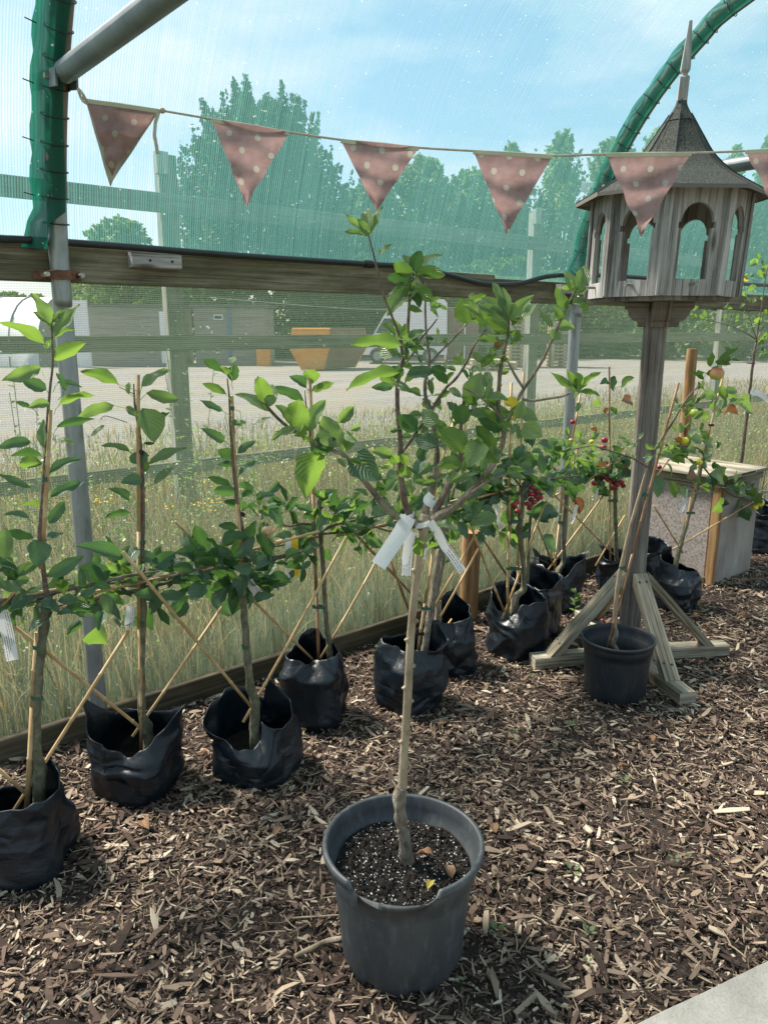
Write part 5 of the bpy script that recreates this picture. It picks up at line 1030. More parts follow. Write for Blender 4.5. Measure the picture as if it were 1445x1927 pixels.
# ---- tree in the right edge bags
for (x, y, r, sd, lab) in ((1432, 1035, 0.155, 113, 'bare stemmed young tree in the black bag at the right edge behind the box'), (1412, 1012, 0.14, 117, 'small leafed plant in the rear black bag at the right edge')):
    c = gc(x, y); T = Tree('potted_young_tree', c, lab, Y=c[1]+0.05)
    bag(T.root, c, r, 0.22, [(0, .28, 1), (90, .30, 1), (180, .30, 1), (270, .27, 1)], sd)
    if sd == 113:
        T.limb('trunk', [(1382, 1010), (1388, 930), (1396, 855), (1405, 780), (1412, 720), (1418, 665), (1424, 638)], [.011, .012, .011, .010, .009, .008, .007], 'bark_twig', 0.5, 8)
        T.limbs('branch', [([(1422, 640), (1432, 580), (1440, 520), (1450, 480)], [.005, .004, .003, .002]), ([(1421, 638), (1400, 625), (1370, 612), (1310, 598)], [.004, .003, .0025, .0015]), ([(1422, 636), (1410, 600), (1402, 560), (1400, 520)], [.003, .002, .0015, .001]), ([(1423, 640), (1440, 610), (1470, 590)], [.004, .003, .002]), ([(1419, 684), (1404, 683)], [.006, .004])], 'bark_twig', .1)
        for q in [(1400, 545, 5, 14, 2), (1410, 525, 4, 14, 4), (1425, 495, 5, 16, 2), (1440, 510, 4, 14, 1), (1380, 600, 5, 13, 1), (1362, 585, 5, 13, 1), (1330, 600, 5, 13, 1), (1300, 590, 4, 12, 1), (1435, 600, 5, 15, 2), (1440, 640, 5, 15, 1), (1400, 565, 4, 12, 2), (1420, 560, 3, 12, 2), (1290, 575, 3, 12, 0), (1442, 665, 4, 14, 1)]: T.cluster(*q[:4], m=q[4], m2=1, upb=0.0)
        T.tagm([(1411, 737), (1428, 741), (1450, 756)], 10, 'tag_faint')
    else:
        T.limb('trunk', [(1425, 985), (1432, 930), (1440, 880)], [.008, .006, .004], 'bark_twig', 0.3, 8); T.cluster(1430, 960, 4, 24, m=0)
    T.done()

# ---- black pot with leaning cane and stem at the bird table
c = gc(1155, 1306); PD = c@fw
T = Tree('potted_apple_tree', c, 'apple stem tied to a leaning cane in a plain black pot beneath the bird table', dist=PD)
ph = 0.262
def potlathe(root, c, rb, rt_, h, lip, soilz, mat, name='pot', notch=None, feet=8):
    step = h*0.80
    prof = [(rb*0.30, 0.004), (rb*0.93, 0.004), (rb*0.97, 0.0), (rb, 0.006), (rb+(rt_-rb)*0.18, h*0.12)]
    for f in (0.3, 0.5, 0.7, 0.795): prof.append((rb+(rt_-rb-0.006)*f, h*f))
    prof += [(rb+(rt_-rb)*0.81, h*0.803), (rb+(rt_-rb)*0.9, h*0.90), (rt_-0.004, h-lip*1.6), (rt_+lip*0.25, h-lip*1.55), (rt_+lip*0.55, h-lip*1.1), (rt_+lip*0.62, h-lip*0.5), (rt_+lip*0.4, h-lip*0.08), (rt_, h), (rt_-0.004, h-lip*0.3), (rt_-0.006, h-lip*2)]
    prof += [(rb+(rt_-rb)*0.8-0.008, h*0.803), (rb+(rt_-rb)*0.75-0.012, h*0.79), (rb+(rt_-rb)*0.5-0.006, h*0.5)]
    def fn(r, z, t, i):
        zz, rr = z, r
        if i in (2, 3):
            s = math.sin(t*feet/2+0.5)
            zz = z+(0.016 if abs(s) > 0.93 else 0)
        rr *= 1+0.004*math.sin(3*t+i*0.2)
        if notch:
            a = math.degrees(t-CAZ+math.pi/2) % 360
            lo, hi = notch
            if lo < a < hi and i >= 11:
                f = math.sin(math.pi*(a-lo)/(hi-lo)); cut = h-0.024-0.026*f**.7
                if i <= 16: zz = min(z, cut); rr = min(rr, rt_-0.0035)
                else: zz = min(z, cut) if i < 19 else z; rr = min(rr, rt_-0.006)
        return rr, zz
    mb = M(); lathe(mb, c, prof, 160 if notch else 64, 0, fn); o = mb.build(name, MT[mat], root); return o
potlathe(T.root, c, 0.122, 0.146, ph, 0.010, 0.13, 'pot_black')
soil(T.root, c, 0.125, 0.155, 9)
mb = M(); tube(mb, T.pts([(1152, 1262), (1153, 1240), (1160, 1225), (1152, 1212), (1158, 1198), (1156, 1180)]), [.013, .0145, .011, .013, .010, .009], 10, 0, 4, .5); mb.build('rootstock', MT['bark_old'], T.root)
T.limb('trunk', [(1156, 1182), (1157, 1150), (1162, 1100), (1172, 1050), (1186, 990), (1203, 930), (1217, 880)], [.009, .0095, .009, .008, .007, .006, .005], 'bark_pale', 0.1, 9)
T.limbs('branch', [([(1222, 882), (1195, 865), (1160, 852), (1120, 840)], [.0045, .004, .0035, .0025]), ([(1217, 880), (1235, 840), (1262, 800), (1280, 768), (1300, 740), (1320, 722)], [.005, .0045, .004, .0035, .003, .002])], 'bark_twig', .15)
T.cane((1137, 1236), (1190, 1040), .0052, 'cane_dark'); T.cane((1189, 1043), (1276, 720), .0052, 'cane_dark')
for x, y in ((1164, 1068), (1208, 931)): T.strap(x, y, 12, .009)
for q in [(1192, 835, 4, 24, 1), (1183, 845, 3, 22, 2), (1098, 846, 7, 26, 2), (1078, 835, 6, 22, 2), (1080, 860, 3, 30, 2), (1300, 760, 6, 26, 1), (1310, 750, 5, 26, 1), (1272, 765, 5, 22, 1), (1330, 705, 5, 26, 1), (1348, 685, 4, 26, 1), (1240, 855, 5, 24, 1), (1300, 785, 3, 22, 1), (1322, 790, 2, 26, 1), (1370, 670, 2, 26, 0)]: T.cluster(*q[:4], m=q[4], m2=1, upb=0.1)
T.L(1325, 715, 1298, 700, .35, m=1); T.L(1335, 690, 1340, 662, .55, m=2); T.L(1345, 680, 1375, 686, .45, m=1); T.L(1350, 682, 1388, 655, .3, m=1)
a = T.apple(1348, 703, 14, 'apple_blush', off=-0.02)
T.done()

# ------------------------------------------------------------------ the front tree
c = gc(757, 1791); PD = c@fw
T = Tree('potted_apple_tree', c, 'big many branched apple tree with three white tags in the cracked grey round pot', dist=PD, mm=.6)
PH = 0.318
potlathe(T.root, c, 0.141, 0.184, PH, 0.0155, 0, 'pot_grey', notch=(229, 292))
soil(T.root, c, 0.161, PH-0.062, 3, perlite=520)
# torn flap beside the crack
mb = M(); v = []
for i, a in enumerate(np.linspace(217, 237, 7)):
    t = R_(a); d = rt*math.cos(t)+fw*math.sin(t); r = 0.189
    v += [c+d*r+[0, 0, PH-0.020], c+d*(r+0.003)+[0, 0, PH-0.036], c+d*(r-0.001)+[0, 0, PH-0.050-0.012*math.sin(i/6*2.6)]]
mb.add(v, [(3*i+j, 3*i+3+j, 3*i+4+j, 3*i+1+j) for i in range(6) for j in range(2)]); mb.build('torn_flap', MT['pot_grey'], T.root)
TR = [(772, 1650), (766, 1615), (760, 1580), (755, 1545), (752, 1510), (757, 1480)]
mb = M(); P_ = T.pts(TR); tube(mb, P_, [.017, .0155, .0135, .0145, .0165, .0125], 14, 0, 6, .55)
for q in range(16):
    f = random.uniform(0.1, .95)*(len(P_)-1); i = int(f); p = P_[i]*(1-f+i)+P_[min(i+1, len(P_)-1)]*(f-i); a = random.uniform(0, 6.28); ball(mb, p+np.array([math.cos(a), math.sin(a), 0])*.0125, random.uniform(.003, .006), 0, 8, 5, dent=False)
mb.build('rootstock', MT['bark_old'], T.root)
mb = M(); P_ = T.pts([(757, 1484), (759, 1440), (762, 1390), (766, 1330), (769, 1270), (772, 1210), (777, 1150), (783, 1090), (790, 1035), (796, 1000), (802, 968)])
tube(mb, P_, [.0115, .0102, .0098, .0095, .0095, .0093, .0088, .0088, .0098, .0125, .011], 14, 0, 5, .12)
for f, sg in ((1.1, 1), (1.9, -1), (2.6, 1), (3.2, 1), (3.6, -1), (4.3, 1), (5.1, -1), (5.7, 1), (6.4, 1), (7.3, -1), (2.2, 1), (8.2, 1)):
    i = int(f); p = P_[i]*(1-f+i)+P_[i+1]*(f-i); d = rt*sg*0.8-fw*0.6; tube(mb, [p, p+d*.0125+[0, 0, .003], p+d*.0145+[0, 0, .005]], [.007, .0052, .0035], 8, 0, 2)
mb.build('trunk', MT['bark_pale'], T.root)
BR = [('branch', [(798, 985), (772, 980), (745, 972), (707, 931), (668, 885), (644, 854), (600, 838), (545, 806), (508, 771), (498, 750)], [.0075, .007, .0062, .0058, .0052, .0045, .0038, .0032, .0026, .0015], -0.22, 'bark_old'),
 ('branch', [(800, 1000), (784, 985), (767, 958), (757, 922), (753, 873), (753, 825), (748, 771), (748, 728), (755, 689), (765, 650), (770, 573), (773, 520)], [.009, .0085, .0075, .0068, .0062, .0055, .0048, .0045, .004, .0036, .0028, .0015], -0.05, 'bark_twig'),
 ('branch', [(758, 668), (750, 626), (736, 592), (721, 553), (707, 495), (695, 449), (692, 436)], [.003, .0028, .0025, .0022, .002, .0016, .001], -0.08, 'bark_twig'),
 ('branch', [(756, 852), (772, 830), (800, 790), (835, 735), (858, 712), (876, 684), (895, 645), (915, 620)], [.004, .0038, .0036, .0033, .003, .0026, .0022, .0016], 0.05, 'bark_twig'),
 ('branch', [(799, 975), (803, 950), (811, 925), (820, 880), (821, 830), (806, 770), (799, 728), (808, 681), (803, 640), (800, 592), (801, 530)], [.0088, .008, .0072, .0065, .0055, .0045, .004, .0035, .003, .0024, .0014], 0.12, 'bark_old'),
 ('branch', [(810, 681), (830, 660), (858, 632), (882, 605), (888, 600)], [.0028, .0026, .0023, .002, .0015], 0.12, 'bark_old'),
 ('branch', [(805, 985), (818, 965), (837, 926), (856, 890), (866, 862), (866, 815), (870, 771), (876, 737)], [.0085, .0078, .0068, .006, .0055, .0042, .0034, .002], -0.02, 'bark_twig'),
 ('branch', [(800, 992), (823, 970), (850, 957), (880, 930), (905, 905), (930, 868), (945, 834), (947, 800), (938, 766), (939, 725), (942, 689), (949, 660), (956, 621), (957, 590)], [.0098, .0092, .0085, .0078, .0072, .0066, .0058, .005, .0045, .004, .0038, .0034, .0028, .0015], -0.10, 'bark_old'),
 ('branch', [(948, 822), (956, 790), (975, 750), (985, 732), (1017, 684), (1038, 640), (1055, 602), (1072, 565), (1086, 542)], [.0048, .0042, .004, .0036, .0032, .0028, .0024, .002, .0014], -0.06, 'bark_old'),
 ('branch', [(982, 752), (1005, 754), (1031, 750), (1060, 745), (1086, 733)], [.0032, .0028, .0026, .0022, .0014], -0.06, 'bark_old'),
 ('branch', [(987, 734), (970, 708), (955, 680), (945, 660)], [.0028, .0025, .002, .0014], -0.06, 'bark_old'),
 ('branch', [(946, 790), (925, 765), (895, 742), (870, 730)], [.003, .0026, .002, .0012], -0.10, 'bark_old'),
 ('branch', [(880, 932), (920, 905), (950, 893), (965, 890)], [.003, .0026, .0022, .0014], -0.05, 'bark_old'),
 ('branch', [(752, 690), (775, 668), (790, 640), (815, 610), (822, 600)], [.0028, .0024, .002, .0016, .001], -0.02, 'bark_twig')]
tips = {}
for name, L_, r, off, mat in BR:
    n = len(L_); st = 0 if L_[0][1] > 940 else None
    o0 = 0.0 if st == 0 else off
    P_ = [T.P(x, y, o0+(off-o0)*i/(n-1)) for i, (x, y) in enumerate(L_)]; mb = M(); tube(mb, P_, r, 9, 0, 5, .22)
    for i in range(1, n-1):
        if random.random() < .6: ball(mb, P_[i]+rt*random.choice((-1, 1))*r[i]*0.8, r[i]*0.6, 0, 7, 5, dent=False)
    mb.build(name, MT[mat], T.root)
OA = lambda f: -0.22*f
# explicit leaves: bx,by,tx,ty,w,offset,mat,face
EX = [(508, 775, 443, 742, .36, -.2, 2, .6), (505, 766, 486, 708, .55, -.2, 2, .8), (508, 765, 512, 722, .55, -.21, 2, .9), (502, 760, 480, 712, .5, -.18, 1, .7), (510, 785, 478, 800, .3, -.2, 2, .5), (552, 800, 518, 762, .5, -.18, 1, .7), (548, 806, 562, 752, .8, -.2, 2, .9), (560, 808, 512, 828, .36, -.2, 2, .6), (578, 812, 614, 752, .5, -.18, 2, .75), (575, 800, 545, 775, .5, -.16, 1, .6), (597, 850, 574, 938, .58, -.17, 2, .95), (640, 840, 608, 782, .78, -.16, 2, .85), (636, 795, 666, 764, .55, -.12, 1, .8), (600, 838, 628, 802, .55, -.15, 0, .7), (585, 850, 632, 825, .7, -.15, 0, .8), (645, 850, 665, 818, .5, -.14, 2, .6), (672, 850, 712, 905, .85, -.1, 0, .85), (650, 845, 668, 836, .8, -.14, 2, .7), (700, 850, 738, 862, .5, -.08, 1, .7), (640, 862, 648, 880, .7, -.14, 1, .7), (618, 830, 608, 815, .8, -.13, 1, .7),
 (690, 442, 642, 436, .3, -.08, 1, .5), (690, 438, 645, 398, .3, -.08, 2, .5), (693, 445, 672, 412, .6, -.08, 1, .8), (695, 440, 690, 393, .5, -.08, 2, .8), (700, 440, 720, 388, .3, -.08, 2, .6), (712, 478, 740, 458, .36, -.08, 2, .5),
 (758, 650, 660, 650, .34, -.14, 1, .6), (752, 700, 652, 735, .32, -.14, 1, .5), (760, 655, 735, 600, .45, -.06, 2, .6), (757, 655, 782, 620, .6, -.05, 0, .8), (752, 665, 712, 640, .7, -.1, 1, .8), (750, 715, 742, 688, .9, -.08, 0, .8), (765, 640, 800, 622, .5, -.05, 1, .6), (745, 630, 715, 608, .4, -.05, 1, .6), (765, 705, 820, 698, .5, 0, 0, .7),
 (775, 530, 728, 522, .55, -.05, 0, .8), (775, 520, 742, 492, .6, -.06, 1, .8), (780, 512, 792, 472, .7, -.06, 0, .9), (782, 515, 838, 518, .5, -.05, 1, .6), (785, 505, 832, 480, .35, -.04, 2, .5), (775, 545, 726, 560, .6, -.05, 1, .7), (768, 550, 728, 595, .5, -.05, 2, .7), (776, 540, 815, 565, .6, -.05, 1, .8), (770, 545, 790, 580, .6, -.05, 0, .7), (772, 535, 750, 500, .5, -.02, 1, .7),
 (800, 905, 755, 870, .1, .1, 0, .7), (880, 850, 820, 805, .6, -.12, 2, .85), (868, 870, 820, 880, .55, -.12, 1, .85), (870, 800, 868, 760, .9, -.08, 0, .9), (822, 840, 780, 820, .7, -.03, 0, .9), (825, 800, 795, 770, .75, -.1, 1, .85), (790, 870, 812, 825, .45, 0, 0, .8), (785, 810, 748, 782, .8, -.08, 0, .85), (905, 830, 880, 880, .75, -.13, 2, .95), (948, 808, 895, 778, .65, -.1, 0, .75), (930, 850, 895, 800, .5, -.1, 1, .7), (940, 870, 918, 838, .6, -.12, 1, .8), (985, 800, 1020, 822, .9, -.14, 2, .9), (960, 770, 1012, 790, .5, -.12, 2, .7),
 (975, 768, 948, 752, .7, -.12, 4, .7), (978, 772, 962, 790, .6, -.12, 4, .7), (955, 600, 905, 560, .45, -.06, 2, .8), (958, 600, 945, 540, .5, -.1, 2, .9), (960, 605, 1005, 555, .4, -.1, 2, .7), (962, 612, 1012, 570, .35, -.1, 2, .6), (955, 610, 900, 575, .45, -.1, 1, .8), (960, 600, 985, 600, .8, -.1, 1, .9), (950, 590, 930, 548, .45, -.1, 1, .7), (955, 625, 915, 600, .5, -.1, 1, .8), (958, 625, 985, 635, .4, -.1, 1, .6), (950, 640, 930, 660, .5, -.1, 1, .7), (940, 645, 930, 655, 1.0, -.12, 3, .8),
 (880, 610, 868, 560, .8, .08, 1, .85), (888, 600, 912, 618, .5, .08, 1, .7), (900, 590, 870, 575, .5, .06, 2, .7), (912, 618, 890, 590, .6, .05, 2, .7), (1080, 550, 1062, 510, .5, -.06, 2, .8), (1085, 545, 1098, 500, .6, -.06, 1, .85), (1085, 560, 1108, 585, .5, -.06, 2, .8), (1075, 570, 1105, 568, .6, -.06, 2, .7), (1070, 580, 1045, 540, .5, -.06, 1, .7), (1055, 605, 1040, 575, .5, -.06, 1, .7), (1045, 620, 1080, 618, .5, -.06, 2, .7), (1040, 615, 1012, 580, .4, -.06, 2, .6), (1040, 640, 1048, 620, 1.2, -.07, 2, .8), (1075, 560, 1108, 540, .4, -.06, 1, .6),
 (1085, 735, 1035, 700, .3, -.06, 2, .6), (1086, 733, 1066, 695, .35, -.06, 2, .7), (1090, 733, 1130, 700, .3, -.06, 2, .6), (1090, 738, 1128, 745, .35, -.06, 1, .6), (1088, 735, 1095, 705, .6, -.06, 2, .8), (905, 690, 935, 665, .5, -.08, 1, .8), (912, 700, 925, 735, .6, -.08, 1, .8), (880, 760, 905, 700, .7, -.08, 2, .85), (935, 740, 915, 760, .6, -.08, 2, .7), (925, 775, 880, 780, .5, -.1, 1, .8), (840, 700, 810, 690, .5, 0, 0, .7),
 (950, 893, 990, 885, .4, -.05, 2, .6), (955, 892, 990, 900, .4, -.05, 1, .6), (885, 985, 935, 970, .55, -.04, 1, .85), (790, 1015, 762, 1042, .7, -.04, 2, .9), (800, 1018, 818, 1000, .4, -.04, 2, .7), (785, 1020, 797, 1048, .6, -.04, 2, .8), (820, 985, 860, 1000, .4, -.05, 1, .7), (772, 898, 740, 888, .5, -.03, 2, .7), (752, 870, 728, 855, .5, -.06, 2, .7), (762, 876, 758, 855, .8, -.06, 2, .8), (760, 895, 755, 880, .9, -.06, 1, .8)]
for q in EX: T.L(q[0], q[1], q[2], q[3], q[4], off=q[5], m=q[6], face=q[7], pet=None, cup=random.uniform(.1, .5), droop=random.uniform(-.05, .4))
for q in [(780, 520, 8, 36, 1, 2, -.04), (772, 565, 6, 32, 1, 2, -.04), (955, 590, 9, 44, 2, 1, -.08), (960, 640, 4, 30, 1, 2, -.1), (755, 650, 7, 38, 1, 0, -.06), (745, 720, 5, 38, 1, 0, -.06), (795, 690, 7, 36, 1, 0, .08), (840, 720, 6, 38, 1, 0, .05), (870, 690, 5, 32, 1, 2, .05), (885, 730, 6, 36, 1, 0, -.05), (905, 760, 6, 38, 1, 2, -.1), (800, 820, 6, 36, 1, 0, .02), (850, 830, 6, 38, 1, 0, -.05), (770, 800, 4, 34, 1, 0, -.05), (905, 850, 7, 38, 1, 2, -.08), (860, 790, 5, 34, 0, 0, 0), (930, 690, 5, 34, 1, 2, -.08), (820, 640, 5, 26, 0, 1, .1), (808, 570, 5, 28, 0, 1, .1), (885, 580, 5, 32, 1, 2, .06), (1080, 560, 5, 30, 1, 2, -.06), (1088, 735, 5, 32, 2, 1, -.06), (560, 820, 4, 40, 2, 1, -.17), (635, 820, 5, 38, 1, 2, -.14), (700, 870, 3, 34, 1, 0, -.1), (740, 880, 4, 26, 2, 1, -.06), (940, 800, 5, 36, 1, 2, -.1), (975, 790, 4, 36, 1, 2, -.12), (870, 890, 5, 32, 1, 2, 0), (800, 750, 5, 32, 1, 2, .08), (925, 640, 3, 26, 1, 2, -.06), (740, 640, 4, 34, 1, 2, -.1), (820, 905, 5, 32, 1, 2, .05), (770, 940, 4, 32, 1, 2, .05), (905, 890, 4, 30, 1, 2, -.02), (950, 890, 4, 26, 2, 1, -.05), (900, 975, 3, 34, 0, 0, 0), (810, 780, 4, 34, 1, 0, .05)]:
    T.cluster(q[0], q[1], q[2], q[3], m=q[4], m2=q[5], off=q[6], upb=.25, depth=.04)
T.tagm([(768, 972), (755, 1000), (735, 1030), (712, 1064)], 30, 'tag_faint', off=-.05)
T.tagm([(775, 1000), (770, 1020), (766, 1050), (764, 1083)], 20, 'tag_paper', off=-.03)
T.tagm([(808, 982), (822, 1000), (838, 1030), (856, 1055), (870, 1076)], 17, 'tag_paper', off=-.05)
T.tagm([(812, 930), (803, 942), (818, 950)], 15, 'tag_faint', off=.0)
for (x, y, w_) in ((768, 972, 18), (795, 985, 22)):
    mb = M(); p = T.P(x, y, -.01); v = []
    for j in range(17):
        t = 2*math.pi*j/16
        for z in (-0.006, 0.006): v.append(p+rt*w_*0.0007*math.cos(t)+fw*w_*0.0007*math.sin(t)+np.array([0, 0, z+0.004*math.cos(t)]))
    mb.add(v, [(2*j, 2*j+2, 2*j+3, 2*j+1) for j in range(16)]); mb.build('tag_loop', MT['tag_faint'], T.root)
T.done()

# ------------------------------------------------------------------ fallen leaves, seedlings, sticks
def fallen(x, y, ln, mat, lab, z=0.030, ang=None, name='fallen_leaf', wd=.6):
    p = G(x, y, z); a = random.uniform(0, 6.28) if ang is None else ang; d = np.array([math.cos(a), math.sin(a), 0.08])*ln; mb = M()
    leaf(mb, p-d/2, p+d/2, wd, np.array([-math.sin(a), math.cos(a), random.uniform(-.3, .3)]), .5, .35)
    o = mb.build(name, MT[mat]); tag(o, lab, 'leaf', 'dead leaves dropped on the mulch')
for q in [(275, 1552, .062, 'large curled tan dead leaf on the mulch below the second bag'), (385, 1417, .035, 'orange brown dead leaf between the second and third bags'), (832, 1362, .045, 'pale orange dead leaf right of the middle bag on dark mulch'), (1225, 1390, .04, 'dead leaf in front of the black pot and bird table foot'), (912, 1290, .03, 'bright orange dead leaf below the slumped bag'), (932, 1558, .045, 'red orange dead leaf just right of the big grey pot'), (1395, 1160, .06, 'rusty dead leaf on the mulch right of the plywood box front'), (1312, 1158, .045, 'brown dead leaf beside the bag standing before the plywood box'), (1172, 1442, .035, 'small pinkish dead leaf in the middle of the mulch at right'), (525, 1565, .045, 'flat pale dead leaf lying left of the big grey pot'), (1330, 1176, .03, 'small tan dead leaf near the end of the right foot beam')]:
    fallen(q[0], q[1], q[2], 'leaf_brown', q[3])
for q in [(845, 1640, .045, 'crumpled bright orange dead leaf on the soil of the grey pot'), (800, 1608, .04, 'brown leaf scrap beside the stem in the grey pot'), (808, 1666, .035, 'straw coloured leaf scrap at the front of the soil in the grey pot')]:
    fallen(q[0], q[1], q[2], 'leaf_brown' if q[1] != 1666 else 'leaf_yellow', q[3], z=PH-0.048)
def seedling(x, y, s, lab, tall=False):
    p = G(x, y, 0.020); s *= 1.35; mb = M()
    if tall:
        tube(mb, [p, p+[0.005, 0, s*.5], p+[0.0, 0.01, s]], .0015, 5, 0, 3)
        for i in range(22):
            f = random.uniform(.15, 1); a = random.uniform(0, 6.28); b = p+[0, 0, s*f]; leaf(mb, b, b+np.array([math.cos(a), math.sin(a), .5])*s*.22, .35, None, .1, .1, None)
    else:
        for i in range(random.randint(4, 6)):
            a = i*1.57+random.uniform(-.4, .4); b = p+np.array([math.cos(a), math.sin(a), .9])*s*.15; leaf(mb, b, p+np.array([math.cos(a), math.sin(a), random.uniform(.3, .9)])*s*.55, .6, np.array([-math.sin(a), math.cos(a), 0]), .15, .1)
    tag(mb.build('weed_seedling', MT['leaf_bright']), lab, 'weed', 'green weed seedlings in the mulch')
for q in [(935, 1756, .035, 'seedling with round leaves just right of the big grey pot'), (1076, 1642, .036, 'largest open seedling in the mulch right of the grey pot rim'), (1108, 1757, .028, 'narrow upright seedling left of the concrete path'), (1106, 1812, .018, 'tiny round seedling lowest down near the concrete path'), (1172, 1472, .034, 'tall leafed seedling below the bird table foot beam'), (1268, 1618, .025, 'thin seedling in the mulch far right of the grey pot'), (1296, 1614, .018, 'very small seedling beside a pinkish chip at right'), (1076, 1366, .028, 'yellow green seedling in front left of the black pot'), (969, 1378, .026, 'seedling in open mulch between the middle bags and the black pot'), (971, 1258, .022, 'seedling at the tip of the left foot beam'), (999, 1275, .022, 'seedling just below the left foot beam'), (868, 1849, .02, 'small seedling tucked at the base of the grey pot'), (1365, 1178, .018, 'speck of green right of the foot beam end'), (716, 1222, .05, 'leafy seedling against the base board behind the fourth bag')]: seedling(*q)
seedling(1080, 1160, .11, 'upright feathery weed growing between the bags and the rear foot beam', True)
mb = M(); p = G(1133, 1168, .03); ball(mb, p, .013); tag(mb.build('fallen_fruit', MT['crab_red']), 'bright red crab apple lying on the mulch behind the left brace', 'fruit')
for pts, r, lab in (([(555, 1800), (585, 1785), (610, 1772), (645, 1765)], .006, 'thick broken twig lying left of the big grey pot'), ([(550, 1728), (600, 1724), (648, 1722)], .0025, 'long thin straight stick pointing at the grey pot')):
    mb = M(); tube(mb, [G(x, y, .02) for x, y in pts], r, 8, 0, 4, .4); tag(mb.build('stick', MT['bark_pale']), lab, 'stick')

# ------------------------------------------------------------------ outside: fence, yard, sheds, vehicles, trees
def GD(px, dist):  # point on the ground below pixel column px at a level distance
    d = ray(px, 620); p = C0 + d*(dist/(d@fw)); return np.array([p[0], p[1], 0.0])
def hz(py, dist): return D(722, py, dist)[2]
YF = 5.6
fe = thing('timber_fence', (2.6, YF, 0), 'weathered timber post and rail screen frame standing outside the netting', 'fence')
for x in (-1.55, 2.66, 6.87, 11.1):
    mb = M(); beam(mb, (x, YF+0.075, -0.05), (x, YF+0.075, 2.74), 0.135, 0.10, side=np.array([1.0, 0, 0]))
    mb.build('post', MT['fence_wood'], fe, smooth=False)
    mb = M(); beam(mb, (x-0.0685, YF+0.075, 0), (x-0.0685, YF+0.075, 2.72), 0.075, 0.006, side=np.array([0, 1.0, 0])); beam(mb, (x-0.055, YF+0.02, 2.60), (x-0.055, YF+0.02, 2.75), 0.09, 0.06, side=np.array([1.0, 0, 0])); mb.build('lit_face_and_block', MT['fence_lit'], fe, smooth=False)  # pale sheet paints the lit look of the left face; block at the top
for z, h in ((2.40, 0.135), (1.405, 0.115), (0.45, 0.10)):
    mb = M(); beam(mb, (-4.5, YF, z), (14.5, YF, z), 0.035, h, side=np.array([0, 1.0, 0])); mb.build('rail', MT['fence_wood'], fe, smooth=False)

# grass, built blade by blade
m, t, o = newmat('dry_grass'); geo = t.nodes.new('ShaderNodeNewGeometry')
c_ = ramp(t, geo.outputs['Random Per Island'], [(0, (0.035, 0.048, 0.010)), (0.25, (0.09, 0.09, 0.02)), (0.45, (0.20, 0.155, 0.05)), (0.72, (0.38, 0.28, 0.12)), (1, (0.60, 0.46, 0.26))])
b_ = bsdf(t, None, c_, 0.8); tr = t.nodes.new('ShaderNodeBsdfTranslucent'); t.links.new(c_, tr.inputs[0]); ms = t.nodes.new('ShaderNodeMixShader'); ms.inputs[0].default_value = .35
t.links.new(b_.outputs[0], ms.inputs[1]); t.links.new(tr.outputs[0], ms.inputs[2]); t.links.new(ms.outputs[0], o.inputs[0]); MT['dry_grass'] = m
def grass(name, N, x0, x1, y0, y1, h0, h1, wd, lab, power=1.0):
    X = rng.uniform(x0, x1, N); Y = y0+(y1-y0)*rng.random(N)**power
    cl = np.array([mnoise.noise(Vector((a*1.1, b*1.1, 0))) for a, b in zip(X[::20], Y[::20])]).repeat(20)[:N] if N >= 20 else 0
    keep = np.ones(N, bool); X, Y = X[keep], Y[keep]; n = len(X)
    Hh = rng.uniform(h0, h1, n)*(1+0.7*cl[:n]); yaw = rng.uniform(0, 6.28, n); ln = np.abs(rng.normal(.22, .22, n)); wv = wd*rng.uniform(.5, 1.5, n)
    d = np.stack([np.cos(yaw), np.sin(yaw), np.zeros(n)], 1); s = np.stack([-np.sin(yaw+1), np.cos(yaw+1), np.zeros(n)], 1); base = np.stack([X, Y, np.full(n, -.02)], 1)
    V = []
    for f, wf in ((0, 1), (.4, .9), (.75, .6), (1, .12)):
        p = base+d*(ln*Hh*f*f)[:, None]+np.array([0, 0, 1])[None]*(Hh*(f-.25*ln*f*f))[:, None]; V += [p-s*(wv*wf)[:, None], p+s*(wv*wf)[:, None]]
    V = np.stack(V, 1); F = np.array([[0, 1, 3, 2], [2, 3, 5, 4], [4, 5, 7, 6]]); idx = (F[None]+8*np.arange(n)[:, None, None]).reshape(-1)
    tag(raw(name, V.reshape(-1, 3), idx, np.full(n*3, 4), None, None, MT['dry_grass'], None, False, np.zeros(3)), lab, 'grass', kind='stuff')
grass('long_grass', 60000, -1.5, 9.5, 2.86, 4.4, .18, .5, .0022, 'long dry olive grass growing right behind the netting')
grass('long_grass', 60000, -3, 15, 3.9, 7.6, .16, .55, .003, 'taller straw coloured grass around the timber screen frame', 1.3)
grass('long_grass', 14000, -5, 24, 7.2, 11.5, .06, .22, .006, 'sparse grass tufts at the near edge of the gravel yard', 2.0)
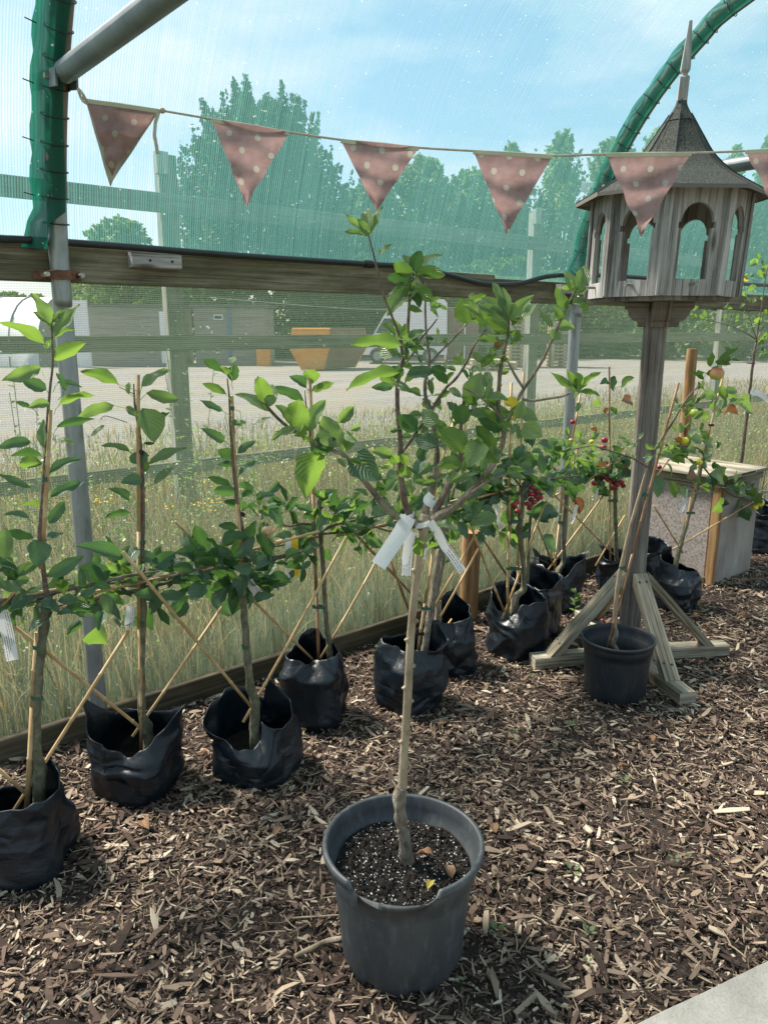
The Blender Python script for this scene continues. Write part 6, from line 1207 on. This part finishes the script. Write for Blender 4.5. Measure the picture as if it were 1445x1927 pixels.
# flower and seed heads
def specks(name, N, x0, x1, y0, y1, z0, z1, s0, s1, mat, lab):
    X = rng.uniform(x0, x1, N); Y = rng.uniform(y0, y1, N); Z = rng.uniform(z0, z1, N); S = rng.uniform(s0, s1, N)
    a = rng.normal(0, 1, (N, 3)); a /= np.linalg.norm(a, axis=1)[:, None]; b = np.cross(a, rng.normal(0, 1, (N, 3))); b /= np.linalg.norm(b, axis=1)[:, None]; c = np.stack([X, Y, Z], 1)
    V = np.stack([c-a*S[:, None], c-b*S[:, None]*.6, c+a*S[:, None], c+b*S[:, None]*.6], 1)
    tag(raw(name, V.reshape(-1, 3), np.arange(4*N), np.full(N, 4), None, None, mat, None, False, np.zeros(3)), lab, 'wild plants', kind='stuff')
specks('seed_head', 26000, -1.5, 10, 2.9, 7.5, .08, .62, .003, .008, MT['lining'], 'pale fluffy seed heads scattered through the long grass')
specks('leafy_weed', 30000, -1.5, 10, 2.9, 7.5, .05, .55, .006, .016, MT['leaf_bright'], 'small green weed leaves mixed into the long grass')
flower = plain('yellow_flower', (0.75, 0.50, 0.02), (0.85, 0.62, 0.04))
def weed(x, y, h, n, lab, fl=False, px=None):
    p = np.array([x, y, -.02]); mb = M(); ml = M(); mf = M()
    for k in range(n):
        a = random.uniform(0, 6.28); l = random.uniform(.05, .22); hh = h*random.uniform(.7, 1); tp = p+np.array([math.cos(a)*l, math.sin(a)*l, hh]); tube(mb, [p, (p+tp)/2+[0, 0, .03], tp], .0022, 4, 0, 3)
        for i in range(26):
            f = random.uniform(.25, 1); b = p*(1-f)+tp*f; aa = random.uniform(0, 6.28); s = random.uniform(.02, .05); leaf(ml, b, b+np.array([math.cos(aa), math.sin(aa), .3])*s, .35, None, .1, .1)
        if fl:
            for i in range(5): q = tp+np.array([random.uniform(-.03, .03), random.uniform(-.03, .03), random.uniform(-.02, .03)]); ball(mf, q, .012, 0, 6, 3, .5, False)
    r = thing('tall_weed', p, lab, 'weed', 'tall weeds outside the netting'); mb.build('stem', MT['bark_green'], r); ml.build('foliage', MT['leaf_mid'], r)
    if fl: mf.build('flower', flower, r)
for q in [(345, 640, 5.0, 'tallest thin weed rising in front of the left fence post', False), (20, 705, 4.6, 'feathery weed at the far left edge outside the netting', False), (465, 770, 4.9, 'bushy weed between the third and fourth leaders', False), (190, 895, 4.4, 'yellow flowered ragwort beside the left tunnel pole', True), (335, 925, 4.6, 'yellow flowered ragwort right of the second tree', True), (415, 900, 5.2, 'yellow flowered ragwort near the left fence post', True), (700, 845, 6.0, 'yellow flowered ragwort behind the big front tree', True), (1140, 800, 6.0, 'weed stems outside near the right tunnel pole', False), (380, 760, 5.4, 'grey green weed just right of the left fence post', False)]:
    b = D(q[0], 620, q[2]); weed(b[0], b[1], max(.4, D(q[0], q[1], q[2])[2]), 4, q[3], q[4])

# cabin shed
cladding = plain('cladding', (0.17, 0.155, 0.135), (0.27, 0.25, 0.22), 3, .85, .4, .02, sc3=(.3, .3, 7), c3=(0.34, 0.32, 0.29))
whitep = plain('white_paint', (0.70, 0.72, 0.72), (0.78, 0.80, 0.80), 4, .5, .1, .01); bluep = plain('blue_paint', (0.06, 0.12, 0.25), (0.08, 0.16, 0.30), 4, .5)
darkg = plain('dark_glass', (0.02, 0.03, 0.035), (0.04, 0.05, 0.055), 2, .1); darkroof = plain('roof_dark', (0.08, 0.085, 0.085), (0.13, 0.13, 0.13), 4, .8)
def fbox(mb, c, w_, d_, z0, z1, m=0, vx=rt, vy=fw):
    P8 = [c+vx*sx*w_/2+vy*sy*d_/2+[0, 0, z] for z in (z0, z1) for sx, sy in ((-1, -1), (1, -1), (1, 1), (-1, 1))]
    for f in ((0, 1, 5, 4), (1, 2, 6, 5), (2, 3, 7, 6), (3, 0, 4, 7), (4, 5, 6, 7), (3, 2, 1, 0)): mb.add([P8[i] for i in f], [(0, 1, 2, 3)], [(0, 0), (1, 0), (1, 1), (0, 1)])
def shed(x0, x1, ytop, dist, lab, door=None, windows=(), strips=(), porch=None):
    a, b = GD(x0, dist), GD(x1, dist); c = (a+b)/2; w_ = np.linalg.norm(b-a); h = hz(ytop, dist); r = thing('shed', c, lab, 'shed')
    mb = M(); fbox(mb, c+fw*1.5, w_, 3.0, 0, h); mb.build('wall', cladding, r, smooth=False)
    mb = M(); fbox(mb, c+fw*1.5, w_+.3, 3.3, h, h+.12); mb.build('roof', darkroof, r, smooth=False)
    def at(px): return GD(px, dist)
    if door: p, q = at(door[0]), at(door[1]); mb = M(); fbox(mb, (p+q)/2-fw*.03, np.linalg.norm(q-p), .05, 0.1, hz(door[2], dist)); mb.build('door', whitep, r, smooth=False)
    for (xa, xb, ya, yb) in windows:
        p, q = at(xa), at(xb); wn = np.linalg.norm(q-p); mb = M(); fbox(mb, (p+q)/2-fw*.03, wn, .06, hz(yb, dist), hz(ya, dist)); f = mb.build('window', whitep, r, smooth=False)
        mb = M(); fbox(mb, (p+q)/2-fw*.065, wn*.8, .02, hz(yb-2, dist), hz(ya+2, dist)); mb.build('pane', darkg, f, smooth=False)
    for (xa, xb) in strips: p, q = at(xa), at(xb); mb = M(); fbox(mb, (p+q)/2-fw*.04, np.linalg.norm(q-p), .08, 0, h-.02); mb.build('blue_strip', bluep, r, smooth=False)
shed(148, 330, 578, 34, 'long grey clad cabin with a white door left of the fence post', door=(302, 329, 586), windows=((150, 157, 586, 622),))
shed(366, 498, 578, 35, 'grey clad cabin with a small window and blue corner strip', windows=((404, 421, 592, 602),), strips=((429, 435),))
# white polytunnel beyond
wc = plain('white_film', (0.55, 0.60, 0.60), (0.66, 0.70, 0.70), 1.2, .35, .2, .05)
p0 = GD(-330, 33); p1 = GD(70, 33); mb = M(); n = 14; v = []
r = thing('white_polytunnel', (p0+p1)/2, 'white film covered polytunnel across the yard on the left', 'polytunnel')
for i in range(2):
    for j in range(n+1): a = math.pi*j/n; q = (p0 if i == 0 else p1)+fw*(3-3*math.cos(a)); v.append(q+[0, 0, 2.95*math.sin(a)**.7])
mb.add(v, [(j, j+1, n+2+j, n+1+j) for j in range(n)]+[tuple(range(n+1)), tuple(range(n+1, 2*n+2))[::-1]]); mb.build('cover', wc, r)
mb = M()
for f in np.linspace(0, 1, 8): tube(mb, [(p0*(1-f)+p1*f)+fw*(3-3.02*math.cos(math.pi*j/n))+[0, 0, 2.98*math.sin(math.pi*j/n)**.7] for j in range(n+1)], .03, 5, 0, 1)
mb.build('hoop', MT['galv_dark'], r)
mb = M(); c = GD(148, 32.8); fbox(mb, c, .9, .1, 0, 2.7); 
tag(mb.build('doorway', whitep, r, smooth=False), None)
# orange skip: sloping ends, ribs
skm = plain('skip_orange', (0.58, 0.22, 0.03), (0.66, 0.30, 0.05), 2, .6, .2, .02, c3=(0.35, 0.14, 0.05)); skd = plain('skip_rust', (0.17, 0.10, 0.06), (0.24, 0.15, 0.09), 2, .8)
SD = 30; a = GD(545, SD); b = GD(622, SD+.2); c = GD(690, SD+2.6)
r = thing('skip', (a+b)/2, 'orange steel builders skip with a rusty brown side standing on the gravel yard', 'skip')
h = hz(619, SD); eL, eW = b-a, c-b
ins = nz(eL)*.32+nz(eW)*.15
top = [a, b, b+eW, a+eW]; bot = [a+nz(eL)*.45, b-nz(eL)*.25, b+eW-nz(eL)*.25-nz(eW)*.5, a+eW+nz(eL)*.45-nz(eW)*.5]; midl = [t_*.5+q*.5 for t_, q in zip(top, bot)]
Z = [0.02, h*.55, h]
rings = [[q+[0, 0, Z[0]] for q in bot], [q+[0, 0, Z[1]] for q in top], [q+[0, 0, Z[2]] for q in [t_*.93+((top[0]+top[2])/2)*.07 for t_ in top]]]
def facew(nm, mt_, i):
    mb = M(); j = (i+1) % 4
    for k in range(2): mb.add([rings[k][i], rings[k][j], rings[k+1][j], rings[k+1][i]], [(0, 1, 2, 3)])
    for k in range(2): tube(mb, [rings[k][i], rings[k+1][i]], .04, 4, 0, 1)
    tube(mb, [rings[2][i], rings[2][j]], .05, 5, 0, 1); tube(mb, [rings[1][i], rings[1][j]], .03, 4, 0, 1); tube(mb, [(rings[1][i]+rings[1][j])/2, (rings[2][i]+rings[2][j])/2], .05, 4, 0, 1)
    return mb.build(nm, mt_, r, smooth=False)
facew('end_panel', skm, 0); facew('side_panel', skd, 1); facew('end_panel', skm, 2); facew('side_panel', skd, 3)
mb = M(); mb.add(rings[0], [(0, 1, 2, 3)]); mb.build('bottom_plate', skd, r, smooth=False)
# small orange crate
mb = M(); c = GD(495, 34); fbox(mb, c, .55, .5, 0, .75); fbox(mb, c, .62, .56, .75, .82); tag(mb.build('orange_bin', skm, smooth=False), 'small orange bin beside the cabin right end', 'bin')
# white van: lathe-like side profile, front to the left
VD = 36; va, vb = GD(683, VD), GD(842, VD); vx = nz(vb-va); vl = np.linalg.norm(vb-va); vw = 2.0; sx = vl; hv = hz(563, VD)
r = thing('parked_van', (va+vb)/2, 'white high roofed van facing left on the gravel yard', 'van')
pr = [(0.0, .35), (0.0, .95), (.05, 1.1), (.19, 1.3), (.30, 2.05), (.40, 2.55), (.52, hv), (.96, hv), (1.0, hv-.12), (1.0, .35)]
pr = [(0.0, .40), (0.0, .95), (.03, 1.15), (.13, 1.35), (.24, 2.1), (.32, hv-.3), (.42, hv-.05), (.55, hv), (.95, hv), (.99, hv-.15), (1.0, .40)]
mb = M(); A_ = [va+vx*sx*q[0]+[0, 0, q[1]] for q in pr]; B_ = [q+fw*vw for q in A_]; n = len(pr)
mb.add(A_, [tuple(range(n))]); mb.add(B_, [tuple(range(n))[::-1]])
for i in range(n): j = (i+1) % n; mb.add([A_[i], B_[i], B_[j], A_[j]], [(0, 1, 2, 3)])
mb.build('body', whitep, r, smooth=False)
mb = M(); q = [va+vx*sx*f+[0, 0, z]-fw*.015 for f, z in ((.15, 1.38), (.25, 2.02), (.36, 2.02), (.36, 1.38))]; mb.add(q, [(0, 1, 2, 3)]); q2 = [x+fw*.01 for x in q]; mb.add(q2, [(3, 2, 1, 0)]); mb.build('side_window', darkg, r, smooth=False)
mb = M(); q = [va+vx*sx*f+[0, 0, z]+fw*s for f, z, s in ((.128, 1.38, .15), (.235, 2.08, .2), (.235, 2.08, 1.8), (.128, 1.38, 1.85))]; q = [x+np.array([0, 0, .02])-vx*.03 for x in q]; mb.add(q, [(0, 1, 2, 3)]); mb.build('windscreen', darkg, r, smooth=False)
for f in (.17, .80):
    for s in (.08, vw-.3):
        mb = M(); cc = va+vx*sx*f+fw*s+[0, 0, .36]; tube(mb, [cc-fw*.1, cc+fw*.14], .36, 18, 0, 1); wh = mb.build('wheel', MT['tie'], r); mb = M(); tube(mb, [cc-fw*.11, cc-fw*.10], .2, 12, 0, 1); mb.build('rim', MT['galv'], wh)
# red brown container
cm = plain('container_red', (0.24, 0.13, 0.12), (0.32, 0.19, 0.17), 1.5, .7, .5, .03, sc3=(9, 9, .2)); a, b = GD(843, 37), GD(900, 37)
r = thing('shipping_container', (a+b)/2, 'faded red steel container beside the white van', 'container')
mb = M(); k = 24; w_ = np.linalg.norm(b-a); 
for i in range(k):
    x0_, x1_ = i/k, (i+1)/k; o0, o1 = (0 if i % 2 else .05), (0 if (i+1) % 2 else .05)
    mb.add([a+(b-a)*x0_+fw*o0+[0, 0, .12], a+(b-a)*x1_+fw*o1+[0, 0, .12], a+(b-a)*x1_+fw*o1+[0, 0, 2.45], a+(b-a)*x0_+fw*o0+[0, 0, 2.45]], [(0, 1, 2, 3)])
mb.build('side_wall', cm, r, smooth=False); mb = M(); fbox(mb, (a+b)/2+fw*1.2, w_, 2.2, .1, 2.5); mb.build('shell', cm, r, smooth=False)
mb = M(); fbox(mb, a*.45+b*.55-fw*.05, .07, .05, .15, 2.4); mb.build('locking_bar', whitep, r, smooth=False)
# pallet stacks: each pallet a thing
pm = MT['cane']; plw = plain('pallet_wood', (0.33, 0.26, 0.17), (0.45, 0.37, 0.26), 5, .85)
def pallet(c, z, par=None):
    mb = M()
    for i in range(6): fbox(mb, c+rt*(-.5+i*.2), .13, 1.0, z+.115, z+.14)
    for s in (-.45, 0, .45):
        fbox(mb, c+fw*s, 1.1, .09, z+.095, z+.115)
        for u_ in (-.5, 0, .5): fbox(mb, c+fw*s+rt*u_, .12, .1, z+.022, z+.095)
        fbox(mb, c+fw*s, 1.1, .09, z, z+.022)
    return mb.build('pallet', plw, smooth=False)
k = 0
for px, dist, cnt, nm in ((915, 30, 3, 'left'), (980, 33, 14, 'middle'), (1060, 33, 13, 'right'), (945, 31, 2, 'front')):
    c = GD(px, dist)
    for i in range(cnt):
        o = pallet(c, i*.142+.001); pos = 'bottom one' if i == 0 else ('top one' if i == cnt-1 else ('second third fourth fifth sixth seventh eighth ninth tenth eleventh twelfth thirteenth'.split()[i-1]+' up'))
        desc = {'left': 'in the low stack beside the container', 'middle': 'in the tall stack before the far fence post', 'right': 'in the tall stack beyond the far fence post', 'front': 'of the pile between low and tall stacks'}[nm]
        tag(o, 'timber pallet, %s %s' % (pos, desc), 'pallet', 'pallets stacked in the yard')

# trees beyond the yard
def treeleaf(name, a, b, tr_):
    m, t, o = newmat(name); geo = t.nodes.new('ShaderNodeNewGeometry'); c = ramp(t, geo.outputs['Random Per Island'], [(0, tuple(x*.6 for x in a)), (.6, b), (1, tuple(x*2.0 for x in b))])
    bb = bsdf(t, None, c, .6); tt = t.nodes.new('ShaderNodeBsdfTranslucent'); tt.inputs[0].default_value = (*tr_, 1); ms = t.nodes.new('ShaderNodeMixShader'); ms.inputs[0].default_value = .3
    t.links.new(bb.outputs[0], ms.inputs[1]); t.links.new(tt.outputs[0], ms.inputs[2]); t.links.new(ms.outputs[0], o.inputs[0]); return m
TL = [treeleaf('needles', (0.018, 0.04, 0.018), (0.04, 0.075, 0.03), (.05, .1, .02)), treeleaf('broad_leaves', (0.035, 0.07, 0.018), (0.07, 0.12, 0.03), (.14, .24, .03)), treeleaf('light_leaves', (0.06, 0.11, 0.03), (0.12, 0.18, 0.05), (.2, .32, .05))]
def crown(N, fn, s0, s1, seed):
    r_ = np.random.default_rng(seed); c = fn(r_, N); n = len(c); S = r_.uniform(s0, s1, n)[:, None]
    a = r_.normal(0, 1, (n, 3)); a /= np.linalg.norm(a, axis=1)[:, None]; b = np.cross(a, r_.normal(0, 1, (n, 3))); b /= np.linalg.norm(b, axis=1)[:, None]
    V = np.stack([c-a*S, c-b*S*.5, c+a*S, c+b*S*.5], 1); return V.reshape(-1, 3), n
def lobes(h, w_, nl, seed, base=.2, tall=False):
    r0 = np.random.default_rng(seed); L_ = []
    for i in range(nl):
        f = r0.uniform(base, 1); a = r0.uniform(0, 6.28); env = math.sin(math.pi*min(1, (f-base)/(1-base)*.88+.1))**.6; rr = w_*.5*env*r0.uniform(.25, .95)
        L_.append((math.cos(a)*rr, math.sin(a)*rr, h*f*.96, w_*r0.uniform(.04, .10), h*r0.uniform(.02, .06)*(1.3 if tall else 1)))
    return np.array(L_)
def sprays(c, H, Rm, n, m_, seed, elev, lat, z0=.04, pw=.55, base=None):
    """crown of n upswept sprays, each a tapering drift of m_ small leaf faces"""
    r_ = np.random.default_rng(seed); f = z0+(0.97-z0)*r_.random(n)**.8; a = r_.uniform(0, 2*np.pi, n); ns = 1+.22*np.sin(a*3+f*9+seed)+.14*np.sin(a*7-f*17+seed*2)+.08*np.sin(a*13+f*31)
    R = Rm*np.minimum(1, (1-f)**pw*1.15)*np.minimum(1, .55+f*2.2)*ns*r_.uniform(.55, 1.05, n); L_ = H*.085*r_.uniform(.6, 1.5, n); o = np.stack([np.cos(a), np.sin(a), np.zeros(n)], 1)
    tip = c+o*R[:, None]; tip[:, 2] += f*H; e = elev+r_.normal(0, .25, n); d = o*np.cos(e)[:, None]+np.array([0, 0, 1.])*np.sin(e)[:, None]; st = tip-d*L_[:, None]
    g = r_.random((n, m_, 1))**.8; P_ = st[:, None]*(1-g)+tip[:, None]*g; w_ = (lat*L_)[:, None, None]*(1.08-g)
    return (P_+r_.normal(0, 1, (n, m_, 3))*w_).reshape(-1, 3), st, tip
def tree(px, dist, ytop, wpx, kind, lab, nl=70, N=9000, seed=1, tall=False, base=.15, name='broadleaf_tree'):
    c = GD(px, dist); h = hz(ytop, dist); w_ = wpx/1487*dist; r = thing(name, c, lab, 'tree', 'trees behind the yard')
    n = 420 if tall else 520; m_ = 28 if tall else 40
    P_, st, tip = sprays(c, h, w_*.5, n, m_, seed, 1.15 if tall else .75, .20 if tall else .27, .03, .62 if tall else .45)
    P_[:, 2] = np.maximum(P_[:, 2], .2)
    V, k = crown(len(P_), lambda a, b: P_, .0020*dist, .0046*dist, seed)
    raw('crown', V-c, np.arange(4*k), np.full(k, 4), None, None, TL[kind], r, False, c)
    mb = M(); tube(mb, [c, c+[.1, 0, h*.4], c+[0, .1, h*.85]], [w_*.03, w_*.02, w_*.006], 8, 0, 4, .1)
    for i in range(0, n, 30): q = tip[i]; tube(mb, [c+[0, 0, max(.3, (q[2]-c[2])*.4)], c*.5+st[i]*.5+[0, 0, h*.05], q], [w_*.012, w_*.008, w_*.002], 5, 0, 2)
    mb.build('trunk', MT['bark_old'], r); return r
def conifer(px, dist, spires, lab, seed):
    c = GD(px, dist); r = thing('conifer', c, lab, 'tree', 'trees behind the yard'); H = hz(175, dist); mb = M(); tube(mb, [c, c+[0, 0, H*.5], c+[0, 0, H*.9]], [.35, .22, .05], 8, 0, 3); pts = []
    P_, st, tip = sprays(c, H, 5.1, 1500, 52, seed, 1.05, .16, .03, .42); pts.append(P_)
    for (sx_, sy_, rad) in spires:
        r_ = np.random.default_rng(int(sx_)); t_ = c+rt*((sx_-px)/1487*dist)+fw*r_.uniform(-1, 1)+[0, 0, hz(sy_, dist)]
        for k in range(16):
            e = t_-[0, 0, .05*k*k*.35]+r_.normal(0, 1, 3)*[.06*k, .06*k, 0]; b0 = e*.86+c*.14-[0, 0, 1.2+.1*k]; g = r_.random((60, 1))**.7; pts.append(b0*(1-g)+e*g+r_.normal(0, 1, (60, 3))*(.30*(1.06-g)))
    P_ = np.concatenate(pts); P_[:, 2] = np.maximum(P_[:, 2], .2); V, n = crown(len(P_), lambda a, b: P_, .08, .20, seed)
    raw('crown', V-c, np.arange(4*n), np.full(n, 4), None, None, TL[0], r, False, c); mb.build('trunk', MT['bark_old'], r)
conifer(497, 46, [(458, 146, 0), (484, 150, 0), (543, 153, 0), (404, 190, 0), (432, 200, 0), (575, 186, 0), (596, 208, 0), (385, 262, 0), (362, 300, 0), (614, 280, 0), (640, 308, 0), (515, 178, 0), (560, 175, 0), (470, 165, 0), (350, 340, 0), (655, 345, 0)], 'big dark many tipped conifer standing tallest behind the yard', 5)
for q in [(700, 50, 325, 150, 1, 'rounded tree just right of the tall conifer', 11), (790, 52, 285, 170, 1, 'tree with pointed shoots left of the third pennant gap', 12), (880, 54, 310, 150, 1, 'dense tree in the middle of the tree belt', 13), (950, 55, 255, 120, 2, 'lighter tree with feathery top right of the middle', 14), (1040, 55, 232, 140, 2, 'tall feathery tree left of the right hoop', 15), (1135, 56, 245, 130, 1, 'tree crossed by the right hoop', 16), (1210, 56, 228, 120, 2, 'thin topped tree left of the bird table roof', 17), (1300, 57, 300, 150, 1, 'tree behind the bird table', 18), (1352, 50, 258, 60, 2, 'narrow tree right of the bird table spire', 19), (1412, 50, 238, 80, 2, 'narrow tree at the right edge above the box', 20), (1480, 54, 280, 150, 1, 'tree just beyond the right edge of view', 21), (240, 44, 402, 160, 2, 'light green loose tree left of the conifer', 22), (330, 48, 480, 160, 1, 'low tree behind the clad cabins', 23), (20, 60, 548, 110, 1, 'low distant trees at the far left', 24), (75, 58, 553, 60, 1, 'small distant tree left of the tunnel pole', 25), (180, 50, 500, 120, 1, 'bushy tree behind the long cabin', 27), (1100, 46, 500, 220, 1, 'low dark tree behind the pallets', 28), (640, 50, 420, 180, 1, 'lower tree filling in right of the conifer', 29), (950, 46, 480, 260, 1, 'broad low tree behind the container', 30), (1260, 44, 520, 260, 1, 'low thicket tree behind the bird table post', 31), (1400, 42, 500, 240, 1, 'low thicket tree behind the plywood box', 32), (780, 48, 450, 220, 0, 'dark low tree behind the white van', 33)]:
    tree(q[0], q[1], q[2], q[3]*1.3, q[4], q[5], seed=q[6], tall=(q[4] == 2 and q[6] != 22), base=.03)
# overhead wire across the yard
mb = M(); a, b = D(395, 560, 30), D(1000, 570, 33); tube(mb, [a, (a+b)/2+[0, 0, -.35], b], .008, 4, 0, 10); tag(mb.build('overhead_wire', MT['galv']), 'thin sagging wire across the yard before the trees', 'wire')
